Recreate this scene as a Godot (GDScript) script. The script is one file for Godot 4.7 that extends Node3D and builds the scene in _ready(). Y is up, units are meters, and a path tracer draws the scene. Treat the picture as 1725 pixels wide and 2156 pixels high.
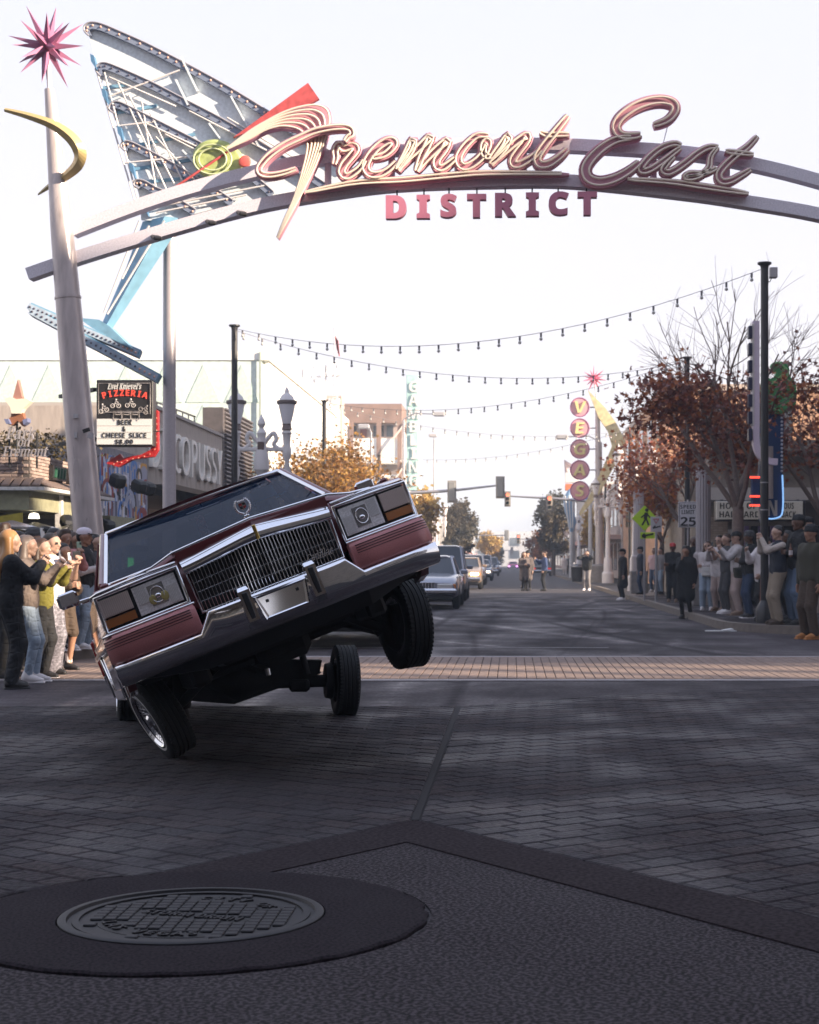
extends Node3D

# Street scene. The photograph is measured on a 1725 x 2156 grid; FL is the lens in those units, the street runs along -Z.
const FL := 3450.0
const VPX := 1080.0
const HOR := 1184.0
const EYE := 1.25
const SIDE := 0.15

var M := {}
var T := {}
var rng := RandomNumberGenerator.new()


func at(px: float, py: float, d: float) -> Vector3:
	return Vector3((px - VPX) * d / FL, EYE - (py - HOR) * d / FL, -d)


# ---------------------------------------------------------------- mesh helper
class Shape:
	var v := PackedVector3Array()
	var s := PackedInt32Array()
	var from := 0
	var g := 0

	func group() -> int:
		g += 1
		return g

	func tri(a: Vector3, b: Vector3, c: Vector3, k := -1) -> void:
		v.append(a)
		v.append(b)
		v.append(c)
		s.append(k)

	func quad(a: Vector3, b: Vector3, c: Vector3, d: Vector3, k := -1) -> void:
		tri(a, b, c, k)
		tri(a, c, d, k)

	func ctri(a: Vector3, b: Vector3, c: Vector3, mid: Vector3, k := -1) -> void:
		if (b - a).cross(c - a).dot((a + b + c) / 3.0 - mid) >= 0.0:
			tri(a, b, c, k)
		else:
			tri(a, c, b, k)

	func cquad(a: Vector3, b: Vector3, c: Vector3, d: Vector3, mid: Vector3, k := -1) -> void:
		ctri(a, b, c, mid, k)
		ctri(a, c, d, mid, k)

	func fix() -> Shape:
		var vol := 0.0
		if v.size() > from:
			var o := v[from]
			for i in range(from, v.size(), 3):
				vol += (v[i] - o).dot((v[i + 1] - o).cross(v[i + 2] - o))
			if vol < 0.0:
				for i in range(from, v.size(), 3):
					var t := v[i + 1]
					v[i + 1] = v[i + 2]
					v[i + 2] = t
		from = v.size()
		return self

	func moved(xf: Transform3D) -> Shape:
		for i in v.size():
			v[i] = xf * v[i]
		return self

	func add(o: Shape, xf := Transform3D.IDENTITY) -> Shape:
		g += 1
		var base := g
		var flip := xf.basis.determinant() < 0.0
		for i in range(0, o.v.size(), 3):
			var a := xf * o.v[i]
			var b := xf * o.v[i + 1]
			var c := xf * o.v[i + 2]
			v.append(a)
			v.append(c if flip else b)
			v.append(b if flip else c)
			var k := o.s[i / 3]
			s.append(k if k < 0 else base + k)
		g = base + o.g + 1
		from = v.size()
		return self

	func box(c: Vector3, size: Vector3, b := 0.0, basis := Basis.IDENTITY) -> Shape:
		var h := size * 0.5
		b = minf(b, minf(h.x, minf(h.y, h.z)) * 0.9)
		var p := func(ax: int, sx: float, sy: float, sz: float) -> Vector3:
			return c + basis * Vector3(sx * (h.x - (0.0 if ax == 0 else b)), sy * (h.y - (0.0 if ax == 1 else b)), sz * (h.z - (0.0 if ax == 2 else b)))
		for q in [-1.0, 1.0]:
			cquad(p.call(0, q, -1, -1), p.call(0, q, 1, -1), p.call(0, q, 1, 1), p.call(0, q, -1, 1), c)
			cquad(p.call(1, -1, q, -1), p.call(1, 1, q, -1), p.call(1, 1, q, 1), p.call(1, -1, q, 1), c)
			cquad(p.call(2, -1, -1, q), p.call(2, 1, -1, q), p.call(2, 1, 1, q), p.call(2, -1, 1, q), c)
		if b > 0.0:
			for q in [-1.0, 1.0]:
				for r in [-1.0, 1.0]:
					cquad(p.call(0, q, r, -1), p.call(0, q, r, 1), p.call(1, q, r, 1), p.call(1, q, r, -1), c)
					cquad(p.call(0, q, -1, r), p.call(0, q, 1, r), p.call(2, q, 1, r), p.call(2, q, -1, r), c)
					cquad(p.call(1, -1, q, r), p.call(1, 1, q, r), p.call(2, 1, q, r), p.call(2, -1, q, r), c)
					for w in [-1.0, 1.0]:
						ctri(p.call(0, q, r, w), p.call(1, q, r, w), p.call(2, q, r, w), c)
		from = v.size()
		return self

	# box between two points with a rectangular section
	func bar(a: Vector3, b: Vector3, w: float, h: float, bev := 0.0, up := Vector3.UP) -> Shape:
		var z := (b - a)
		var ln := z.length()
		z = z / ln
		if absf(z.dot(up)) > 0.99:
			up = Vector3.RIGHT
		var x := up.cross(z).normalized()
		return box((a + b) * 0.5, Vector3(w, h, ln), bev, Basis(x, z.cross(x), z))

	func tube(p: Array, r: Variant, n := 8, closed := false, caps := true) -> Shape:
		var m := p.size()
		var rings := []
		var t0: Vector3 = (p[1] - p[0]).normalized()
		var nx := t0.cross(Vector3.UP if absf(t0.y) < 0.9 else Vector3.RIGHT).normalized()
		for i in m:
			var a: Vector3 = p[(i - 1 + m) % m] if closed or i > 0 else p[0]
			var b: Vector3 = p[(i + 1) % m] if closed or i < m - 1 else p[m - 1]
			var t := (b - a).normalized()
			nx = (nx - t * nx.dot(t)).normalized()
			var ny := t.cross(nx)
			var rad: float = r[i] if r is Array else r
			var ring := PackedVector3Array()
			for j in n:
				var w := TAU * j / n
				ring.append(p[i] + (nx * cos(w) + ny * sin(w)) * rad)
			rings.append(ring)
		if closed:
			rings.append(rings[0])
		return loft(rings, caps and not closed)

	func loft(rings: Array, caps := true, smooth := true, open := false) -> Shape:
		var k := group() if smooth else -1
		var n: int = rings[0].size()
		for i in rings.size() - 1:
			var a: PackedVector3Array = rings[i]
			var b: PackedVector3Array = rings[i + 1]
			for j in (n - 1 if open else n):
				var l := (j + 1) % n
				quad(a[j], a[l], b[l], b[j], k)
		if caps:
			for e in [0, rings.size() - 1]:
				var r: PackedVector3Array = rings[e]
				var mid := Vector3.ZERO
				for q in r:
					mid += q / n
				for j in n:
					if e == 0:
						tri(mid, r[(j + 1) % n], r[j])
					else:
						tri(mid, r[j], r[(j + 1) % n])
		return fix()

	# profile of (radius, height) turned about the y axis of xf; sharp where the profile bends by more than 35 degrees
	func lathe(prof: Array, n := 16, xf := Transform3D.IDENTITY) -> Shape:
		var k := group()
		for i in prof.size() - 1:
			var a: Vector2 = prof[i]
			var b: Vector2 = prof[i + 1]
			if i > 0 and absf((a - prof[i - 1]).angle_to(b - a)) > 0.6:
				k = group()
			for j in n:
				var u := TAU * j / n
				var w := TAU * (j + 1) / n
				var p0 := xf * Vector3(a.x * cos(u), a.y, a.x * sin(u))
				var p1 := xf * Vector3(a.x * cos(w), a.y, a.x * sin(w))
				var q0 := xf * Vector3(b.x * cos(u), b.y, b.x * sin(u))
				var q1 := xf * Vector3(b.x * cos(w), b.y, b.x * sin(w))
				if a.x > 1e-5:
					tri(p0, q1, p1, k)
				if b.x > 1e-5:
					tri(p0, q0, q1, k)
		return fix()

	# polygon in the xy plane of xf, from z0 to z1
	func prism(poly: PackedVector2Array, z0: float, z1: float, xf := Transform3D.IDENTITY, smooth := false) -> Shape:
		var idx := Geometry2D.triangulate_polygon(poly)
		var n := poly.size()
		var cw := Geometry2D.is_polygon_clockwise(poly)
		for i in range(0, idx.size(), 3):
			var a := poly[idx[i]]
			var b := poly[idx[i + 1]]
			var c := poly[idx[i + 2]]
			if (b - a).cross(c - a) < 0.0:
				var t := b
				b = c
				c = t
			tri(xf * Vector3(a.x, a.y, z1), xf * Vector3(b.x, b.y, z1), xf * Vector3(c.x, c.y, z1))
			tri(xf * Vector3(a.x, a.y, z0), xf * Vector3(c.x, c.y, z0), xf * Vector3(b.x, b.y, z0))
		var k := group() if smooth else -1
		for i in n:
			var a := poly[i]
			var b := poly[(i + 1) % n]
			if cw:
				var t := a
				a = b
				b = t
			quad(xf * Vector3(a.x, a.y, z0), xf * Vector3(b.x, b.y, z0), xf * Vector3(b.x, b.y, z1), xf * Vector3(a.x, a.y, z1), k)
		return fix()

	func ball(c: Vector3, r: Vector3, n := 10, m := 6, basis := Basis.IDENTITY) -> Shape:
		var prof := []
		for i in m + 1:
			var w := PI * i / m - PI / 2.0
			prof.append(Vector2(maxf(cos(w), 0.0), sin(w)))
		return lathe(prof, n, Transform3D(basis * Basis.from_scale(r), c))

	# ribbon between two edge lists in the xy plane of xf, thickness z0..z1 (both creep forward along it so that crossings do not coincide)
	func ribbon(l: PackedVector2Array, r: PackedVector2Array, z0: float, z1: float, creep := 0.0, xf := Transform3D.IDENTITY) -> Shape:
		var n := l.size()
		var rings := []
		for i in n:
			var f := creep * i / n
			rings.append(PackedVector3Array([xf * Vector3(l[i].x, l[i].y, z0 + f), xf * Vector3(r[i].x, r[i].y, z0 + f), xf * Vector3(r[i].x, r[i].y, z1 + f), xf * Vector3(l[i].x, l[i].y, z1 + f)]))
		return loft(rings, true, false)

	func mesh() -> ArrayMesh:
		var st := SurfaceTool.new()
		st.begin(Mesh.PRIMITIVE_TRIANGLES)
		for i in s.size():
			st.set_smooth_group(s[i])
			st.add_vertex(v[i * 3])
			st.add_vertex(v[i * 3 + 2])
			st.add_vertex(v[i * 3 + 1])
		st.generate_normals()
		st.index()
		return st.commit()


func sh() -> Shape:
	return Shape.new()


# ---------------------------------------------------------------- things, parts, setting
func tag(o: Node, label: String, category: String, group := "") -> Node:
	o.set_meta("label", label)
	o.set_meta("category", category)
	if group:
		o.set_meta("group", group)
	return o


func thing(called: String, label: String, category: String, group := "", pos := Vector3.ZERO) -> Node3D:
	var o := Node3D.new()
	o.name = called
	add_child(o, true)
	o.position = pos
	tag(o, label, category, group)
	return o


func put(parent: Node3D, called: String, shape: Variant, mat: Material, label := "") -> MeshInstance3D:
	var o := MeshInstance3D.new()
	o.name = called
	o.mesh = shape.mesh() if shape is Shape else shape
	o.material_override = mat
	parent.add_child(o, true)
	if label:
		o.set_meta("label", label)
	return o


# the same for a shape given in the world's axes: the part keeps its place whatever its thing's base is
func wput(parent: Node3D, called: String, shape: Shape, mat: Material, label := "") -> MeshInstance3D:
	var off := Vector3.ZERO
	var p: Node = parent
	while p is Node3D and p != self:
		off += p.position
		p = p.get_parent()
	return put(parent, called, shape.moved(Transform3D(Basis.IDENTITY, -off)), mat, label)


func one(called: String, label: String, category: String, group: String, shape: Variant, mat: Material, pos := Vector3.ZERO) -> MeshInstance3D:
	var o := put(self, called, shape, mat)
	o.position = pos
	tag(o, label, category, group)
	return o


func struct(called: String, shape: Variant, mat: Material) -> MeshInstance3D:
	var o := put(self, called, shape, mat)
	o.set_meta("kind", "structure")
	return o


func stuff(o: Node) -> Node:
	o.set_meta("kind", "stuff")
	return o


# raised lettering whose box is w wide (or h tall when w is 0), centred on the origin, facing +z of xf
func text(parent: Node3D, called: String, words: String, w: float, h: float, depth: float, xf: Transform3D, mat: Material, face := "Droid Sans", bold := true, fat := 0.0) -> MeshInstance3D:
	var f := SystemFont.new()
	f.font_names = PackedStringArray([face])
	f.font_weight = 700 if bold else 400
	var t := TextMesh.new()
	t.font = f
	if fat > 0.0:
		var fv := FontVariation.new()
		fv.base_font = f
		fv.variation_embolden = fat
		t.font = fv
	t.text = words
	t.font_size = 64
	t.pixel_size = 0.01
	t.depth = 0.1
	t.curve_step = 1.5
	var b := t.get_aabb()
	var sx := w / b.size.x if w > 0.0 else h / b.size.y
	var sy := h / b.size.y if h > 0.0 else sx
	var o := MeshInstance3D.new()
	o.name = called
	o.mesh = t
	o.material_override = mat
	parent.add_child(o, true)
	var mid := b.get_center()
	o.transform = xf * Transform3D(Basis.from_scale(Vector3(sx, sy, depth / 0.1)), Vector3(-mid.x * sx, -mid.y * sy, depth * 0.5))
	return o


func smooth2(pts: Array, per := 6, closed := false) -> PackedVector2Array:
	var out := PackedVector2Array()
	var n := pts.size()
	for i in (n if closed else n - 1):
		var p0: Vector2 = pts[(i - 1 + n) % n] if closed or i > 0 else pts[0]
		var p1: Vector2 = pts[i]
		var p2: Vector2 = pts[(i + 1) % n]
		var p3: Vector2 = pts[(i + 2) % n] if closed or i < n - 2 else pts[n - 1]
		for j in per:
			out.append(p1.cubic_interpolate(p2, p0, p3, float(j) / per))
	if not closed:
		out.append(pts[n - 1])
	return out


func smooth3(pts: Array, per := 6) -> Array:
	var out := []
	var n := pts.size()
	for i in n - 1:
		var p0: Vector3 = pts[maxi(i - 1, 0)]
		var p3: Vector3 = pts[mini(i + 2, n - 1)]
		for j in per:
			out.append(pts[i].cubic_interpolate(pts[i + 1], p0, p3, float(j) / per))
	out.append(pts[n - 1])
	return out


# left and right edges of a stroke along a line, widths given at its points
func edges(line: PackedVector2Array, width: Callable) -> Array:
	var l := PackedVector2Array()
	var r := PackedVector2Array()
	var n := line.size()
	for i in n:
		var t := (line[mini(i + 1, n - 1)] - line[maxi(i - 1, 0)]).normalized()
		var w: float = width.call(float(i) / (n - 1)) * 0.5
		l.append(line[i] + Vector2(-t.y, t.x) * w)
		r.append(line[i] - Vector2(-t.y, t.x) * w)
	return [l, r]


# ---------------------------------------------------------------- materials
# a grey tile of noise; values are linear factors between lo and hi
func tile(key: String, sd: int, freq: float, oct: int, lo: float, hi: float, power := 1.0, size := 512, kind := FastNoiseLite.TYPE_SIMPLEX_SMOOTH, sx := 1) -> void:
	var n := FastNoiseLite.new()
	n.seed = sd
	n.noise_type = kind
	n.frequency = freq
	n.fractal_octaves = oct
	var im := n.get_seamless_image(size, size)
	im.convert(Image.FORMAT_L8)
	var lut := PackedByteArray()
	for i in 256:
		var f := lo + (hi - lo) * (pow(i / 255.0, power) if power > 0.0 else smoothstep(0.5 + power, 0.5 - power, i / 255.0))
		lut.append(int(clampf(Color(f, f, f).linear_to_srgb().r, 0.0, 1.0) * 255.0))
	var data := im.get_data()
	for i in data.size():
		data[i] = lut[data[i]]
	im = Image.create_from_data(size, size, false, Image.FORMAT_L8, data)
	if sx > 1:
		im.resize(size, size / sx)
	T[key] = ImageTexture.create_from_image(im)


func C(r: float, g: float, b: float) -> Color:
	return Color(r, g, b).linear_to_srgb()


func mat(r: float, g: float, b: float, rough: float, metal := 0.0, tex := "", sc := 1.0, more := {}) -> StandardMaterial3D:
	var m := StandardMaterial3D.new()
	m.albedo_color = C(r, g, b)
	m.roughness = rough
	m.metallic = metal
	if tex:
		m.albedo_texture = T[tex]
	m.uv1_triplanar = true
	m.uv1_world_triplanar = more.get("world", false)
	m.uv1_scale = Vector3(sc, sc, sc) if not more.has("scale") else more.scale
	if more.has("rough"):
		m.roughness_texture = T[more.rough]
		m.roughness_texture_channel = BaseMaterial3D.TEXTURE_CHANNEL_RED
	if more.has("relief"):
		m.heightmap_enabled = true
		m.heightmap_texture = T[more.relief]
		m.heightmap_scale = more.get("depth", 1.0)
	if more.has("glow"):
		m.emission_enabled = true
		m.emission = C(more.glow[0], more.glow[1], more.glow[2])
		m.emission_energy_multiplier = more.get("power", 1.0)
	m.metallic_specular = more.get("spec", 0.5)
	if more.has("coat"):
		m.clearcoat_enabled = true
		m.clearcoat = more.coat
		m.clearcoat_roughness = more.get("coat_rough", 0.05)
	if more.has("alpha"):
		m.transparency = BaseMaterial3D.TRANSPARENCY_ALPHA
		m.albedo_color.a = more.alpha
	if more.has("back"):
		m.backlight_enabled = true
		m.backlight = C(more.back[0], more.back[1], more.back[2])
	if more.has("rim"):
		m.rim_enabled = true
		m.rim = more.rim
	return m


func materials() -> void:
	tile("grain", 3, 0.06, 3, 0.72, 1.0)
	tile("blotch", 5, 0.006, 4, 0.6, 1.0, 1.0, 512)
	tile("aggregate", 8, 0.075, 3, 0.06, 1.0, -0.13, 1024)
	tile("speckle", 29, 0.07, 5, 0.3, 1.0, -0.3, 1024)
	tile("aggregate_relief", 8, 0.09, 2, 0.0, 1.0, -0.25, 1024)
	tile("gloss", 11, 0.0035, 4, 0.4, 0.95, 1.0, 512)
	tile("polish", 43, 0.004, 5, 0.97, 0.34, -0.3, 512)
	tile("matte", 11, 0.008, 4, 0.75, 1.0, 1.0, 256)
	tile("wear", 13, 0.012, 5, 0.5, 1.0, 0.7, 512)
	tile("leafy", 17, 0.03, 3, 0.55, 1.0)
	tile("cloth", 19, 0.2, 2, 0.75, 1.0, 1.0, 256)
	tile("folds", 37, 0.0065, 2, 0.0, 1.0, 1.0, 256)
	tile("cells", 23, 0.03, 2, 0.1, 1.0, 1.6, 256, FastNoiseLite.TYPE_CELLULAR)
	M.chrome = mat(0.82, 0.82, 0.84, 0.06, 1.0)
	M.dull_chrome = mat(0.6, 0.6, 0.62, 0.22, 1.0)
	M.black = mat(0.012, 0.012, 0.014, 0.5)
	M.rubber = mat(0.02, 0.02, 0.021, 0.75, 0.0, "grain", 6.0)
	M.under = mat(0.012, 0.011, 0.011, 0.8, 0.0, "wear", 2.0)
	M.glass_dark = mat(0.01, 0.013, 0.02, 0.03, 0.0, "", 1.0, {"alpha": 0.8})
	M.white_paint = mat(0.72, 0.7, 0.69, 0.45, 0.0, "wear", 1.3)
	M.grey_steel = mat(0.42, 0.4, 0.42, 0.4, 0.55, "grain", 1.5)
	M.black_pole = mat(0.025, 0.023, 0.026, 0.4, 0.0, "grain", 3.0)
	M.bulb = mat(0.75, 0.45, 0.35, 0.25)
	M.dark_bulb = mat(0.1, 0.09, 0.12, 0.3)
	M.wire = mat(0.03, 0.03, 0.03, 0.6)
	M.window = mat(0.03, 0.035, 0.045, 0.05, 0.0, "", 1.0)
	M.concrete = mat(0.27, 0.245, 0.235, 0.85, 0.0, "wear", 0.6, {"relief": "grain", "depth": 0.3})
	M.sign_black = mat(0.02, 0.018, 0.018, 0.4)
	M.sign_white = mat(0.75, 0.74, 0.72, 0.4, 0.0, "grain", 1.2)
	M.skin = mat(0.42, 0.26, 0.195, 0.5)
	M.skin_dark = mat(0.13, 0.065, 0.04, 0.5)
	M.skin_tan = mat(0.32, 0.17, 0.11, 0.5)


const DOF := true
const FOG := 0.0013


func _ready() -> void:
	rng.seed = 7
	# ---- camera, sky, sun, air
	var cam := Camera3D.new()
	cam.name = "camera"
	cam.projection = Camera3D.PROJECTION_FRUSTUM
	cam.near = 0.1
	cam.far = 4000.0
	cam.size = 2156.0 / FL * 0.1
	cam.frustum_offset = Vector2((862.5 - VPX) / FL * 0.1, (HOR - 1078.0) / FL * 0.1)
	cam.position = Vector3(0, EYE, 0)
	add_child(cam)
	cam.current = true
	var lens := CameraAttributesPhysical.new()
	lens.frustum_focal_length = 58.0
	lens.frustum_near = 0.1
	lens.frustum_far = 4000.0
	lens.frustum_focus_distance = 9.8
	lens.exposure_aperture = 7.0
	lens.exposure_shutter_speed = 1.0
	cam.attributes = lens if DOF else null
	var sky := ProceduralSkyMaterial.new()
	sky.sky_top_color = Color(0.82, 0.87, 1.0)
	sky.sky_horizon_color = Color(1.0, 0.975, 0.985)
	sky.sky_curve = 0.35
	sky.sky_energy_multiplier = 1.0
	sky.ground_bottom_color = Color(0.3, 0.28, 0.28)
	sky.ground_horizon_color = Color(0.6, 0.58, 0.58)
	sky.sun_angle_max = 6.0
	var env := Environment.new()
	env.background_mode = Environment.BG_SKY
	env.sky = Sky.new()
	env.sky.sky_material = sky
	env.background_energy_multiplier = 0.38
	env.tonemap_mode = Environment.TONE_MAPPER_LINEAR
	env.tonemap_exposure = 3.0
	env.sdfgi_enabled = true
	env.ssao_enabled = true
	env.ssil_enabled = true
	env.fog_enabled = FOG > 0.0
	env.fog_density = FOG
	env.fog_light_color = Color(0.9, 0.95, 1.0)
	var we := WorldEnvironment.new()
	we.name = "world_environment"
	we.environment = env
	add_child(we)
	var sun := DirectionalLight3D.new()
	sun.name = "sun"
	sun.light_energy = 1.6
	sun.light_color = Color(1.0, 0.92, 0.82)
	sun.light_angular_distance = 0.5
	sun.shadow_enabled = true
	add_child(sun)
	sun.look_at_from_position(Vector3.ZERO, -Vector3(0.873, 0.341, 0.349))
	materials()
	ground()
	off_frame()
	left_side()
	right_side()
	arch()
	martini()
	poles()
	trees()
	cars()
	lowrider()
	people()


# plan (x, distance) to the world, thickness upwards
var FLOOR := Transform3D(Basis(Vector3(1, 0, 0), Vector3(0, 0, -1), Vector3(0, 1, 0)), Vector3.ZERO)


func disc(c: Vector2, r: float, n := 48) -> PackedVector2Array:
	var p := PackedVector2Array()
	for i in n:
		p.append(c + Vector2(cos(TAU * i / n), sin(TAU * i / n)) * r)
	return p


func rect(x0: float, y0: float, x1: float, y1: float) -> PackedVector2Array:
	return PackedVector2Array([Vector2(x0, y0), Vector2(x1, y0), Vector2(x1, y1), Vector2(x0, y1)])


# one paver: flat top with eased edges
func paver_shape(s: Shape, poly: PackedVector2Array, top: float) -> void:
	var inner := Geometry2D.offset_polygon(poly, -0.007)
	var cen := Vector2.ZERO
	for p in poly:
		cen += p / poly.size()
	if inner.is_empty() or inner[0].size() < 3:
		return
	var n := poly.size()
	var cw := Geometry2D.is_polygon_clockwise(poly)
	for i in n:
		var a := poly[i]
		var b := poly[(i + 1) % n]
		if cw:
			var t := a
			a = b
			b = t
		var a2 := a + (cen - a).normalized() * minf(0.012, a.distance_to(cen) * 0.4)
		var b2 := b + (cen - b).normalized() * minf(0.012, b.distance_to(cen) * 0.4)
		var o := Vector3(cen.x, top, -cen.y)
		s.quad(Vector3(a.x, 0.0, -a.y), Vector3(b.x, 0.0, -b.y), Vector3(b.x, top - 0.006, -b.y), Vector3(a.x, top - 0.006, -a.y))
		s.quad(Vector3(a.x, top - 0.006, -a.y), Vector3(b.x, top - 0.006, -b.y), Vector3(b2.x, top, -b2.y), Vector3(a2.x, top, -a2.y))
		s.tri(Vector3(a2.x, top, -a2.y), Vector3(b2.x, top, -b2.y), o)
	s.from = s.v.size()


func ground() -> void:
	M.earth = mat(0.2, 0.17, 0.15, 0.95, 0.0, "blotch", 0.05)
	M.asphalt = mat(0.055, 0.047, 0.052, 0.95, 0.0, "wear", 0.22, {"world": true, "rough": "gloss", "relief": "aggregate_relief", "depth": 0.25, "scale": Vector3(0.1, 0.22, 0.45)})
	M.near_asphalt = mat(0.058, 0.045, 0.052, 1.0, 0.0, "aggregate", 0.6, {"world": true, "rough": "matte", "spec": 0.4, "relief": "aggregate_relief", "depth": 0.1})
	M.bed = mat(0.018, 0.016, 0.018, 0.95, 0.0, "grain", 2.0)
	M.band = mat(0.04, 0.03, 0.034, 1.0, 0.0, "speckle", 0.5, {"world": true, "rough": "matte", "spec": 0.25, "relief": "grain", "depth": 0.3})
	M.collar = mat(0.03, 0.023, 0.028, 1.0, 0.0, "speckle", 0.8, {"world": true, "rough": "matte", "spec": 0.25, "relief": "grain", "depth": 0.3})
	M.iron = mat(0.02, 0.018, 0.021, 0.6, 0.2, "wear", 1.2, {"relief": "grain", "depth": 0.15})
	M.iron_dark = mat(0.012, 0.011, 0.013, 0.6, 0.3, "grain", 3.0)
	var pav := []
	for t in [[0.031, 0.022, 0.027], [0.027, 0.02, 0.025], [0.036, 0.025, 0.029], [0.041, 0.027, 0.029], [0.03, 0.023, 0.029]]:
		pav.append(mat(t[0], t[1], t[2], 1.0, 0.0, "speckle", 0.9, {"world": true, "rough": "polish", "spec": 0.5, "relief": "aggregate_relief", "depth": 0.35, "scale": Vector3(0.3, 0.3, 0.3)}))

	struct("ground", sh().prism(rect(-280, -120, 280, 760), -0.4, -0.3, FLOOR), M.earth)
	var rd := sh()
	rd.prism(rect(-5.0, 62.0, 3.85, 740), -0.3, 0.0, FLOOR)
	rd.prism(rect(-80, -40, 80, 13.0), -0.3, 0.0, FLOOR)
	rd.prism(rect(-80, 13.0, -10, 24.0), -0.3, 0.0, FLOOR)
	rd.prism(rect(10, 13.0, 80, 24.0), -0.3, 0.0, FLOOR)
	struct("road", rd, M.asphalt)
	worn_road()

	# sidewalks with kerbs, the corners rounded
	for w in [["right", 1.0], ["left", -1.0]]:
		var edge := PackedVector2Array()
		if w[1] > 0.0:
			edge.append(Vector2(3.85, 600))
			edge.append(Vector2(3.85, 31.0))
			for i in 13:
				var q := PI - PI * 0.5 * i / 12.0
				edge.append(Vector2(3.85 + 5.0 + 5.0 * cos(q), 31.0 - 4.6 * sin(q)))
			edge.append(Vector2(60, 26.4))
		else:
			edge.append(Vector2(-5.0, 600))
			edge.append(Vector2(-5.0, 22.5))
			for i in 13:
				var q := PI * 0.5 * i / 12.0
				edge.append(Vector2(-5.0 - 3.0 + 3.0 * cos(q), 22.5 - 3.0 * sin(q)))
			edge.append(Vector2(-60, 19.5))
		var inner := PackedVector2Array()
		var n := edge.size()
		for i in n:
			var t := (edge[mini(i + 1, n - 1)] - edge[maxi(i - 1, 0)]).normalized()
			inner.append(edge[i] + Vector2(-t.y, t.x) * 0.16 * w[1])
		var kerb := sh()
		kerb.ribbon(edge, inner, -0.3, SIDE, 0.0, FLOOR)
		struct("kerb", kerb, mat(0.2, 0.165, 0.14, 0.85, 0.0, "wear", 0.9, {"relief": "grain", "depth": 0.3}))
		var area := inner.duplicate()
		area.append(Vector2(60 * w[1], 600))
		struct("sidewalk", sh().prism(area, -0.3, SIDE - 0.008, FLOOR), mat(0.1, 0.085, 0.08, 0.9, 0.0, "wear", 0.5, {"relief": "grain", "depth": 0.3}))

	# crosswalk of long pavers between two pale concrete edges
	var cw := struct("crosswalk", sh().prism(rect(-12, 17.5, 9, 21.4), 0.0, 0.004, FLOOR), M.bed)
	var strip := mat(0.24, 0.17, 0.14, 0.85, 0.0, "wear", 0.8, {"world": true, "relief": "grain", "depth": 0.2})
	var strips := []
	for i in 3:
		var s := sh()
		s.box(Vector3(0, 0.008, 0), Vector3(0.098, 0.014, 1.94), 0.004)
		strips.append(s.mesh())
	for i in 140:
		for k in 2:
			var o := put(cw, "paver", strips[(i + k) % 3], strip)
			o.position = Vector3(-8.2 + i * 0.105, rng.randf_range(-0.001, 0.002), -(18.47 + k * 1.955))
	var edge_m := mat(0.3, 0.27, 0.27, 0.75, 0.0, "wear", 0.7, {"world": true})
	for d in [17.3, 21.55]:
		put(cw, "concrete_edge", sh().prism(rect(-12, d - 0.13, 9, d + 0.13), 0.0, 0.012, FLOOR), edge_m)
	put(cw, "stop_line", sh().prism(rect(-4.6, 23.9, 1.4, 24.05), 0.0, 0.005, FLOOR), mat(0.17, 0.155, 0.16, 0.8, 0.0, "wear", 0.9, {"world": true}))

	# the paved middle of the crossing: two fields of pavers that mirror each other along a joint, edged with concrete bands
	var apex := Vector2(-0.47, 7.87)
	var low := Vector2(-0.47, 7.26)
	var rd_dir := Vector2(0.575, -0.818)
	var ld_dir := Vector2(-0.575, -0.818)
	var field := struct("paving_bed", sh().prism(PackedVector2Array([apex, apex + ld_dir * 9.0, Vector2(-9, 1), Vector2(-9, 14.2), Vector2(-0.4, 14.2), Vector2(0.9, 15.4), Vector2(3.9, 16.9), Vector2(9, 16.9), Vector2(9, 1), apex + rd_dir * 9.0]), 0.0, 0.004, FLOOR), M.bed)
	var right_zone := PackedVector2Array([apex + Vector2(0.025, 0.0), apex + rd_dir * 8.0, Vector2(7, 1.4), Vector2(7, 16.8), Vector2(3.9, 16.8), Vector2(0.95, 15.3), Vector2(-0.445, 14.1)])
	var left_zone := PackedVector2Array([apex + Vector2(-0.025, 0.0), Vector2(-0.495, 14.1), Vector2(-7, 14.1), Vector2(-7, 1.4), apex + ld_dir * 8.0])
	var tiles := []
	var L := 0.235
	var W := 0.152
	for z in 2:
		var u := Vector2(0.809, 0.588) if z == 0 else Vector2(-0.809, 0.588)
		var v := Vector2(-u.y, u.x) if z == 0 else Vector2(u.y, -u.x)
		var zone := right_zone if z == 0 else left_zone
		for i in range(-60, 70):
			for j in range(-80, 80):
				var c := apex + u * (i + (0.5 if j % 2 else 0.0)) * L + v * j * W
				if absf(c.x) > 7.0 or c.y < 3.4 or c.y > 17.0 or absf((c.x * FL / c.y) + 217.0) > 1010.0:
					continue
				var hu := u * (L * 0.5 - 0.004)
				var hv := v * (W * 0.5 - 0.004)
				var poly := PackedVector2Array([c - hu - hv, c + hu - hv, c + hu + hv, c - hu + hv])
				for cut in Geometry2D.intersect_polygons(poly, zone):
					if c.distance_to(Vector2(-1.12, 5.73)) < 0.92:
						for rest in Geometry2D.clip_polygons(cut, disc(Vector2(-1.12, 5.73), 0.86, 40)):
							tiles.append([c.y, rest])
					elif cut.size() > 2:
						tiles.append([c.y, cut])
	tiles.sort_custom(func(a, b): return a[0] < b[0])
	var far := [sh(), sh(), sh(), sh(), sh()]
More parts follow.
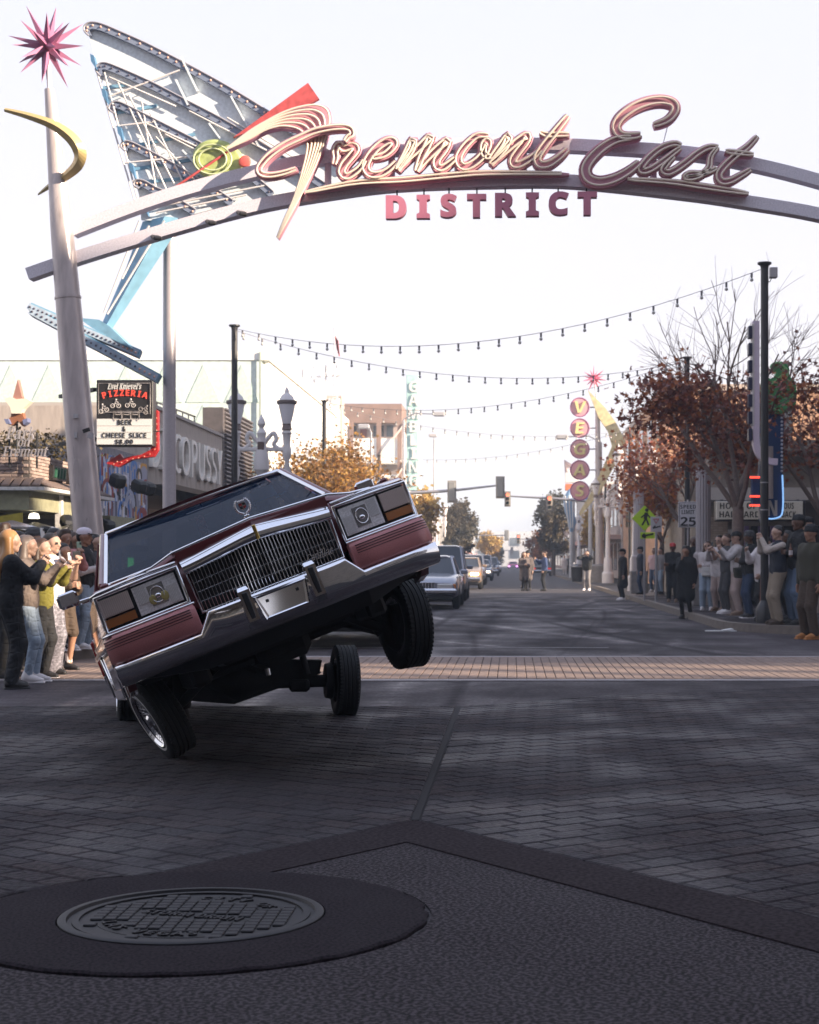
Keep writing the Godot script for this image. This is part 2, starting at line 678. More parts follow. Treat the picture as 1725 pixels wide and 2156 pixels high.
	for i in tiles.size():
		var k := rng.randi() % 5
		var top := 0.012 + rng.randf_range(-0.002, 0.0025)
		if i < 300:
			var s := sh()
			paver_shape(s, tiles[i][1], top)
			if s.s.size():
				put(field, "paver", s, pav[k])
		else:
			paver_shape(far[k], tiles[i][1], top)
	for k in 5:
		stuff(put(field, "pavers", far[k], pav[k]))
	put(field, "joint", sh().prism(rect(-0.487, 7.9, -0.453, 12.9), 0.004, 0.009, FLOOR), M.bed)
	# concrete bands
	for w in [rd_dir, ld_dir]:
		var b := PackedVector2Array([apex, low, low + w * 8.0, apex + w * 8.0])
		var pieces := Geometry2D.clip_polygons(b, disc(Vector2(-1.12, 5.73), 0.83, 64))
		var s := sh()
		for p in pieces:
			s.prism(p, 0.0, 0.013 + (0.001 if w.x > 0.0 else 0.0), FLOOR)
		put(field, "concrete_band", s, M.band)
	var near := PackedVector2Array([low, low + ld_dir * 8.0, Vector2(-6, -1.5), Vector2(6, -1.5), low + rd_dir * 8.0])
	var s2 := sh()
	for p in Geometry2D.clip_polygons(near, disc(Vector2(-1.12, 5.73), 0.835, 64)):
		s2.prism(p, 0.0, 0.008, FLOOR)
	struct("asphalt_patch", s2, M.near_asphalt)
	manhole()

	# litter
	var lit := sh()
	lit.box(Vector3(0, 0.012, 0), Vector3(0.55, 0.02, 0.18), 0.004, Basis(Vector3.UP, 0.1))
	lit.box(Vector3(0.12, 0.03, 0.02), Vector3(0.2, 0.03, 0.1), 0.004, Basis(Vector3(0.3, 1, 0.2).normalized(), 0.5))
	one("crumpled_paper", "crumpled white paper lying on the road beside the right kerb", "litter", "", lit, M.sign_white, at(1518, 1328, 29.6) * Vector3(1, 0, 1))


func manhole() -> void:
	var c := Vector3(-1.12, 0, -5.73)
	var cx := Vector2(c.x, -c.z)
	var m := thing("manhole_cover", "round iron storm drain cover in a concrete collar", "manhole cover", "", c)
	var s := sh()
	var outer := PackedVector2Array()
	for i in 80:
		outer.append(Vector2(cos(TAU * i / 80), sin(TAU * i / 80)) * (0.82 + 0.012 * sin(i * 2.3) * sin(i * 0.7)))
	# collar: ring with an eased lip
	var rings := []
	for q in [[1.0, 0.0], [1.0, 0.012], [0.985, 0.018], [0.565, 0.018], [0.56, 0.0]]:
		var r := PackedVector3Array()
		for p in outer:
			var e: float = q[0] if q[0] > 0.9 else q[0] * 0.82 / p.length()
			r.append(Vector3(p.x * e, q[1], -p.y * e))
		rings.append(r)
	s.loft(rings, false, false)
	put(m, "collar", s, M.collar)
	s = sh()
	s.lathe([Vector2(0.457, 0.0), Vector2(0.457, 0.021), Vector2(0.45, 0.025), Vector2(0.428, 0.025), Vector2(0.424, 0.014), Vector2(0.41, 0.014), Vector2(0.41, 0.0)], 64)
	put(m, "frame", s, M.iron)
	put(m, "cover", sh().lathe([Vector2(0.409, 0.0), Vector2(0.409, 0.018), Vector2(0.385, 0.018), Vector2(0.385, 0.011), Vector2(0.0, 0.011)], 64), M.iron)
	# raised squares between grooves, left out where the lettered panels are
	var sq := sh().box(Vector3.ZERO, Vector3(0.041, 0.008, 0.041), 0.003).mesh()
	for i in range(-9, 10):
		for j in range(-9, 10):
			var p := Vector2(i, j) * 0.046
			if p.length() > 0.355:
				continue
			var a := fposmod(rad_to_deg(atan2(p.y, p.x)) , 360.0)
			var in_mid := absf(p.y + p.x * 0.35) < 0.05 and absf(p.x) < 0.2
			var in_arc := p.length() > 0.235 and p.length() < 0.335 and ((a > 20.0 and a < 100.0) or (a > 195.0 and a < 290.0))
			if in_mid or in_arc:
				continue
			var o := put(m, "square", sq, M.iron)
			o.position = Vector3(p.x, 0.0145, -p.y)
	var lay := func(p: Vector2, turn: float) -> Transform3D:
		return Transform3D(Basis(Vector3.UP, turn) * Basis(Vector3.RIGHT, -PI / 2), Vector3(p.x, 0.0125, -p.y))
	for arc in [["CITY OF", 22.0, 98.0, 1.0], ["LAS VEGAS", 197.0, 288.0, -1.0]]:
		var pl := PackedVector2Array()
		var pr := PackedVector2Array()
		for i in 21:
			var a: float = deg_to_rad(lerpf(arc[1], arc[2], i / 20.0))
			pl.append(Vector2(cos(a), sin(a)) * 0.33)
			pr.append(Vector2(cos(a), sin(a)) * 0.24)
		var plate := put(m, "panel", sh().ribbon(pl, pr, 0.009, 0.0125, 0.0, FLOOR), M.iron_dark)
		var w: String = arc[0]
		for i in w.length():
			if w[i] == " ":
				continue
			var f := (i + 0.7) / (w.length() + 0.4)
			var deg := lerpf(arc[2], arc[1], f) if arc[3] > 0.0 else lerpf(arc[1], arc[2], f)
			var a := deg_to_rad(deg)
			var turn := a - PI / 2 if arc[3] > 0.0 else a + PI / 2
			text(plate, "letter", w[i], 0.0, 0.05, 0.006, lay.call(Vector2(cos(a), sin(a)) * 0.285, turn), M.iron)
	var bx := Basis(Vector3.UP, -0.336)
	var mid := put(m, "panel", sh().box(Vector3(0, 0.0108, 0), Vector3(0.43, 0.0035, 0.095), 0.0, bx), M.iron_dark)
	text(mid, "lettering", "STORM DRAIN", 0.38, 0.055, 0.006, Transform3D(bx * Basis(Vector3.RIGHT, -PI / 2), Vector3(0, 0.0125, 0)), M.iron)


# the stretch of road in view, its asphalt marked by rubber, dust and oil where wheels have run
func worn_road() -> void:
	var n := 1024
	var im := Image.create(n, n, false, Image.FORMAT_RGB8)
	var g := RandomNumberGenerator.new()
	g.seed = 5
	var f1 := FastNoiseLite.new()
	f1.seed = 2
	f1.frequency = 0.35
	f1.fractal_octaves = 4
	var v := PackedFloat32Array()
	v.resize(n * n)
	for y in n:
		for x in n:
			# 20 m across, 49 m along; texels are stretched along the street, so the noise is looked up in metres
			v[y * n + x] = 0.034 * (1.0 + 0.75 * f1.get_noise_2d(x * 0.0195 * 1.4, y * 0.048 * 0.9) + g.randf_range(-0.13, 0.13))
	# wheel paths, skid arcs, drips
	for i in 110:
		var x0 := g.randf_range(180, 760)
		var slope := g.randf_range(-0.16, 0.16) * (2.5 if i > 48 else 0.6)
		var bend := g.randf_range(-1.0, 1.0) * (260.0 if i > 48 else 30.0)
		var a := g.randf_range(-0.75, 0.6) * (0.55 if i % 3 else 1.0)
		var w := g.randf_range(3.0, 15.0)
		var ya := g.randi_range(-200, 800)
		var yb := ya + g.randi_range(150, 700)
		for y in range(maxi(ya, 0), mini(yb, n)):
			var u := float(y - ya) / (yb - ya)
			var c := x0 + slope * (y - ya) + bend * u * u
			var fade := minf(1.0, minf(u, 1.0 - u) * 5.0) * (0.7 + 0.3 * sin(y * 0.9 + i))
			for x in range(maxi(int(c - w), 0), mini(int(c + w) + 1, n)):
				v[y * n + x] *= 1.0 + a * fade * maxf(0.0, 1.0 - absf(x - c) / w)
	for i in 60:
		var c := Vector2(g.randf_range(180, 820), g.randf_range(0, n))
		var r := g.randf_range(2, 13)
		var a := g.randf_range(-0.5, 0.35)
		for y in range(maxi(int(c.y - r * 0.5), 0), mini(int(c.y + r * 0.5) + 1, n)):
			for x in range(maxi(int(c.x - r), 0), mini(int(c.x + r) + 1, n)):
				var q := Vector2((x - c.x), (y - c.y) * 2.2).length() / r
				v[y * n + x] *= 1.0 + a * clampf(1.3 - q * 1.3, 0.0, 1.0)
	var data := PackedByteArray()
	data.resize(n * n * 3)
	for i in n * n:
		var s := Color(clampf(v[i], 0.008, 0.3), 0, 0).linear_to_srgb().r
		data[i * 3] = int(s * 255.0)
		data[i * 3 + 1] = int(s * 255.0 * 0.87)
		data[i * 3 + 2] = int(s * 255.0 * 0.96)
	im = Image.create_from_data(n, n, false, Image.FORMAT_RGB8, data)
	var rd := PackedByteArray()
	rd.resize(n * n)
	for i in n * n:
		rd[i] = int(255.0 * clampf(0.76 - (v[i] / 0.034 - 1.0) * 0.5, 0.36, 1.0))
	var m := StandardMaterial3D.new()
	m.albedo_texture = ImageTexture.create_from_image(im)
	m.roughness = 1.0
	m.roughness_texture = ImageTexture.create_from_image(Image.create_from_data(n, n, false, Image.FORMAT_L8, rd))
	m.metallic_specular = 0.4
	m.heightmap_enabled = true
	m.heightmap_texture = T.aggregate_relief
	m.heightmap_scale = 0.1
	var pm := PlaneMesh.new()
	pm.size = Vector2(20, 49)
	var o := struct("road_surface", pm, m)
	o.position = Vector3(0, 0.002, -37.5)


# lettering on the left facades reads along -z and faces +x; on the right it is the other way round
func on_left(p: Vector3) -> Transform3D:
	return Transform3D(Basis(Vector3(0, 0, -1), Vector3.UP, Vector3(1, 0, 0)), p)


func facing(p: Vector3, yaw := 0.0) -> Transform3D:
	return Transform3D(Basis(Vector3.UP, yaw), p)


# plain building from boxes, with window parts; x0..x1, distances d0..d1
func block(o: Node3D, called: String, x0: float, x1: float, d0: float, d1: float, y0: float, y1: float, m: Material, bev := 0.0) -> MeshInstance3D:
	return wput(o, called, sh().box(Vector3((x0 + x1) / 2, (y0 + y1) / 2, -(d0 + d1) / 2), Vector3(absf(x1 - x0), y1 - y0, absf(d1 - d0)), bev), m)


func scaled(p: PackedVector2Array, f: float) -> PackedVector2Array:
	var q := PackedVector2Array()
	for a in p:
		q.append(Vector2(a.x * f, a.y - (1.0 - f) * 15.0))
	return q


func off_frame() -> void:
	# the buildings round the near side of the crossing: they shade the street, and the chrome mirrors them
	var wall := mat(0.34, 0.3, 0.26, 0.8, 0.0, "wear", 0.2)
	var pale := mat(0.5, 0.47, 0.43, 0.75, 0.0, "wear", 0.2)
	var o := thing("corner_building", "long tan building on the near right corner with an added shade tower and rooftop billboard", "building", "", Vector3(7.5, 0, -2))
	block(o, "wall", 7.5, 29.0, -14, 2, 0, 15.2, wall)
	block(o, "wall", 29.0, 80.0, -14, 2, 0, 15.2, wall)
	block(o, "shade_tower", 60.0, 80.0, -1.5, 0.85, 15.2, 30.3, wall)  # unseen thin tower, added to throw shade on the right of the arch
	for i in 16:
		for k in 4:
			block(o, "window", 9.0 + i * 4.2, 11.4 + i * 4.2, 1.9, 2.06, 1.2 + k * 3.6 - (0.3 if k == 3 else 0.0), 3.0 + k * 3.6 - (0.3 if k == 3 else 0.0), M.window)
	block(o, "billboard", 34.0, 76.0, 1.2, 1.7, 18.3, 26.5, pale)  # unseen board added for shade; the gap under it lets a sun strip through
	for i in 15:
		block(o, "post", 34.5 + i * 2.9, 34.62 + i * 2.9, 1.2, 1.5, 15.1, 18.35, M.black_pole)  # posts carrying the added shade board
	o = thing("corner_building", "pale stucco building on the near left corner behind the camera", "building", "", Vector3(-10, 0, -1))
	block(o, "wall", -70, -10.0, -16, 1.0, 0, 12.0, pale)
	for i in 9:
		for k in 3:
			block(o, "window", -13.0 - i * 4.2, -10.8 - i * 4.2, 0.9, 1.06, 1.2 + k * 3.6, 3.2 + k * 3.6, M.window)
	# the great vaulted canopy over the pedestrian street behind the camera
	o = thing("street_canopy", "huge vaulted steel canopy over the pedestrian street behind the camera", "canopy", "", Vector3(0, 0, 0))
	var shell := mat(0.2, 0.19, 0.2, 0.6, 0.0, "wear", 0.2)
	var outer := PackedVector2Array()
	var inner := PackedVector2Array()
	for i in 19:
		var a := PI * i / 18.0
		outer.append(Vector2(cos(a) * 15.0, 9.0 + sin(a) * 7.0))
		inner.append(Vector2(cos(a) * 14.6, 9.0 + sin(a) * 6.6))
	put(o, "vault", sh().ribbon(outer, inner, 7.0, 76.0), shell)
	for k in 8:
		put(o, "rib", sh().ribbon(inner, scaled(inner, 0.985), 7.0 + k * 9.0, 7.5 + k * 9.0), M.white_paint)
	for k in 4:
		for e in [-1.0, 1.0]:
			put(o, "column", sh().tube([Vector3(e * 14.0, 0, 9 + k * 20.0), Vector3(e * 14.0, 10.5, 9 + k * 20.0)], 0.7, 12), pale)
	o = thing("casino_building", "casino fronts lining the pedestrian street behind the camera", "building", "", Vector3(0, 0, 30))
	block(o, "wall", -30, 34, -80, -74, 0, 14, mat(0.3, 0.27, 0.27, 0.7, 0.0, "wear", 0.2))
	for i in 9:
		block(o, "window", -26 + i * 6.4, -22 + i * 6.4, -74.1, -73.9, 3, 8, M.window)
	# the right corner block beyond the crossing, out of frame beside the arch
	o = thing("corner_building", "brown two storey building on the far right corner beside the arch", "building", "", Vector3(9, 0, -27.5))
	block(o, "wall", 10.2, 40, 25.2, 44, 0, 12.5, mat(0.25, 0.16, 0.12, 0.8, 0.0, "wear", 0.2))
	for i in 4:
		block(o, "window", 10.14, 10.3, 29.0 + i * 3.8, 31.2 + i * 3.8, 5.4, 7.6, M.window)
		block(o, "window", 10.14, 10.3, 29.0 + i * 3.8, 31.2 + i * 3.8, 0.6, 3.2, M.window)


func left_side() -> void:
	var X := -8.6
	# ---- bar with brick parapet
	var o := thing("brick_bar", "low bar with brick parapet, tiled eaves and yellow green fascia", "building", "", Vector3(-9, SIDE, -29.1))
	var dark := mat(0.05, 0.042, 0.036, 0.8, 0.0, "wear", 0.5)
	var green_wall := mat(0.16, 0.17, 0.075, 0.75, 0.0, "wear", 0.6)
	var brickm := []
	for t in [[0.36, 0.27, 0.23], [0.31, 0.23, 0.2], [0.41, 0.31, 0.27], [0.28, 0.21, 0.18]]:
		brickm.append(mat(t[0], t[1], t[2], 0.85, 0.0, "grain", 2.0))
	var par := block(o, "parapet", X - 6, X, 29.15, 33.9, 2.7, 3.18, mat(0.12, 0.1, 0.09, 0.9, 0.0, "grain", 1.0))
	var bs := sh().box(Vector3.ZERO, Vector3(0.2, 0.052, 0.04), 0.006).mesh()
	for j in 8:
		for i in 23:
			var b := put(par, "brick", bs, brickm[rng.randi() % 4])
			b.transform = Transform3D(Basis(Vector3.UP, PI / 2), Vector3(X + rng.randf_range(-0.004, 0.004), 2.735 + j * 0.06, -(29.25 + i * 0.207 + (0.1 if j % 2 else 0.0))) - o.position)
		for i in 6:
			var b := put(par, "brick", bs, brickm[rng.randi() % 4])
			b.position = Vector3(X - 0.12 - i * 0.207 - (0.1 if j % 2 else 0.0), 2.735 + j * 0.06, -29.15 + rng.randf_range(-0.004, 0.004)) - o.position
	# tiled eaves
	var tl := sh()
	for i in 26:
		tl.bar(Vector3(X + 0.02, 2.74, -(29.2 + i * 0.18)), Vector3(X + 0.34, 2.6, -(29.2 + i * 0.18)), 0.15, 0.04, 0.015)
	for i in 14:
		tl.bar(Vector3(X + 0.2 - i * 0.18, 2.74, -29.12), Vector3(X + 0.2 - i * 0.18, 2.6, -28.82), 0.15, 0.04, 0.015)
	wput(o, "eave_tiles", tl, mat(0.17, 0.12, 0.1, 0.8, 0.0, "grain", 2.0))
	block(o, "trim", X - 6, X + 0.36, 28.8, 33.9, 2.52, 2.58, M.white_paint)
	var fas := mat(0.32, 0.31, 0.2, 0.6, 0.0, "wear", 0.8)
	block(o, "fascia_sign_panel", X - 6, X + 0.05, 28.95, 30.9, 2.18, 2.52, fas)
	block(o, "fascia_sign_panel", X - 1, X + 0.06, 31.0, 33.85, 2.15, 2.5, fas)
	block(o, "post", X - 0.02, X + 0.1, 30.86, 31.0, SIDE, 2.52, M.white_paint)
	block(o, "wall", X - 6, X - 2.4, 29.3, 38, SIDE, 2.7, green_wall)
	block(o, "ceiling", X - 6, X - 0.1, 29.2, 33.9, 2.6, 2.66, dark)
	block(o, "counter", X - 1.2, X - 0.7, 30, 33.6, SIDE, 1.25, dark)
	block(o, "menu_board", X - 2.38, X - 2.3, 31.2, 32.2, 1.2, 2.0, M.sign_black)
	for i in 3:
		var cab := block(o, "sign_box", X + 0.02, X + 0.1, 30.3 + i * 1.15, 31.2 + i * 1.15, 2.78, 3.05, M.sign_black)
		for k in 4:
			wput(cab, "neon_stroke", sh().bar(Vector3(X + 0.12, 2.82, -(30.4 + i * 1.15 + k * 0.2)), Vector3(X + 0.12, 3.01, -(30.46 + i * 1.15 + k * 0.2)), 0.04, 0.03), mat(0.03, 0.12, 0.07, 0.3))
	var aw := sh()
	aw.prism(PackedVector2Array([Vector2(-9.4, 1.98), Vector2(-8.55, 2.12), Vector2(-8.55, 1.78), Vector2(-9.4, 1.66)]), -28.6, -28.55)
	wput(o, "awning", aw, mat(0.42, 0.33, 0.035, 0.7, 0.0, "wear", 0.8))
	# speaker and lamp under the eaves
	wput(o, "speaker", sh().bar(Vector3(-8.35, 2.06, -30.6), Vector3(-8.2, 1.9, -30.3), 0.24, 0.22, 0.05), M.black)
	wput(o, "spot_lamp", sh().lathe([Vector2(0.02, 0.1), Vector2(0.08, 0.08), Vector2(0.1, 0.0), Vector2(0.0, 0.0)], 12, Transform3D(Basis(), Vector3(-8.62, 2.04, -29.5))), mat(0.9, 0.85, 0.7, 0.3, 0.0, "", 1.0, {"glow": [1.0, 0.9, 0.7], "power": 1.6}))
	# hedge on the roof with the lettered sign
	var hedge := foliage_mesh(Vector3(1.6, 0.34, 2.0), 1500, 0.07, 31)
	var hg := one("roof_hedge", "brown green hedge growing behind the brick parapet of the bar", "hedge", "", hedge, mat(0.085, 0.06, 0.018, 0.7, 0.0, "leafy", 3.0, {"back": [0.05, 0.04, 0.01]}), Vector3(-9.7, 3.5, -32.0))
	stuff(hg)
	var ps := thing("rooftop_letters", "unlit script letters reading Park on Fremont above the brick bar", "sign", "", Vector3(-8.9, 3.2, -29.0))
	var tube := mat(0.34, 0.32, 0.34, 0.35, 0.2)
	for t in [["Park", 47.0, 912.0, 26.0, 60.0], ["on", 52.0, 933.0, 15.0, 24.0], ["Fremont", 55.0, 951.0, 22.0, 92.0]]:
		var p := at(t[1], t[2], 28.9)
		text(ps, "lettering", t[0], t[4] * 28.9 / FL, t[3] * 28.9 / FL, 0.05, Transform3D(Basis(Vector3(1, 0, 0), Vector3(0.25, 1, 0), Vector3(0, 0, 1)), p - ps.position), tube, "Droid Serif", false)
	wput(ps, "bracket", sh().bar(at(20, 985, 29.0), at(20, 910, 29.0), 0.03, 0.03).bar(at(78, 985, 29.0), at(78, 910, 29.0), 0.03, 0.03), M.wire)
	# plain figure sign with a pointed hat
	var fg := thing("figure_sign", "cut out figure with pointed hat and white beard above the bar lettering", "sign", "", at(45, 900, 29.3))
	var P := func(pts: Array) -> PackedVector2Array:
		var q := PackedVector2Array()
		for a in pts:
			var w := at(a[0], a[1], 29.3)
			q.append(Vector2(w.x, w.y))
		return q
	wput(fg, "hat", sh().prism(P.call([[31, 838], [41, 800], [50, 838], [40, 843]]), -29.36, -29.2), mat(0.4, 0.2, 0.16, 0.6, 0.0, "grain", 2.0))
	wput(fg, "beard", sh().prism(P.call([[14, 842], [24, 838], [40, 842], [60, 840], [70, 846], [54, 862], [48, 872], [30, 872], [26, 858]]), -29.34, -29.16), mat(0.75, 0.68, 0.55, 0.6))
	wput(fg, "body", sh().prism(P.call([[27, 870], [51, 870], [52, 878], [62, 890], [50, 898], [40, 886], [28, 897], [16, 890], [26, 878]]), -29.38, -29.22), mat(0.25, 0.1, 0.05, 0.6))
	wput(fg, "boot", sh().prism(P.call([[15, 884], [24, 884], [28, 894], [20, 894]]), -29.33, -29.12), mat(0.14, 0.16, 0.28, 0.5))
	wput(fg, "boot", sh().prism(P.call([[54, 886], [64, 882], [64, 890], [56, 896]]), -29.33, -29.12), mat(0.14, 0.16, 0.28, 0.5))
	wput(fg, "pole", sh().tube([at(36, 985, 29.4), at(36, 880, 29.4)], 0.02, 6), M.wire)
	# patio heaters
	var ht := thing("patio_heater", "steel patio heater with a square hood nearest the left edge", "heater", "patio heaters in front of the bar", Vector3(-8.35, SIDE, -27.3))
	put(ht, "hood", sh().lathe([Vector2(0.42, 1.66), Vector2(0.42, 1.69), Vector2(0.03, 1.8), Vector2(0.0, 1.8)], 4), M.dull_chrome)
	put(ht, "burner", sh().lathe([Vector2(0.16, 0.7), Vector2(0.1, 1.5), Vector2(0.05, 1.68)], 4), mat(0.35, 0.33, 0.33, 0.4, 0.5, "grain", 3.0))
	put(ht, "base", sh().box(Vector3(0, 0.35, 0), Vector3(0.4, 0.7, 0.4), 0.02), M.black_pole)
	for q in [[75.0, 28.6, "steel patio heater with a square hood in the middle of three"], [152.0, 30.0, "steel patio heater with a square hood beside the leaning pole"]]:
		var c := ht.duplicate()
		c.name = "patio_heater"
		add_child(c, true)
		c.position = at(q[0], 1184, q[1]) * Vector3(1, 0, 1) + Vector3(0, SIDE, 0)
		c.set_meta("label", q[2])
	# ---- painted shop
	o = thing("mural_building", "small shop with a wall painted in blue, white and yellow", "building", "", Vector3(X, SIDE, -34))
	block(o, "wall", X - 5, X, 33.95, 38.6, SIDE, 3.7, mat(0.3, 0.28, 0.3, 0.8, 0.0, "wear", 0.6))
	var im := Image.create(256, 192, false, Image.FORMAT_RGB8)
	var r := RandomNumberGenerator.new()
	r.seed = 4
	var pal := [Color(0.2, 0.42, 0.72), Color(0.85, 0.83, 0.85), Color(0.8, 0.58, 0.2), Color(0.35, 0.36, 0.45), Color(0.55, 0.2, 0.2), Color(0.1, 0.1, 0.12), Color(0.75, 0.77, 0.85), Color(0.3, 0.5, 0.75)]
	im.fill(Color(0.6, 0.6, 0.68))
	for i in 190:
		var c: Color = pal[r.randi() % 8]
		if i % 5 == 0:
			var cx := r.randi() % 256
			var cy := r.randi() % 192
			var rad := r.randf_range(10, 34)
			for a in 90:
				var w := PI * a / 90.0
				im.fill_rect(Rect2i(int(cx - cos(w) * rad), int(cy - sin(w) * rad * 1.3), 7, 7), c)
		else:
			im.fill_rect(Rect2i(r.randi() % 256, r.randi() % 192, 3 + r.randi() % 9, 14 + r.randi() % 60), c)
	var mm := StandardMaterial3D.new()
	mm.albedo_texture = ImageTexture.create_from_image(im)
	mm.roughness = 0.7
	var qm := QuadMesh.new()
	qm.size = Vector2(4.4, 1.9)
	var mu := put(o, "painted_wall", qm, mm)
	mu.transform = on_left(Vector3(0.012, 2.45, -2.25))
	qm = QuadMesh.new()
	qm.size = Vector2(2.4, 1.2)
	mu = put(o, "painted_wall", qm, mm)
	mu.transform = on_left(Vector3(0.014, 0.8, -1.3))
	block(o, "fascia", X, X + 0.25, 34.0, 36.2, 1.95, 2.22, fas)
	block(o, "canopy", X, X + 0.5, 36.4, 38.5, 1.5, 1.62, M.black)
	for p in [[238, 1008, 34.5], [283, 1020, 36.5], [302, 1024, 37.4], [215, 1104, 34.0]]:
		var c := at(p[0], p[1], p[2])
		wput(o, "speaker", sh().bar(c, c + Vector3(0.25, -0.1, 0.2), 0.28, 0.28, 0.06), M.black)
	block(o, "electrical_sign", X, X + 0.04, 36.6, 37.0, 1.0, 1.35, mat(0.1, 0.8, 0.25, 0.4, 0.0, "", 1.0, {"glow": [0.1, 0.9, 0.25], "power": 0.7}))
	# ---- pizzeria sign on its arm, with the red arrow
	var pz := thing("pizzeria_sign", "black and white pizzeria sign box with changeable menu letters", "sign", "", at(263, 940, 30.0))
	var D := 30.0
	var q2 := func(x: float, y: float) -> Vector3: return at(x, y, D)
	var c0: Vector3 = q2.call(262.5, 869.5)
	wput(pz, "cabinet", sh().box(c0 - Vector3(0, 0, 0.16), Vector3(119 * D / FL, 140 * D / FL, 0.3), 0.012), M.sign_black)
	var lb := func(x: float, y: float, w: float, h: float) -> Shape:
		return sh().box(q2.call(x, y) + Vector3(0, 0, 0.0), Vector3(w * D / FL, h * D / FL, 0.012), 0.003)
	var board := wput(pz, "letter_board", lb.call(262.0, 909.0, 116, 54), M.sign_white)
	for i in 3:
		wput(board, "track", sh().box(q2.call(262, 896 + i * 13.5) + Vector3(0, 0, 0.008), Vector3(114 * D / FL, 0.006, 0.008)), mat(0.5, 0.49, 0.47, 0.5))
	for t in [["BEER", 263.0, 889.5, 30.0], ["&", 262.0, 903.0, 7.0], ["CHEESE  SLICE", 262.0, 916.5, 94.0], ["$8.00", 262.0, 930.0, 38.0]]:
		text(board, "lettering", t[1 - 1], t[3] * D / FL, 10.5 * D / FL, 0.006, facing(q2.call(t[1], t[2]) + Vector3(0, 0, 0.01) - pz.position), M.sign_black)
	var neon_w := mat(0.62, 0.58, 0.56, 0.35)
	var neon_d := mat(0.34, 0.31, 0.3, 0.4)
	text(pz, "lettering", "Evel Knievel's", 70 * D / FL, 13.5 * D / FL, 0.01, Transform3D(Basis(Vector3(1, 0, 0), Vector3(0.2, 1, 0), Vector3(0, 0, 1)), q2.call(263, 813) - pz.position), M.sign_white, "Droid Serif")
	var red := mat(0.6, 0.06, 0.04, 0.4, 0.0, "", 1.0, {"glow": [0.7, 0.06, 0.03], "power": 0.25})
	var word := "PIZZERIA"
	for i in 8:
		var f := (i - 3.5) / 3.5
		text(pz, "letter", word[i], 0.0, 13.0 * D / FL, 0.012, Transform3D(Basis(Vector3(0, 0, 1), -f * 0.3), q2.call(263 + f * 43.0, 827 + f * f * 5.0) - pz.position), red)
	for b in [[218, 861, 0.3], [244, 851, 0.0], [275, 850, 0.0], [304, 862, -0.6]]:
		var s := sh()
		var bp: Vector3 = q2.call(b[0], b[1])
		var u := 0.009
		var bb := Basis(Vector3(0, 0, 1), b[2])
		var pt := func(x: float, y: float) -> Vector3: return bp + bb * Vector3(x, y, 0.012)
		for e in [-1, 1]:
			var ring := []
			for i in 12:
				ring.append(pt.call(e * 0.055 + cos(TAU * i / 12) * 0.036, -0.03 + sin(TAU * i / 12) * 0.036))
			s.tube(ring, 0.006, 5, true)
		s.tube([pt.call(-0.055, -0.03), pt.call(-0.01, 0.01), pt.call(0.05, 0.0), pt.call(0.055, -0.03)], 0.006, 5)
		s.tube([pt.call(-0.01, 0.01), pt.call(0.0, 0.055), pt.call(0.05, 0.03)], 0.009, 5)
		s.ball(pt.call(0.01, 0.08), Vector3(0.017, 0.017, 0.01), 8, 5)
		wput(pz, "motorcycle_outline", s, neon_w if b[0] < 300 else neon_d)
	for i in 3:
		var s := sh()
		var x := 240.0 + i * 18.5
		for l in [[[x, 866], [x + 16, 866], [x + 17, 883], [x - 1, 883]], [[x + 3, 869], [x + 14, 869], [x + 14, 873], [x + 3, 873]]]:
			var ring := []
			for p in l:
				ring.append(q2.call(p[0], p[1]) + Vector3(0, 0, 0.01))
			s.tube(ring, 0.006, 5, true)
		for w in [x + 2, x + 13]:
			s.tube([q2.call(w, 883) + Vector3(0, 0, 0.01), q2.call(w, 886) + Vector3(0, 0, 0.01)], 0.01, 6)
		wput(pz, "bus_outline", s, neon_d)
	var fr := []
	for p in [[208, 807], [317, 807], [317, 872], [300, 868], [226, 868], [208, 872]]:
		fr.append(q2.call(p[0], p[1]) + Vector3(0, 0, 0.008))
	wput(pz, "neon_border", sh().tube(fr, 0.006, 5, true), neon_d)
	wput(pz, "arm", sh().bar(at(200, 820, 30.2), Vector3(-8.7, at(200, 820, 30.2).y, -31.5), 0.07, 0.07).bar(at(200, 925, 30.2), Vector3(-8.7, at(200, 925, 30.2).y, -31.5), 0.07, 0.07).bar(at(320, 908, 30.1), at(348, 908, 30.1), 0.02, 0.02), M.wire)
	var ar := thing("arrow_sign", "red arrow sign studded with bulbs curving under the pizzeria box", "sign", "", at(320, 960, 30.4))
	var ap := PackedVector2Array()
	for p in [[325, 860], [335, 866], [335, 948], [326, 962], [282, 968], [252, 984], [226, 976], [256, 956], [262, 965], [300, 958], [319, 948], [325, 930]]:
		var w := at(p[0], p[1], 30.4)
		ap.append(Vector2(w.x, w.y))
	wput(ar, "body", sh().prism(ap, -30.45, -30.3), mat(0.45, 0.02, 0.02, 0.45, 0.0, "wear", 1.0))
	var bl := sh().ball(Vector3.ZERO, Vector3(0.011, 0.011, 0.011), 6, 4).mesh()
	for p in [[330, 880], [330, 893], [330, 906], [330, 919], [330, 932], [326, 946], [316, 956], [304, 961], [292, 964], [280, 966], [268, 970], [256, 974], [247, 972], [240, 977]]:
		put(ar, "bulb", bl, M.bulb).position = at(p[0], p[1], 30.28) - ar.position
	# ---- concrete club wall
	o = thing("club_building", "windowless concrete club front with tall outlined letters", "building", "", Vector3(X, SIDE, -39))
	block(o, "wall", X - 8, X, 38.65, 48.5, 3.1, 4.95, mat(0.46, 0.39, 0.34, 0.85, 0.0, "wear", 0.4, {"scale": Vector3(0.8, 0.15, 0.8)}))
	block(o, "coping", X - 8, X + 0.05, 38.66, 48.52, 4.95, 5.03, mat(0.4, 0.36, 0.33, 0.8))
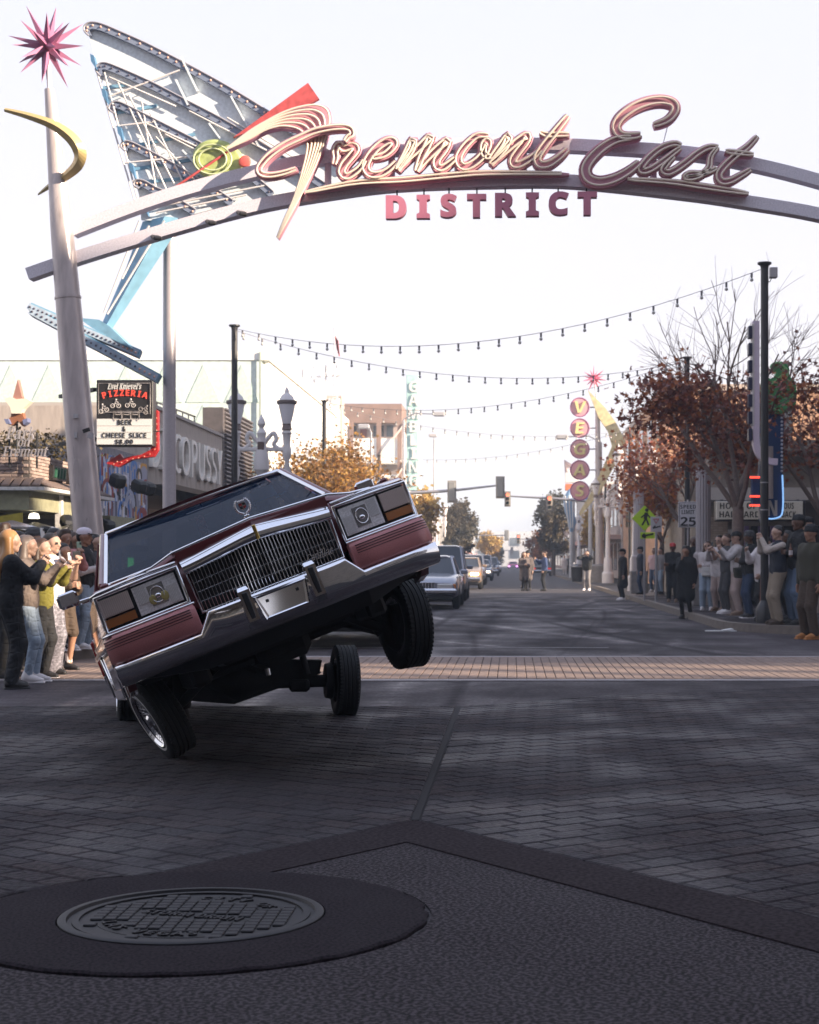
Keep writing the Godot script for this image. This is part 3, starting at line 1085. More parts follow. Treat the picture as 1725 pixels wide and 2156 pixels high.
	block(o, "lower_wall", X - 8, X - 0.6, 38.7, 48.5, SIDE, 3.1, M.black)
	block(o, "door", X - 0.6, X - 0.52, 41, 43.5, SIDE, 2.6, mat(0.05, 0.03, 0.03, 0.4))
	block(o, "canopy", X - 0.6, X + 0.6, 38.8, 48.4, 2.98, 3.1, M.black)
	text(o, "lettering", "DISCOPUSSY", 9.3, 1.02, 0.1, on_left(Vector3(0.0, 4.0 - SIDE, -4.35)), mat(0.8, 0.77, 0.72, 0.5), "Droid Sans", false)
	var rl := sh()
	rl.bar(Vector3(X - 1.6, 5.75, -41), Vector3(X - 0.9, 5.6, -49), 0.04, 0.04).bar(Vector3(X - 1.6, 5.35, -41), Vector3(X - 0.9, 5.3, -49), 0.03, 0.03)
	for i in 14:
		var p := Vector3(X - 1.6 + i * 0.053, 5.75 - i * 0.0115, -(41 + i * 0.61))
		rl.bar(p, Vector3(p.x, 4.9, p.z), 0.03, 0.03)
	wput(o, "railing", rl, M.wire)
	# ---- louvred dark fin
	o = thing("louvred_tower", "narrow dark tower with louvred side beside the club wall", "building", "", Vector3(X, SIDE, -49))
	block(o, "wall", X - 0.6, X, 48.6, 54, SIDE, 5.85, mat(0.1, 0.085, 0.085, 0.7, 0.0, "wear", 0.5))
	var lv := sh().box(Vector3.ZERO, Vector3(0.08, 0.06, 5.0), 0.01, Basis(Vector3(0, 0, 1), 0.5)).mesh()
	for i in 44:
		put(o, "louvre", lv, mat(0.13, 0.115, 0.12, 0.5, 0.3)).position = Vector3(0.03, 0.3 + i * 0.125, -2.4)
	# ---- pale green casino with painted triangles, sunlit
	o = thing("casino_building", "large pale green casino with painted triangles and a white street side", "building", "", Vector3(-9.5, SIDE, -62))
	block(o, "wall", -46, -9.5, 62, 92, SIDE, 8.9, mat(0.72, 0.82, 0.77, 0.8, 0.0, "grain", 0.1))
	block(o, "street_wall", -9.5, -9.3, 62.4, 92, SIDE, 9.0, mat(0.85, 0.84, 0.8, 0.8, 0.0, "wear", 0.1))
	var tri := mat(0.63, 0.77, 0.69, 0.8, 0.0, "grain", 0.2)
	var t1 := sh().prism(PackedVector2Array([Vector2(-0.66, 0), Vector2(0.66, 0), Vector2(0, 1.42)]), 0.0, 0.02).mesh()
	for i in 16:
		for k in 3:
			var c := put(o, "painted_triangle", t1, tri)
			c.position = Vector3(-0.75 - i * 1.46, 7.15 - k * 1.5, 0.0)
	for i in 6:
		block(o, "window", -9.34, -9.26, 65 + i * 4.2, 67.4 + i * 4.2, 5.4, 7.0, mat(0.5, 0.52, 0.55, 0.1))
		block(o, "awning", -9.3, -8.2, 64.6 + i * 4.2, 67.8 + i * 4.2, 2.9, 3.3, mat(0.75, 0.68, 0.6, 0.7))
	block(o, "parapet", -46, -9.2, 61.95, 92, 8.9, 9.25, mat(0.85, 0.84, 0.8, 0.8))
	wput(o, "downpipe", sh().bar(Vector3(-9.55, 0.2, -61.9), Vector3(-9.55, 9.2, -61.9), 0.06, 0.06), mat(0.3, 0.34, 0.3, 0.6))
	var es := thing("roof_sign", "white script sign reading El Cortez on the roof of the pale casino", "sign", "", Vector3(-9.3, 9.2, -78))
	text(es, "lettering", "El Cortez", 3.5, 1.15, 0.2, Transform3D(Basis(Vector3(0.97, 0.17, -0.15), Vector3(0.1, 1, 0), Vector3(0.15, 0, 0.99)), at(650, 778, 84.0) - Vector3(-9.3, 9.2, -78)), mat(0.8, 0.79, 0.77, 0.5), "Droid Serif", true)
	var fr2 := sh()
	for i in 6:
		fr2.bar(at(590 + i * 24, 840, 84.3), at(590 + i * 24, 770, 84.3), 0.07, 0.07)
	fr2.bar(at(585, 800, 84.3), at(716, 790, 84.3), 0.06, 0.06)
	wput(es, "frame", fr2, mat(0.55, 0.53, 0.53, 0.5))
	var cz := thing("blade_sign", "pale vertical sign edged with bulbs at the corner of the casino", "sign", "", Vector3(-9.6, 0, -86))
	var k0 := at(706, 835, 86.0)
	var k1 := at(706, 980, 86.0)
	wput(cz, "cabinet", sh().box((k0 + k1) / 2, Vector3(0.85, k0.y - k1.y, 1.2), 0.04), mat(0.42, 0.36, 0.33, 0.6))
	wput(cz, "face", sh().box((k0 + k1) / 2 + Vector3(0.02, 0, 0.6), Vector3(0.62, k0.y - k1.y - 0.3, 0.08), 0.02), M.sign_white)
	word = "CORTEZ"
	for i in 6:
		text(cz, "letter", word[i], 0.0, 0.44, 0.04, facing((k0 + k1) / 2 + Vector3(0.02, 1.5 - i * 0.62, 0.64) - cz.position), mat(0.6, 0.55, 0.52, 0.6))
	var edge := sh()
	for i in 34:
		for e in [-0.39, 0.39]:
			edge.ball(Vector3(k0.x + e, k0.y - 0.08 - i * 0.105, -85.38), Vector3(0.035, 0.035, 0.035), 5, 4)
	stuff(wput(cz, "bulbs", edge, mat(0.7, 0.42, 0.3, 0.3)))
	var fl := thing("flag_on_pole", "striped flag hanging from a thin pole above the casino roof", "flag", "", Vector3(-9.4, 9.2, -87))
	var fp := at(704, 690, 87.0)
	wput(fl, "pole", sh().tube([Vector3(fp.x, 9.0, fp.z), fp], 0.035, 6), mat(0.6, 0.58, 0.58, 0.4))
	for i in 5:
		var w := sh()
		w.bar(at(706 + i * 1.3, 708 + i * 2, 87.0), at(711 + i * 0.9, 738 + i * 3, 87.0), 0.035, 0.06)
		wput(fl, "stripe", w, mat(0.5, 0.06, 0.07, 0.7) if i % 2 == 0 else M.sign_white)
	# ---- brown and white block beyond
	o = thing("hotel_block", "brown and white hotel block with open galleries far down the left side", "building", "", Vector3(-10, SIDE, -130))
	var bd := 130.0
	var hy := func(y: float) -> float: return at(0, y, bd).y
	var brown := mat(0.3, 0.19, 0.15, 0.8, 0.0, "wear", 0.1)
	var bx0 := at(722, 0, bd).x
	var bx1 := at(846, 0, bd).x
	block(o, "attic", bx0, bx1, bd, bd + 20, hy.call(890), hy.call(850), brown)
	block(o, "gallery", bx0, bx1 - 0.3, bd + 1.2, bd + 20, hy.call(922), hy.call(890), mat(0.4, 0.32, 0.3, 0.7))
	block(o, "balcony_wall", bx0, bx1 + 0.5, bd - 0.4, bd + 20, hy.call(976), hy.call(924), mat(0.82, 0.8, 0.76, 0.8))
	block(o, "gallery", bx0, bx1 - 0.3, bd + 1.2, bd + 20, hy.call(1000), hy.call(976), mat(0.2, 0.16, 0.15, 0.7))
	block(o, "balcony_wall", bx0, bx1 + 0.5, bd - 0.4, bd + 20, hy.call(1060), hy.call(1000), mat(0.82, 0.8, 0.76, 0.8))
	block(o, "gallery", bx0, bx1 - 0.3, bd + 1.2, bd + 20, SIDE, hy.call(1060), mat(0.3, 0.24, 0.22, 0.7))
	for x in [842.0, 798.0, 740.0]:
		var cx := at(x, 0, bd).x
		block(o, "column", cx - 0.15, cx + 0.2, bd - 0.5, bd - 0.2, SIDE, hy.call(890), brown)
	for w in [[735.0, 748.0, 0], [756.0, 770.0, 1], [784.0, 806.0, 0], [812.0, 826.0, 0]]:
		block(o, "door" if w[2] else "window", at(w[0], 0, bd).x, at(w[1], 0, bd).x, bd + 1.1, bd + 1.3, hy.call(917), hy.call(894), mat(0.2, 0.05, 0.05, 0.6) if w[2] else M.window)
	wput(o, "brace", sh().bar(Vector3(bx1 + 0.4, hy.call(890), -bd + 0.6), Vector3(at(790, 0, bd).x, hy.call(975), -bd + 0.6), 0.12, 0.12).bar(Vector3(bx1 + 0.4, hy.call(975), -bd + 0.6), Vector3(at(800, 0, bd).x, hy.call(1060), -bd + 0.6), 0.12, 0.12), mat(0.7, 0.6, 0.52, 0.7))
	# ---- tall turquoise sign
	var gs := thing("blade_sign", "tall pale turquoise sign with white letters stacked to read GAMBLING", "sign", "", Vector3(at(870, 0, 118).x, 0, -118))
	var g0 := at(869.5, 790, 118.0)
	var g1 := at(869.5, 1033, 118.0)
	wput(gs, "cabinet", sh().box((g0 + g1) / 2, Vector3(25 * 118 / FL, g0.y - g1.y, 0.9), 0.03), mat(0.46, 0.7, 0.66, 0.6, 0.0, "wear", 0.3))
	word = "GAMBLING"
	for i in 8:
		text(gs, "letter", word[i], 0.0, 0.78, 0.08, facing(at(871, 814 + i * 28.2, 117.53) - gs.position), M.sign_white)
	wput(gs, "post", sh().tube([Vector3(g1.x, 0, g1.z), Vector3(g1.x, g1.y, g1.z)], 0.16, 8), M.grey_steel)


# many leaf-sized faces spread through an ellipsoid, thinner towards its skin, in clumps
func foliage_mesh(r: Vector3, n: int, leaf: float, sd: int, hollow := 0.0, clumps := 0) -> ArrayMesh:
	var g := RandomNumberGenerator.new()
	g.seed = sd
	var v := PackedVector3Array()
	var nm := PackedVector3Array()
	v.resize(n * 6)
	nm.resize(n * 6)
	var centres := []
	for i in clumps:
		var p := Vector3(g.randfn(), g.randfn(), g.randfn()).normalized() * pow(g.randf(), 0.5) * 0.86
		centres.append(p)
	for i in n:
		var p: Vector3
		if clumps > 0:
			p = centres[g.randi() % clumps] + Vector3(g.randfn(), g.randfn(), g.randfn()) * (0.9 / pow(clumps, 0.42)) * 0.5
		else:
			p = Vector3(g.randfn(), g.randfn(), g.randfn()).normalized() * pow(g.randf_range(hollow, 1.0), 0.4) * (1.0 + 0.12 * g.randfn())
		p *= r
		var z := Vector3(g.randfn(), g.randfn() + 0.4, g.randfn()).normalized()
		var x := z.cross(Vector3(g.randfn(), g.randfn(), g.randfn())).normalized()
		var y := z.cross(x)
		var s := leaf * g.randf_range(0.6, 1.25)
		var a := p - y * s * 0.6
		var b := p + x * s * 0.42 + z * s * 0.1
		var c := p + y * s * 0.65
		var d := p - x * s * 0.42 + z * s * 0.1
		for k in 6:
			nm[i * 6 + k] = z
		v[i * 6] = a
		v[i * 6 + 1] = c
		v[i * 6 + 2] = b
		v[i * 6 + 3] = a
		v[i * 6 + 4] = d
		v[i * 6 + 5] = c
	var arr := []
	arr.resize(Mesh.ARRAY_MAX)
	arr[Mesh.ARRAY_VERTEX] = v
	arr[Mesh.ARRAY_NORMAL] = nm
	var m := ArrayMesh.new()
	m.add_surface_from_arrays(Mesh.PRIMITIVE_TRIANGLES, arr)
	return m


func limb(s: Shape, a: Vector3, dir: Vector3, ln: float, r: float, depth: int, tips: Array, g: RandomNumberGenerator, up: float, spread: float) -> void:
	var pts := [a]
	var rad := [r]
	var p := a
	var d := dir
	for i in 4:
		d = (d + Vector3(g.randfn(), g.randfn(), g.randfn()) * 0.13 + Vector3.UP * up * 0.12).normalized()
		p += d * ln / 4.0
		pts.append(p)
		rad.append(lerpf(r, r * 0.5, (i + 1) / 4.0))
		if depth <= 2:
			tips.append(p)
	s.tube(pts, rad, 6 if depth > 1 else 4, false, false)
	if depth == 0:
		return
	for i in (3 if depth > 1 else 4):
		var f := g.randf_range(0.45, 1.0)
		var q: Vector3 = pts[1 + int(f * 3.0)]
		var side := d.cross(Vector3(g.randfn(), g.randfn(), g.randfn())).normalized()
		limb(s, q, (d + side * spread * g.randf_range(0.7, 1.3)).normalized(), ln * g.randf_range(0.55, 0.8), r * 0.42, depth - 1, tips, g, up, spread)


# trunk, limbs and a crown of leaves hung round the twigs
func tree(called: String, label: String, group: String, base: Vector3, trunk_h: float, r: float, ln: float, depth: int, n_leaves: int, leaf: float, mats: Array, sd: int, spread := 0.7, low := -1e9, high := 1e9, up := 0.5, lean := Vector3.ZERO, jitter := 0.2) -> Node3D:
	var g := RandomNumberGenerator.new()
	g.seed = sd
	var o := thing(called, label, "tree", group, base)
	var bark := mat(0.25, 0.19, 0.165, 0.9, 0.0, "wear", 1.5)
	var s := sh()
	var fork := Vector3(0.03, trunk_h, 0.02) + lean * trunk_h
	s.tube([Vector3(0, -0.1, 0), Vector3(0, 0.1, 0), fork * 0.5 + Vector3(0.02, 0, 0), fork], [r * 1.5, r * 1.1, r * 0.95, r * 0.85], 10)
	put(o, "trunk", s, bark)
	var tips := []
	for i in 5:
		var b := sh()
		var w := TAU * (i + g.randf_range(-0.25, 0.25)) / 5.0
		var dir := Vector3(cos(w) * spread, 1.0, sin(w) * spread).normalized() if i > 0 else (Vector3.UP + lean).normalized()
		limb(b, fork - Vector3(0, 0.1, 0), dir, ln * (1.15 if i == 0 else 1.0), r * 0.5, depth, tips, g, up, spread)
		put(o, "limb", b, bark)
	var keep := []
	for t in tips:
		if t.y > low and t.y < high:
			keep.append(t)
	if keep.is_empty() or n_leaves == 0:
		return o
	for k in mats.size():
		var xf := []
		var star := sh()
		for i in 5:
			var w := TAU * i / 5.0 + 0.3
			star.tri(Vector3(0.12, 0, 0.0), Vector3(cos(w), 0.16, sin(w)) * (0.9 if i % 2 else 1.1), Vector3(cos(w + 0.75), 0.1, sin(w + 0.75)) * 0.42)
			star.tri(Vector3(0.12, 0, 0.0), Vector3(cos(w + 0.75), 0.1, sin(w + 0.75)) * 0.42, Vector3(cos(w + 1.25), 0.12, sin(w + 1.25)) * 0.8)
		for i in n_leaves / mats.size():
			var t: Vector3 = keep[g.randi() % keep.size()] + Vector3(g.randfn(), g.randfn(), g.randfn()) * jitter
			var bs := Basis(Vector3(g.randfn(), g.randfn(), g.randfn()).normalized(), g.randf() * TAU).scaled(Vector3.ONE * leaf * g.randf_range(0.35, 0.65))
			xf.append(Transform3D(bs, t))
		var mm := MultiMesh.new()
		mm.transform_format = MultiMesh.TRANSFORM_3D
		mm.mesh = star.mesh()
		mm.instance_count = xf.size()
		for i in xf.size():
			mm.set_instance_transform(i, xf[i])
		var mi := MultiMeshInstance3D.new()
		mi.name = "leaves"
		mi.multimesh = mm
		mi.material_override = mats[k]
		o.add_child(mi, true)
		stuff(mi)
	return o


# clipped round tree: trunk and a dense crown of clumps
func round_tree(called: String, label: String, group: String, base: Vector3, mid: float, r: Vector3, n: int, leaf: float, mats: Array, sd: int, clumps := 26) -> Node3D:
	var o := thing(called, label, "tree", group, base)
	put(o, "trunk", sh().tube([Vector3.ZERO, Vector3(0.05, mid * 0.5, 0), Vector3(0, mid, 0)], [0.2, 0.15, 0.08], 8), mat(0.12, 0.09, 0.075, 0.9, 0.0, "wear", 1.0))
	for k in mats.size():
		var c := put(o, "crown", foliage_mesh(r, n / mats.size(), leaf, sd + k, 0.0, clumps), mats[k])
		c.position = Vector3(0, mid, 0)
		stuff(c)
	return o


# a list of points read on an enlargement (origin ox, oy; sc enlarged pixels per photo pixel) as plan points in the plane at distance d
func trace(ox: float, oy: float, sc: float, d: float, pts: Array) -> Array:
	var out := []
	for p in pts:
		var w := at((ox + p[0] / sc) * 0.52639, (oy + p[1] / sc) * 0.52639, d)
		out.append(Vector2(w.x, w.y))
	return out


func neon_along(parent: Node3D, line: PackedVector2Array, off: Callable, z: float, r: float, m: Material) -> void:
	var pts := []
	var n := line.size()
	for i in range(0, n, 2):
		var t := (line[mini(i + 1, n - 1)] - line[maxi(i - 1, 0)]).normalized()
		var q: Vector2 = line[i] + Vector2(-t.y, t.x) * off.call(float(i) / (n - 1))
		pts.append(Vector3(q.x, q.y, z))
	if pts.size() > 1:
		wput(parent, "neon_tube", sh().tube(pts, r, 5), m)


# channel letter stroke: pink sheet-metal tray with neon along both edges
func channel(parent: Node3D, called: String, pts: Array, w: float, z: float, pink: Material, neon: Material, thick := 0.13, tubes := 2, taper := 0.45) -> Node3D:
	var line := smooth2(pts, 7)
	var wf := func(f: float) -> float: return w * (taper + (1.0 - taper) * pow(maxf(sin(PI * clampf(f, 0.0, 1.0)), 0.0), 0.5))
	var e := edges(line, wf)
	var o := wput(parent, called, sh().ribbon(e[0], e[1], z - thick, z, 0.004), pink)
	# raised lips
	var lip := sh()
	for k in 2:
		var p := []
		for i in range(0, line.size(), 2):
			var q: Vector2 = e[k][i].lerp(line[i], 0.06)
			p.append(Vector3(q.x, q.y, z + 0.012))
		lip.tube(p, 0.014, 4)
	wput(o, "rim", lip, pink)
	for k in tubes:
		var f := (k + 0.5) / tubes - 0.5
		neon_along(o, line, func(u: float) -> float: return wf.call(u) * f * (1.1 if tubes == 2 else 1.0), z + 0.045, 0.017, neon)
	return o


func arch() -> void:
	var D := 23.0
	var o := thing("gateway_arch", "silver street arch with pink script letters, starburst and yellow crescent", "arch", "", Vector3(-5.8, SIDE, -23))
	var steel := mat(0.76, 0.71, 0.78, 0.45, 0.0, "grain", 1.0)
	var pole_m := mat(0.62, 0.54, 0.53, 0.36, 0.25, "wear", 0.8, {"rough": "gloss", "scale": Vector3(1.2, 0.25, 1.2)})
	var pink := mat(0.66, 0.31, 0.39, 0.5, 0.0, "grain", 1.2)
	var deep := mat(0.5, 0.1, 0.16, 0.5, 0.0, "grain", 1.2)
	var neon := mat(0.78, 0.66, 0.55, 0.3)
	# leaning poles
	var base := at(207, 1184, D)
	base.y = SIDE
	var top := at(104.5, 188, D)
	var ring := func(f: float) -> Vector3: return base.lerp(top, f)
	wput(o, "pole", sh().tube([base, ring.call(0.25), ring.call(0.5), ring.call(0.75), top], [0.215, 0.205, 0.19, 0.155, 0.07], 24), pole_m)
	for f in [0.155, 0.33, 0.62]:
		wput(o, "weld_collar", sh().tube([ring.call(f), ring.call(f + 0.004)], 0.222 - 0.06 * f, 24), pole_m)
	var rb := at(2190, 1184, D)
	rb.y = SIDE
	var rt := at(2300, 400, D)
	wput(o, "pole", sh().tube([rb, rb.lerp(rt, 0.5), rt], [0.215, 0.19, 0.12], 20), pole_m)
	# stickers on the pole
	for t in [[182, 906, 15, 8, -0.35, 0], [160, 876, 10, 9, 0.0, 1], [160, 916, 6, 12, 0.0, 1], [191, 917, 12, 12, 0.2, 1]]:
		var p := at(t[0], t[1], D - 0.215)
		wput(o, "sticker", sh().box(p, Vector3(t[2] * D / FL, t[3] * D / FL, 0.02), 0.0, Basis(Vector3.UP, (t[0] - 172) * 0.018) * Basis(Vector3(0, 0, 1), -t[4])), M.sign_black if t[5] == 0 else mat(0.5, 0.47, 0.48, 0.6, 0.0, "wear", 5.0))
	# starburst
	var sc := at(100, 98, D)
	wput(o, "spire", sh().tube([top, sc], [0.035, 0.02], 8), steel)
	var star := wput(o, "starburst", sh().ball(sc, Vector3(0.13, 0.13, 0.13), 10, 6), deep)
	var purple := mat(0.42, 0.16, 0.28, 0.4, 0.0, "grain", 2.0)
	for i in 26:
		var y := 1.0 - 2.0 * (i + 0.5) / 26.0
		var a := i * 2.39996 + 0.4
		var dir := Vector3(cos(a) * sqrt(1 - y * y), y, sin(a) * sqrt(1 - y * y))
		var ln := 0.56 + 0.06 * sin(i * 1.7)
		var u := dir.cross(Vector3(0.3, 0.5, 0.8)).normalized()
		var w := dir.cross(u)
		var s := sh()
		var mid := sc + dir * 0.1
		for k in 4:
			var p0 := (u * cos(TAU * k / 4) + w * sin(TAU * k / 4)) * 0.062
			var p1 := (u * cos(TAU * (k + 1) / 4) + w * sin(TAU * (k + 1) / 4)) * 0.062
			s.ctri(mid + p0, mid + p1, sc + dir * ln, mid)
		s.from = s.v.size()
		wput(star, "spike", s, purple)
	# yellow crescent round the pole
	var cl := []
	for p in [[10, 231, 0.35, 0.05], [60, 244, 0.45, 0.09], [110, 262, 0.5, 0.12], [148, 288, 0.5, 0.15], [168, 318, 0.45, 0.17], [164, 346, 0.3, 0.16], [140, 370, 0.1, 0.12], [110, 388, -0.1, 0.08], [80, 410, -0.2, 0.02]]:
		cl.append(at(p[0], p[1], D - p[2]))
	cl = smooth3(cl, 5)
	var rings := []
	var wd := [0.05, 0.09, 0.12, 0.15, 0.17, 0.16, 0.12, 0.08, 0.02]
	for i in cl.size():
		var f := float(i) / 5.0
		var w: float = lerpf(wd[int(f)], wd[mini(int(f) + 1, 8)], f - int(f))
		var t: Vector3 = (cl[mini(i + 1, cl.size() - 1)] - cl[maxi(i - 1, 0)]).normalized()
		var nz := Vector3(0, 0, 1)
		var ny := nz.cross(t).normalized()
		# a folded sheet: two faces meeting in a ridge
		rings.append(PackedVector3Array([cl[i] - ny * w * 0.55, cl[i] + nz * w * 0.55, cl[i] + ny * w * 0.55, cl[i] - nz * 0.01]))
	wput(o, "crescent", sh().loft(rings, true, false), mat(0.55, 0.42, 0.19, 0.45, 0.15, "grain", 1.5))
	# the two arched beams
	for b in [["beam", [[150, 484], [275, 436], [400, 395], [547, 357], [670, 332], [800, 314], [950, 303], [1123, 302], [1248, 306], [1442, 319], [1580, 342], [1725, 378], [1900, 432], [2080, 500], [2260, 585]], 25.0], ["beam", [[57, 576], [150, 544], [278, 504], [420, 462], [555, 428], [693, 404], [840, 386], [1053, 379], [1209, 380], [1442, 404], [1580, 424], [1725, 449], [1900, 492], [2080, 545], [2300, 625]], 25.0]]:
		var pts := []
		for p in b[1]:
			var w := at(p[0], p[1], D + 0.05)
			pts.append(Vector2(w.x, w.y))
		var e := edges(smooth2(pts, 5), func(_f: float) -> float: return b[2] * D / FL)
		wput(o, b[0], sh().ribbon(e[0], e[1], -D - 0.28, -D - 0.05), steel)
	for x in [[691, 330, 404], [825, 312, 388], [964, 304, 381], [1103, 303, 380], [1240, 307, 383], [1376, 315, 396], [1530, 335, 417]]:
		wput(o, "strut", sh().tube([at(x[0], x[1], D + 0.17), at(x[0], x[2], D + 0.17)], 0.05, 10), steel)
	for x in [[440, 466], [505, 447], [325, 498]]:
		wput(o, "floodlight", sh().bar(at(x[0], x[1], D + 0.1), at(x[0] + 8, x[1] + 4, D - 0.1), 0.12, 0.06, 0.02), M.black_pole)
	# big F
	var FA := [[50, 787], [300, 590], [500, 470], [700, 365], [900, 298], [1080, 275], [1200, 320], [1237, 430], [1215, 570], [1150, 780], [1060, 1000], [960, 1200], [860, 1390], [740, 1610], [628, 1815]]
	var FB := [[52, 800], [300, 690], [480, 592], [640, 552], [760, 562], [850, 595], [905, 645], [935, 700], [945, 800], [925, 930], [890, 1080], [850, 1220], [790, 1400], [700, 1600], [618, 1810]]
	var la := smooth2(trace(900, 330, 2.875, D, FA), 5)
	var lb := smooth2(trace(900, 330, 2.875, D, FB), 5)
	var z0 := -D + 0.12
	var big := wput(o, "letter", sh().ribbon(la, lb, z0 - 0.16, z0, 0.004), pink)
	for k in 6:
		var f := 0.07 + k * 0.172
		var pts := []
		for i in la.size():
			var q := la[i].lerp(lb[i], f)
			pts.append(Vector3(q.x, q.y, z0 + 0.045))
		wput(big, "neon_tube", sh().tube(pts, 0.016, 5), neon)
	var loop := [[1405, 735], [1440, 690], [1485, 660], [1470, 605], [1400, 580], [1250, 585], [1060, 625], [900, 695], [700, 790], [550, 895], [455, 1000], [430, 1070], [470, 1115], [570, 1125], [720, 1095], [860, 1045]]
	channel(o, "letter", trace(900, 330, 2.875, D, loop), 0.115, z0 + 0.14, pink, neon, 0.13, 2, 0.5)
	var B := func(pts: Array) -> Array: return trace(1300, 440, 2.875, D, pts)
	var Cc := func(pts: Array) -> Array: return trace(1800, 440, 2.875, D, pts)
	var Dd := func(pts: Array) -> Array: return trace(2280, 370, 2.156, D, pts)
	var w1 := 0.152
	var w2 := 0.125
	for s in [
		[B.call([[122, 655], [140, 575], [135, 500], [180, 430], [225, 480], [320, 450], [370, 485], [310, 570], [235, 660], [205, 745], [255, 795], [330, 765], [420, 690], [470, 600]]), w1],
		[B.call([[560, 585], [700, 545], [800, 450], [800, 395], [720, 395], [600, 475], [505, 600], [480, 700], [530, 770], [630, 775], [740, 720], [840, 620]]), w1],
		[B.call([[845, 700], [930, 560], [1020, 380], [1005, 480], [920, 610], [838, 735]]), w1],
		[B.call([[845, 715], [960, 590], [1100, 460], [1220, 345], [1180, 450], [1120, 570], [1060, 735]]), w1],
		[B.call([[1065, 725], [1180, 590], [1320, 455], [1415, 390], [1375, 490], [1300, 590], [1290, 670], [1340, 700], [1410, 665], [1510, 580]]), w1],
		[Cc.call([[445, 325], [310, 330], [190, 430], [110, 550], [110, 640], [170, 685], [265, 650], [370, 560], [435, 450], [435, 395], [395, 420], [385, 510], [420, 565], [480, 565]]), w1],
		[Cc.call([[470, 590], [570, 460], [675, 330], [640, 440], [550, 560], [465, 665]]), w1],
		[Cc.call([[470, 645], [600, 540], [760, 400], [885, 325], [875, 390], [800, 490], [730, 590], [730, 650], [785, 660], [870, 620], [980, 550], [1050, 480]]), w1],
		[Cc.call([[1355, 100], [1280, 195], [1180, 320], [1085, 440], [1010, 560], [1010, 635], [1070, 665], [1160, 640], [1270, 560], [1355, 475]]), w1],
		[Cc.call([[1035, 290], [1120, 318], [1250, 315], [1375, 315]]), 0.1],
		[Dd.call([[715, 308], [830, 265], [895, 190], [885, 125], [800, 95], [680, 105], [545, 155], [435, 235], [390, 315], [410, 375], [465, 402], [560, 400], [605, 388]]), 0.165],
		[Dd.call([[520, 415], [390, 435], [270, 505], [170, 605], [130, 690], [160, 765], [255, 793], [380, 765], [500, 700], [600, 620]]), 0.18],
		[Dd.call([[950, 480], [900, 462], [800, 490], [705, 555], [630, 635], [605, 685], [640, 700], [710, 672], [800, 610], [890, 540], [945, 500]]), 0.115],
		[Dd.call([[890, 575], [835, 630], [795, 690], [840, 712], [905, 685], [1000, 618], [1100, 540], [1190, 495], [1270, 492]]), 0.115],
		[Dd.call([[1265, 495], [1205, 575], [1190, 665], [1130, 728], [1045, 758], [985, 752], [1030, 722], [1110, 722], [1190, 705], [1260, 670]]), 0.1],
		[Dd.call([[1603, 402], [1520, 490], [1420, 565], [1315, 665], [1272, 735], [1300, 788], [1370, 785], [1460, 738], [1545, 688]]), 0.125],
		[Dd.call([[1330, 530], [1430, 545], [1570, 560]]), 0.09],
	]:
		channel(o, "letter", s[0], s[1], -D + 0.12 + rng.randf_range(-0.012, 0.012), pink, neon)
	for u in [[trace(900, 330, 2.875, D, [[940, 1290], [1500, 1180]]) + trace(1300, 440, 2.875, D, [[900, 830], [1440, 780]]) + trace(1800, 440, 2.875, D, [[450, 752], [1370, 757]]), 0.1], [trace(2280, 370, 2.156, D, [[490, 768], [850, 790], [1150, 832], [1350, 862], [1530, 890]]), 0.1]]:
		channel(o, "underline", u[0], u[1], -D + 0.1, pink, neon, 0.13, 2, 0.25)
	wput(o, "guy_wire", sh().tube([at(1407, 262, D), at(1397, 300, D)], 0.006, 4), steel)
	# hanging block letters
	var hang := mat(0.58, 0.2, 0.29, 0.45, 0.0, "grain", 1.5)
	var xs := [[835, 440], [892, 439], [945, 437], [1004, 437], [1064, 435], [1121, 434], [1176, 432], [1236, 432]]
	var word := "DISTRICT"
	for i in 8:
		var p := at(xs[i][0], xs[i][1], D)
		var l := text(o, "letter", word[i], 0.0, 49.0 * D / FL, 0.14, facing(p - o.position), hang, "Droid Sans", true, 1.1)
		l.scale *= Vector3(1.12, 1.0, 1.0)
		wput(o, "rod", sh().tube([Vector3(p.x, p.y + 0.16, -D - 0.12), Vector3(p.x, at(0, 392, D).y, -D - 0.12)], 0.012, 6), M.black_pole)


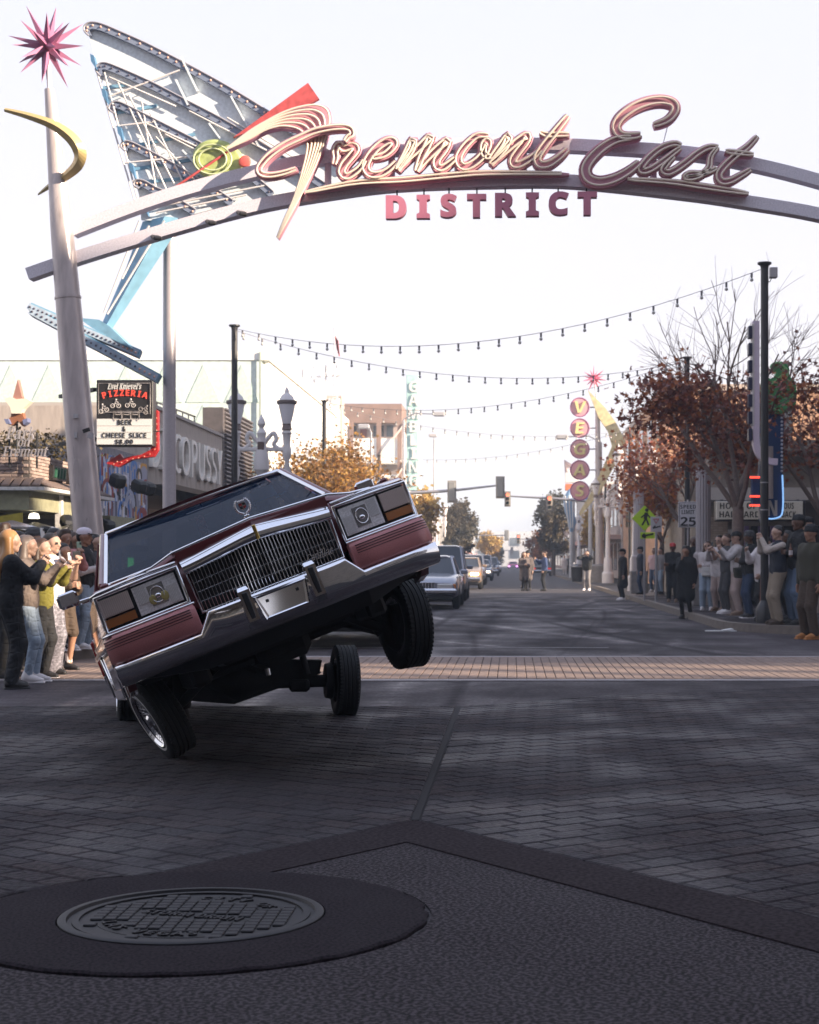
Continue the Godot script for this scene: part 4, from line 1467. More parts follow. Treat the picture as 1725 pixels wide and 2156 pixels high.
func martini() -> void:
	var D := 26.0
	var o := thing("martini_glass_sign", "giant tilted pale blue martini glass sign with bulb rims and green olive", "sign", "", at(348, 1184, D) * Vector3(1, 0, 1) + Vector3(0, SIDE, 0))
	var sheet := mat(0.76, 0.82, 0.86, 0.5, 0.0, "grain", 0.5)
	var blue := mat(0.2, 0.4, 0.56, 0.5, 0.0, "wear", 0.6)
	var rimm := mat(0.22, 0.26, 0.36, 0.5, 0.0, "grain", 1.5)
	var tubem := mat(0.68, 0.64, 0.62, 0.35)
	var V := func(px: float, py: float, z := 0.0) -> Vector3: return at(px, py, D) + Vector3(0, 0, z)
	wput(o, "post", sh().tube([Vector3(o.position.x, SIDE, -D - 0.3), V.call(349, 470, -0.3)], [0.11, 0.1], 20), mat(0.55, 0.5, 0.52, 0.42, 0.3, "grain", 1.0))
	# rims: front edge curves with a row of bulbs, each a band that returns backwards
	var E := func(pts: Array) -> Array: return trace(350, 80, 2.3, D, pts)
	var rims := [
		E.call([[30, 150], [2, 95], [40, 62], [130, 75], [300, 145], [560, 262], [860, 415], [1140, 565], [1400, 715], [1720, 915], [2100, 1160], [2420, 1370]]),
		E.call([[140, 520], [114, 465], [160, 432], [300, 480], [570, 600], [900, 770], [1280, 970], [1720, 1240], [2050, 1450], [2260, 1590]]),
		E.call([[262, 860], [236, 815], [285, 790], [430, 855], [720, 1000], [1050, 1170], [1400, 1370], [1560, 1490], [1700, 1610]]),
		E.call([[370, 1210], [347, 1160], [400, 1158], [550, 1230], [780, 1350], [1000, 1480], [1180, 1590], [1330, 1690]]),
		E.call([[490, 1550], [465, 1508], [525, 1517], [620, 1570], [720, 1615], [850, 1690], [985, 1775]]),
	]
	var ball := sh().ball(Vector3.ZERO, Vector3(0.019, 0.019, 0.019), 6, 4).mesh()
	for k in 5:
		var line := smooth2(rims[k], 8)
		var e := edges(line, func(f: float) -> float: return 0.105 * clampf(f * 6.0 + 0.3, 0.3, 1.0))
		var r := wput(o, "rim", sh().ribbon(e[0], e[1], -D - 0.1, -D + 0.06), rimm)
		var lip := []
		for p in e[0]:
			lip.append(Vector3(p.x, p.y, -D + 0.065))
		wput(r, "edge_strip", sh().tube(lip, 0.016, 5), mat(0.42, 0.4, 0.43, 0.4, 0.4))
		var run := 0.0
		for i in range(4, line.size() - 1):
			run += line[i].distance_to(line[i - 1])
			if run > 0.135 * clampf(i / 30.0, 0.35, 1.0):
				run = 0.0
				var b := put(r, "bulb", ball, M.bulb if k in [0, 3, 4] else M.dark_bulb)
				b.position = Vector3(line[i].x, line[i].y, -D + 0.065) - o.position
	# glass sheets between the rims, and the shoulder below the last
	var lefts := [[190, 84], [212, 172], [241, 252], [268, 334], [293, 412], [297, 462]]
	var rights := [[690, 385], [640, 392], [572, 408], [487, 437], [407, 455], [385, 458]]
	for k in 5:
		var p := PackedVector2Array()
		var up: PackedVector2Array = smooth2(rims[k], 8)
		var a: Vector3 = V.call(lefts[k + 1][0], lefts[k + 1][1])
		p.append(Vector2(a.x, a.y))
		for i in range(8, up.size(), 4):
			p.append(up[i])
		if k < 4:
			var dn: PackedVector2Array = smooth2(rims[k + 1], 8)
			for i in range(dn.size() - 1, 15, -4):
				p.append(dn[i] + Vector2(0, -0.004 * k))
		else:
			for q in [[400, 452], [385, 470]]:
				var w: Vector3 = V.call(q[0], q[1])
				p.append(Vector2(w.x, w.y))
		if Geometry2D.triangulate_polygon(p).size() > 0:
			wput(o, "sheet", sh().prism(p, -D - 0.08, -D - 0.03 + 0.002 * k), sheet)
	# straight tubes over the sheets
	for t in [[205, 150, 292, 445], [222, 155, 300, 452], [250, 175, 352, 400], [272, 200, 372, 395], [300, 215, 330, 395], [318, 240, 392, 396], [232, 205, 380, 150], [246, 268, 330, 258], [265, 345, 420, 330], [232, 165, 372, 226], [400, 236, 565, 320], [310, 262, 470, 335], [330, 290, 420, 390], [350, 285, 520, 372], [480, 250, 640, 345], [320, 440, 560, 392], [330, 450, 520, 412], [300, 437, 470, 400], [420, 405, 640, 360]]:
		wput(o, "neon_tube", sh().tube([V.call(t[0], t[1], 0.06), V.call(t[2], t[3], 0.06)], 0.015, 6), tubem)
		for f in [0.12, 0.5, 0.88]:
			var q: Vector3 = V.call(lerpf(t[0], t[2], f), lerpf(t[1], t[3], f), 0.0)
			wput(o, "standoff", sh().tube([q, q + Vector3(0, 0, 0.06)], 0.01, 5), M.grey_steel)
	# dark ladder rungs and fins behind the left edge
	for y in [[214, 185, 268, 178], [240, 238, 330, 222], [262, 310, 410, 282], [280, 356, 440, 330], [285, 385, 420, 372]]:
		wput(o, "crossbar", sh().bar(V.call(y[0], y[1], -0.02), V.call(y[2], y[3], -0.02), 0.03, 0.05), blue)
	for y in [[194, 118], [218, 190], [250, 268], [275, 345], [302, 424]]:
		var fp := PackedVector2Array()
		for q in [[0, 0], [8, 4], [14, 34], [2, 16]]:
			var w: Vector3 = V.call(y[0] + q[0], y[1] + q[1])
			fp.append(Vector2(w.x, w.y))
		wput(o, "fin", sh().prism(fp, -D - 0.1, -D + 0.12), mat(0.07, 0.17, 0.3, 0.5))
	for y in [[383, 122, 418, 195], [488, 205, 545, 308], [372, 170, 398, 224], [442, 262, 522, 370], [386, 318, 418, 352]]:
		wput(o, "brace", sh().bar(V.call(y[0], y[1], 0.03), V.call(y[2], y[3], 0.03), 0.1, 0.03), sheet)
	# olive on its pick
	var oc: Vector3 = V.call(463, 342, 0.1)
	var ol := wput(o, "olive", sh().lathe([Vector2(0.0, -0.06), Vector2(0.36, -0.05), Vector2(0.42, 0.0), Vector2(0.36, 0.05), Vector2(0.0, 0.06)], 28, Transform3D(Basis(Vector3(0, 0, 1), -0.35) * Basis(Vector3.RIGHT, PI / 2) * Basis.from_scale(Vector3(1.0, 1.0, 0.78)), oc)), mat(0.5, 0.58, 0.22, 0.5, 0.0, "wear", 1.2))
	for rr in [0.3, 0.22]:
		var c := []
		for i in 24:
			c.append(oc + Vector3(-0.08 + cos(TAU * i / 24) * rr, sin(TAU * i / 24) * rr * 0.78, 0.1))
		wput(ol, "neon_ring", sh().tube(c, 0.016, 5, true), mat(0.55, 0.6, 0.35, 0.4))
	wput(o, "pimento", sh().lathe([Vector2(0.0, 0.05), Vector2(0.08, 0.03), Vector2(0.1, 0.0), Vector2(0, 0)], 12, Transform3D(Basis(Vector3.RIGHT, PI / 2), V.call(520, 347, 0.2))), mat(0.65, 0.12, 0.1, 0.5))
	var redm := mat(0.62, 0.1, 0.1, 0.5, 0.0, "wear", 1.0)
	wput(o, "pick", sh().tube([V.call(372, 402, 0.2), V.call(440, 356, 0.2), V.call(600, 240, 0.05)], 0.02, 6), redm)
	var fp2 := PackedVector2Array()
	for q in [[500, 302], [655, 189], [678, 222], [610, 262]]:
		var w: Vector3 = V.call(q[0], q[1])
		fp2.append(Vector2(w.x, w.y))
	wput(o, "pick_flag", sh().prism(fp2, -D + 0.3, -D + 0.38), redm)
	# stem: tapered box with neon along its front
	var st := sh()
	var rg := []
	for q in [[[296, 462], [386, 458], 0.16], [[262, 560], [334, 540], 0.13], [[214, 676], [236, 690], 0.08]]:
		var a: Vector3 = V.call(q[0][0], q[0][1])
		var b: Vector3 = V.call(q[1][0], q[1][1])
		rg.append(PackedVector3Array([a + Vector3(0, 0, -q[2]), a.lerp(b, 0.62) + Vector3(0, 0, q[2]), b + Vector3(0, 0, -q[2] * 0.6), a.lerp(b, 0.5) + Vector3(0, 0, -q[2] * 2.0)]))
	wput(o, "stem", st.loft(rg, true, false), blue)
	for t in [[300, 470, 224, 662], [352, 470, 231, 664], [320, 480, 262, 590]]:
		wput(o, "neon_tube", sh().tube([V.call(t[0], t[1], 0.2), V.call(t[2], t[3], 0.14)], 0.017, 6), tubem)
	# foot: two slats with rows of bulb holes
	var slat := mat(0.4, 0.5, 0.62, 0.5, 0.0, "wear", 0.8)
	for b in [[72, 651, 293, 745, 0.12], [76, 660, 333, 797, 0.14]]:
		var a: Vector3 = V.call(b[0], b[1], 0.15)
		var c: Vector3 = V.call(b[2], b[3], -0.1)
		var s := wput(o, "foot_slat", sh().bar(a, c, 0.35, b[4]), blue)
		var off := Vector3(0, 0.0, 0.18)
		wput(s, "face_strip", sh().bar(a + off, c + off, 0.012, b[4] * 0.8), slat)
		for i in 26:
			var p := a.lerp(c, (i + 0.5) / 26.0) + Vector3(0, 0, 0.19)
			put(s, "bulb", ball, M.dark_bulb if i < 22 else M.bulb).position = p - o.position
	var tp := PackedVector2Array()
	for q in [[170, 672], [214, 676], [236, 690], [285, 738], [240, 716], [200, 694]]:
		var w: Vector3 = V.call(q[0], q[1])
		tp.append(Vector2(w.x, w.y))
	wput(o, "foot", sh().prism(tp, -D - 0.25, -D + 0.15), blue)


func right_side() -> void:
	# ---- low shop with a changeable letter board
	var o := thing("diner", "low diner with a white letter board and dark doorway on the right", "building", "", Vector3(8.5, SIDE, -46))
	var cream := mat(0.32, 0.27, 0.23, 0.8, 0.0, "wear", 0.4)
	block(o, "wall", 5.7, 30, 47.5, 62, SIDE, 4.4, cream)
	block(o, "roof_beam", 5.5, 24, 46.0, 47.6, 3.0, 3.35, mat(0.45, 0.4, 0.36, 0.7))
	block(o, "roof_slab", 5.6, 24, 46.2, 62, 4.4, 4.7, cream)
	block(o, "doorway", 6.9, 9.5, 47.42, 47.55, SIDE, 2.3, M.black)
	block(o, "window", 10.0, 16.0, 47.4, 47.55, 0.8, 2.5, M.window)
	var purple := mat(0.2, 0.13, 0.27, 0.4)
	for x in [6.75, 7.15, 7.5]:
		block(o, "door_frame", x - 0.06, x + 0.06, 47.3, 47.44, SIDE, 2.3, purple)
	block(o, "poster", 6.2, 6.6, 47.36, 47.46, 1.0, 2.2, M.sign_white)
	# tiled wall piece left of the door, each tile in view
	var tl := sh().box(Vector3.ZERO, Vector3(0.135, 0.062, 0.02), 0.004).mesh()
	var tms := [mat(0.36, 0.27, 0.2, 0.5), mat(0.4, 0.3, 0.23, 0.5), mat(0.33, 0.24, 0.18, 0.5)]
	var tw := block(o, "tiled_wall", 5.62, 6.2, 47.3, 47.5, SIDE, 2.6, mat(0.22, 0.17, 0.14, 0.8))
	for j in 30:
		for i in 4:
			put(tw, "tile", tl, tms[rng.randi() % 3]).position = Vector3(5.71 + i * 0.143, 0.5 + j * 0.07, -47.29) - o.position
	var lb := thing("letter_board_sign", "wide white letter board with black letters over the diner door", "sign", "", at(1599, 1100, 43.0))
	var D := 43.0
	wput(lb, "cabinet", sh().box(at(1599, 1075.5, D + 0.4), Vector3(186 * D / FL, 43 * D / FL, 0.7), 0.02), mat(0.05, 0.045, 0.045, 0.6))
	wput(lb, "letter_panel", sh().box(at(1599, 1074.5, D), Vector3(182 * D / FL, 38 * D / FL, 0.1), 0.01), mat(0.5, 0.47, 0.43, 0.5, 0.0, "grain", 1.0, {"glow": [0.5, 0.46, 0.42], "power": 0.05}))
	for t in [["HOME OF T", 1562, 1065, 92], ["OUS", 1661, 1065, 21], ["HALF  ARD PRI", 1574, 1083, 118], ["BACK", 1661, 1083, 30]]:
		text(lb, "lettering", t[0], t[3] * D / FL, 13.0 * D / FL, 0.01, facing(at(t[1], t[2], D - 0.05) - lb.position), M.sign_black)
	wput(lb, "bracket", sh().bar(at(1520, 1055, D + 0.5), at(1520, 1055, 47.5), 0.08, 0.08).bar(at(1680, 1055, D + 0.5), at(1680, 1055, 47.5), 0.08, 0.08), M.wire)
	# ---- sunlit orange brick block
	o = thing("brick_building", "tall orange brick block glowing in sunlight behind the red leaved tree", "building", "", Vector3(7, SIDE, -75))
	var br := mat(0.52, 0.29, 0.17, 0.85, 0.0, "wear", 0.15)
	block(o, "wall", 7.0, 40, 75, 104, SIDE, 9.1, br)
	block(o, "parapet", 6.9, 40.1, 74.9, 104.1, 9.1, 9.4, mat(0.45, 0.36, 0.3, 0.8))
	for i in 5:
		for k in 2:
			block(o, "window", 6.96, 7.1, 77 + i * 5.4, 79.4 + i * 5.4, 3.4 + k * 3.0, 5.4 + k * 3.0, M.window)
			block(o, "window", 8.6 + i * 2.8, 10.0 + i * 2.8, 74.94, 75.1, 3.4 + k * 3.0, 5.4 + k * 3.0, M.window)
	var bk := sh().box(Vector3.ZERO, Vector3(0.6, 0.16, 0.05), 0.01).mesh()
	for j in 14:
		for i in 20:
			if (j > 2 and j < 10) and i % 4 == 1:
				continue
			put(o, "brick", bk, [br, mat(0.44, 0.22, 0.12, 0.85), mat(0.56, 0.33, 0.2, 0.85)][rng.randi() % 3]).position = Vector3(0.4 + i * 0.64 + (0.3 if j % 2 else 0.0), 6.0 + j * 0.2, 0.0)
	# farther fronts on both sides, fading into the air
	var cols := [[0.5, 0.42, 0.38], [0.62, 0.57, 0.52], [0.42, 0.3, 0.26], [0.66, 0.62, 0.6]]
	var spec := [
		[1.0, 7.2, 108, 135, 6.5, "pale two storey shop row after the brick block"], [1.0, 7.0, 139, 180, 7.8, "brown shop row beside the dark clipped tree on the right"],
		[1.0, 7.6, 186, 250, 6.0, "cream low building far along the right kerb"], [-1.0, 8.6, 94, 127, 4.6, "low pale shop row under the hotel block"],
		[-1.0, 8.9, 152, 200, 5.5, "tan shop row behind the dark clipped tree on the left"], [-1.0, 8.4, 206, 275, 6.6, "pale long building far along the left kerb"],
		[1.0, 8.5, 258, 360, 8.0, "hazy grey building at the far right end of the street"], [-1.0, 9.0, 282, 380, 7.0, "hazy white building at the far left end of the street"]]
	for i in spec.size():
		var s: Array = spec[i]
		var x: float = s[1] * s[0]
		var b := thing("shop_row", s[5], "building", "", Vector3(x, SIDE, -s[2]))
		var c: Array = cols[i % 4]
		block(b, "wall", x, x + 14.0 * s[0], s[2], s[3], SIDE, s[4], mat(c[0], c[1], c[2], 0.8, 0.0, "wear", 0.15))
		block(b, "cornice", x - 0.12 * s[0], x + 14.0 * s[0], s[2] - 0.1, s[3] + 0.1, s[4], s[4] + 0.3, mat(0.6, 0.56, 0.52, 0.8))
		for k in 6:
			var d: float = lerpf(s[2], s[3], (k + 0.2) / 6.0)
			block(b, "window", x - 0.03 * s[0], x + 0.1 * s[0], d, d + (s[3] - s[2]) * 0.1, 0.7, 2.6, M.window)
			if s[4] > 5.0:
				block(b, "window", x - 0.03 * s[0], x + 0.1 * s[0], d, d + (s[3] - s[2]) * 0.08, 3.8, 5.0, M.window)
		block(b, "awning", x - 1.3 * s[0], x, s[2] + 1, s[3] - 1, 2.8, 3.1, mat(c[2], c[0] * 0.5, c[1] * 0.5, 0.8))
	o = thing("far_building", "hazy pale block closing the end of the street", "building", "", Vector3(0, 0, -520))
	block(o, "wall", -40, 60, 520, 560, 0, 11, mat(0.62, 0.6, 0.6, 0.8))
	for i in 18:
		for k in 2:
			block(o, "window", -38 + i * 5.3, -35 + i * 5.3, 519.8, 520.1, 2.5 + k * 4, 5 + k * 4, M.window)

	# ---- striped hook sign
	D = 31.5
	var hk := thing("hook_sign", "lilac and white hook shaped sign with dark blue blocks along its edge", "sign", "", at(1610, 980, D))
	var lil := mat(0.7, 0.58, 0.68, 0.5, 0.0, "grain", 1.5)
	var path := [[1593, 675], [1593, 780], [1593, 880], [1593, 925], [1596, 945], [1605, 961], [1620, 970], [1638, 972]]
	var pts := []
	for p in path:
		var w := at(p[0], p[1], D)
		pts.append(Vector2(w.x, w.y))
	var e := edges(smooth2(pts, 6), func(_f: float) -> float: return 13.5 * D / FL)
	wput(hk, "face", sh().ribbon(e[0], e[1], -D - 0.22, -D), lil)
	for i in 7:
		var y := 700.0 + i * 36.0
		wput(hk, "block", sh().box(at(1579, y, D + 0.06), Vector3(8 * D / FL, 26 * D / FL, 0.2), 0.01), mat(0.02, 0.022, 0.06, 0.4, 0.0, "grain", 2.0))
	wput(hk, "edge_band", sh().box(at(1584.5, 790, D + 0.1), Vector3(5 * D / FL, 215 * D / FL, 0.24), 0.01), mat(0.66, 0.6, 0.58, 0.5, 0.0, "grain", 2.0))
	wput(hk, "arm", sh().bar(at(1620, 971, D + 0.1), at(1622, 971, D + 2.2), 0.06, 0.06), M.wire)
	# ---- tall blade sign with the green figure
	D = 37.0
	var bs := thing("blade_sign", "tall blue blade sign with a green curled ornament and letter N", "sign", "", at(1627, 1095, D))
	var navy := mat(0.012, 0.05, 0.17, 0.35, 0.0, "grain", 1.0)
	var green := mat(0.05, 0.3, 0.09, 0.45, 0.0, "wear", 1.0)
	var P := func(a: Array) -> PackedVector2Array:
		var q := []
		for b in a:
			var w := at(b[0], b[1], D)
			q.append(Vector2(w.x, w.y))
		return smooth2(q, 4, true)
	wput(bs, "panel", sh().prism(P.call([[1600, 860], [1647, 860], [1648, 960], [1648, 1070], [1645, 1086], [1625, 1092], [1601, 1092], [1600, 960]]), -D - 0.3, -D), navy)
	wput(bs, "ornament", sh().prism(P.call([[1612, 864], [1604, 835], [1601, 812], [1612, 800], [1626, 797], [1632, 786], [1622, 772], [1630, 763], [1650, 764], [1660, 776], [1661, 792], [1672, 806], [1676, 830], [1672, 856], [1655, 868], [1632, 872]]), -D - 0.1, -D + 0.12), green)
	for c in [[[1626, 768], [1640, 766], [1650, 778], [1648, 794], [1630, 806], [1612, 818]], [[1634, 772], [1645, 780], [1644, 792], [1626, 808]], [[1655, 800], [1666, 812], [1668, 836], [1660, 856]], [[1610, 810], [1606, 830], [1616, 856], [1640, 866]], [[1640, 768], [1655, 780], [1654, 796], [1640, 806]]]:
		var t := []
		for b in c:
			t.append(at(b[0], b[1], D) + Vector3(0, 0, 0.15))
		wput(bs, "neon_tube", sh().tube(smooth3(t, 4), 0.022, 5), mat(0.22, 0.42, 0.16, 0.35))
	var glow_b := mat(0.3, 0.5, 0.8, 0.3, 0.0, "", 1.0, {"glow": [0.25, 0.5, 0.9], "power": 0.35})
	var t2 := []
	for b in [[1647, 1000], [1648.5, 1040], [1648, 1070], [1644, 1086], [1630, 1092], [1614, 1092]]:
		t2.append(at(b[0], b[1], D) + Vector3(0, 0, 0.04))
	wput(bs, "neon_edge", sh().tube(smooth3(t2, 4), 0.02, 6), glow_b)
	text(bs, "letter", "N", 20 * D / FL, 33 * D / FL, 0.06, facing(at(1626, 1070, D) + Vector3(0, 0, 0.01) - bs.position), mat(0.5, 0.48, 0.46, 0.4))
	for i in 16:
		wput(bs, "bulb", sh().ball(at(1646, 872 + i * 8, D) + Vector3(0, 0, 0.03), Vector3(0.03, 0.03, 0.03), 6, 4), mat(0.7, 0.72, 0.8, 0.3))
	wput(bs, "column", sh().tube([at(1619, 1050, D - 0.3), at(1619, 940, D - 0.3)], 0.1, 12), mat(0.42, 0.37, 0.35, 0.6))
	var rs := thing("striped_sign", "small blue sign crossed by three red neon bars behind the black pole", "sign", "", at(1590, 1065, 36.0))
	wput(rs, "panel", sh().box(at(1591, 1034, 36.3), Vector3(18 * 36 / FL, 62 * 36 / FL, 0.2), 0.02), navy)
	for y in [1005.0, 1045.0, 1064.0]:
		wput(rs, "neon_bar", sh().tube([at(1579, y, 36.1), at(1600, y, 36.1)], 0.025, 6), mat(0.7, 0.06, 0.04, 0.3, 0.0, "", 1.0, {"glow": [0.9, 0.06, 0.03], "power": 0.8}))

	# ---- speed limit sign, crossing signs
	D = 42.0
	var sp := thing("speed_limit_sign", "white rectangular sign reading speed limit 25 on a pole", "road sign", "", at(1449, 1184, D) * Vector3(1, 0, 1) + Vector3(0, SIDE, 0))
	wput(sp, "plate", sh().box(at(1449, 1083.5, D), Vector3(41 * D / FL, 54 * D / FL, 0.02), 0.006), mat(0.74, 0.72, 0.75, 0.5, 0.0, "grain", 1.0))
	for t in [["SPEED", 1449, 1067, 33, 8.5], ["LIMIT", 1449, 1078, 27, 8.5], ["25", 1449, 1098, 33, 19]]:
		text(sp, "lettering", t[0], t[3] * D / FL, t[4] * D / FL, 0.004, facing(at(t[1], t[2], D) + Vector3(0, 0, 0.01) - sp.position), M.sign_black)
	var bd := []
	for p in [[1430.5, 1058.5], [1467.5, 1058.5], [1467.5, 1108.5], [1430.5, 1108.5]]:
		bd.append(at(p[0], p[1], D) + Vector3(0, 0, 0.011))
	wput(sp, "border", sh().tube(bd, 0.008, 4, true), M.sign_black)
	wput(sp, "pole", sh().tube([sp.position, at(1449, 1052, D + 0.03)], 0.03, 8), M.grey_steel)
	D = 47.0
	var ps := thing("crossing_sign", "fluorescent yellow diamond pedestrian sign with arrow plate below", "road sign", "", at(1357, 1184, D) * Vector3(1, 0, 1) + Vector3(0, SIDE, 0))
	var yel := mat(0.42, 0.62, 0.02, 0.5, 0.0, "", 1.0)
	wput(ps, "plate", sh().box(at(1357.5, 1091, D), Vector3(38 * D / FL, 38 * D / FL, 0.02), 0.005, Basis(Vector3(0, 0, 1), PI / 4)), yel)
	wput(ps, "plate", sh().box(at(1364, 1127.5, D), Vector3(31 * D / FL, 13.5 * D / FL, 0.02), 0.005), yel)
	var fig := wput(ps, "walking_figure", sh().ball(at(1362, 1074, D) + Vector3(0, 0, 0.014), Vector3(0.055, 0.055, 0.006), 10, 4), M.sign_black)
	for l in [[[1361, 1079], [1359, 1093], 0.1], [[1360, 1092], [1352, 1106], 0.05], [[1361, 1092], [1366, 1106], 0.05], [[1361, 1081], [1350, 1090], 0.04], [[1362, 1081], [1369, 1090], 0.04]]:
		wput(fig, "stroke", sh().bar(at(l[0][0], l[0][1], D) + Vector3(0, 0, 0.014), at(l[1][0], l[1][1], D) + Vector3(0, 0, 0.014), 0.008, l[2]), M.sign_black)
	wput(ps, "arrow", sh().bar(at(1352, 1129, D) + Vector3(0, 0, 0.014), at(1376, 1124, D) + Vector3(0, 0, 0.014), 0.008, 0.05).bar(at(1352, 1129, D) + Vector3(0, 0, 0.014), at(1358, 1124, D) + Vector3(0, 0, 0.014), 0.008, 0.06).bar(at(1352, 1129, D) + Vector3(0, 0, 0.014), at(1360, 1132, D) + Vector3(0, 0, 0.014), 0.008, 0.06), M.sign_black)
	wput(ps, "pole", sh().tube([ps.position, at(1357, 1070, D + 0.03)], 0.03, 8), M.grey_steel)
	D = 46.0
	var yl := thing("yield_sign", "white square sign with red yield triangle beside the yellow diamond", "road sign", "", at(1382, 1184, D) * Vector3(1, 0, 1) + Vector3(0, SIDE, 0))
	wput(yl, "plate", sh().box(at(1382, 1104, D), Vector3(24 * D / FL, 32 * D / FL, 0.02), 0.005), mat(0.5, 0.46, 0.47, 0.5, 0.0, "grain", 1.0))
	var tr := []
	for p in [[1376, 1093], [1387, 1093], [1381.5, 1102]]:
		tr.append(at(p[0], p[1], D) + Vector3(0, 0, 0.013))
	wput(yl, "triangle", sh().tube(tr, 0.016, 4, true), mat(0.5, 0.04, 0.05, 0.5))
	wput(yl, "arrow", sh().bar(at(1375, 1112, D) + Vector3(0, 0, 0.012), at(1391, 1108, D) + Vector3(0, 0, 0.012), 0.008, 0.04).bar(at(1375, 1112, D) + Vector3(0, 0, 0.012), at(1380, 1107, D) + Vector3(0, 0, 0.012), 0.008, 0.04), M.sign_black)
	wput(yl, "pole", sh().tube([yl.position, at(1382, 1120, D + 0.03)], 0.04, 8), M.grey_steel)

	# ---- VEGAS sign
	D = 90.0
	var vg := thing("vegas_sign", "tall sign with five pink letter discs, starburst and yellow boomerang", "sign", "", at(1262, 1184, D) * Vector3(1, 0, 1) + Vector3(0, SIDE, 0))
	wput(vg, "pole", sh().tube([at(1263, 1205, D), at(1258, 850, D)], [0.24, 0.12], 14), mat(0.52, 0.47, 0.47, 0.5, 0.2, "grain", 1.0))
	wput(vg, "plinth", sh().lathe([Vector2(0.62, 0), Vector2(0.62, 0.9), Vector2(0.5, 1.0), Vector2(0, 1.0)], 8, Transform3D(Basis(), vg.position)), M.concrete)
	wput(vg, "spire", sh().tube([at(1258, 850, D), at(1251, 798, D)], 0.05, 6), M.sign_white)
	var sc := at(1251, 797, D)
	var red := mat(0.6, 0.1, 0.18, 0.5)
	for i in 14:
		var a := TAU * i / 14.0 + 0.25
		var dir := Vector3(cos(a), sin(a), 0.5 * sin(i * 2.1)).normalized()
		wput(vg, "spike", sh().tube([sc, sc + dir * (0.74 if i % 2 else 0.55)], [0.09, 0.005], 5), red)
	var disc_m := mat(0.68, 0.34, 0.4, 0.5, 0.0, "grain", 0.8)
	var rim_m := mat(0.3, 0.08, 0.2, 0.5)
	var word := "VEGAS"
	for i in 5:
		var c := at(1221, 857.5 + i * 44.0, D - 0.2)
		var dk := wput(vg, "disc", sh().lathe([Vector2(0, -0.14), Vector2(0.5, -0.14), Vector2(0.53, 0.0), Vector2(0.5, 0.05), Vector2(0, 0.05)], 28, Transform3D(Basis(Vector3.RIGHT, PI / 2), c)), disc_m)
		var rr := []
		for k in 28:
			rr.append(c + Vector3(cos(TAU * k / 28) * 0.51, sin(TAU * k / 28) * 0.51, 0.05))
		wput(dk, "rim", sh().tube(rr, 0.035, 5, true), rim_m)
		text(dk, "letter", word[i], 0.0, 0.62, 0.12, Transform3D(Basis(Vector3(1.25, 0, 0), Vector3(0.12, 1, 0), Vector3(0, 0, 1)), c + Vector3(0, 0, 0.06) - vg.position), mat(0.62, 0.55, 0.25, 0.5))
		wput(vg, "arm", sh().tube([c, at(1262, 857.5 + i * 44.0, D)], 0.04, 6), M.grey_steel)
	var yb := PackedVector2Array()
	for p in [[1238, 823], [1274, 860], [1296, 890], [1318, 932], [1304, 962], [1262, 1040], [1222, 1086], [1219, 1080], [1246, 1034], [1280, 960], [1288, 940], [1280, 910], [1260, 880]]:
		var w := at(p[0], p[1], D)
		yb.append(Vector2(w.x, w.y))
	wput(vg, "boomerang", sh().prism(yb, -D + 0.1, -D + 0.34), mat(0.68, 0.58, 0.33, 0.5, 0.0, "wear", 0.5))
	# martini ornament sign in blue further off
	D = 118.0
	var cs := thing("cocktail_sign", "slim blue and white ornamental sign on a white post far right", "sign", "", at(1202, 1184, D) * Vector3(1, 0, 1) + Vector3(0, SIDE, 0))
	wput(cs, "post", sh().tube([cs.position, at(1203, 1120, D)], 0.12, 8), M.white_paint)
	wput(cs, "body", sh().tube([at(1202, 1030, D), at(1196, 1050, D), at(1198, 1075, D), at(1206, 1100, D), at(1203, 1122, D)], [0.12, 0.38, 0.32, 0.28, 0.1], 8), mat(0.2, 0.32, 0.48, 0.5))
	for i in 3:
		wput(cs, "stripe", sh().tube([at(1190 + i * 8, 1044, D - 0.45), at(1198 + i * 4, 1112, D - 0.4)], 0.05, 5), M.sign_white)
	D = 112.0
	var st := thing("street_name_sign", "blue and white street name sign on the signal mast arm", "road sign", "", at(1256, 1058, D))
	wput(st, "plate", sh().box(at(1246, 1052, D), Vector3(28 * D / FL, 11 * D / FL, 0.05), 0.01), mat(0.08, 0.2, 0.6, 0.5))
	wput(st, "band", sh().box(at(1246, 1054, D - 0.04), Vector3(18 * D / FL, 3 * D / FL, 0.03), 0.0), M.sign_white)
	D = 140.0
	var og := thing("motel_sign", "white and orange rectangular sign high over the dark tree on the right", "sign", "", at(1208, 1060, D))
	wput(og, "panel", sh().box(at(1205, 1006, D), Vector3(30 * D / FL, 22 * D / FL, 0.5), 0.03), M.sign_white)
	wput(og, "panel", sh().box(at(1206, 1026, D), Vector3(32 * D / FL, 14 * D / FL, 0.5), 0.03), mat(0.6, 0.16, 0.06, 0.5))
	wput(og, "ornament", sh().tube([at(1196, 994, D), at(1190, 974, D), at(1212, 988, D), at(1222, 970, D)], 0.3, 6), mat(0.4, 0.3, 0.3, 0.5))
	wput(og, "post", sh().tube([at(1206, 1184, D), at(1206, 1030, D)], 0.2, 8), M.grey_steel)


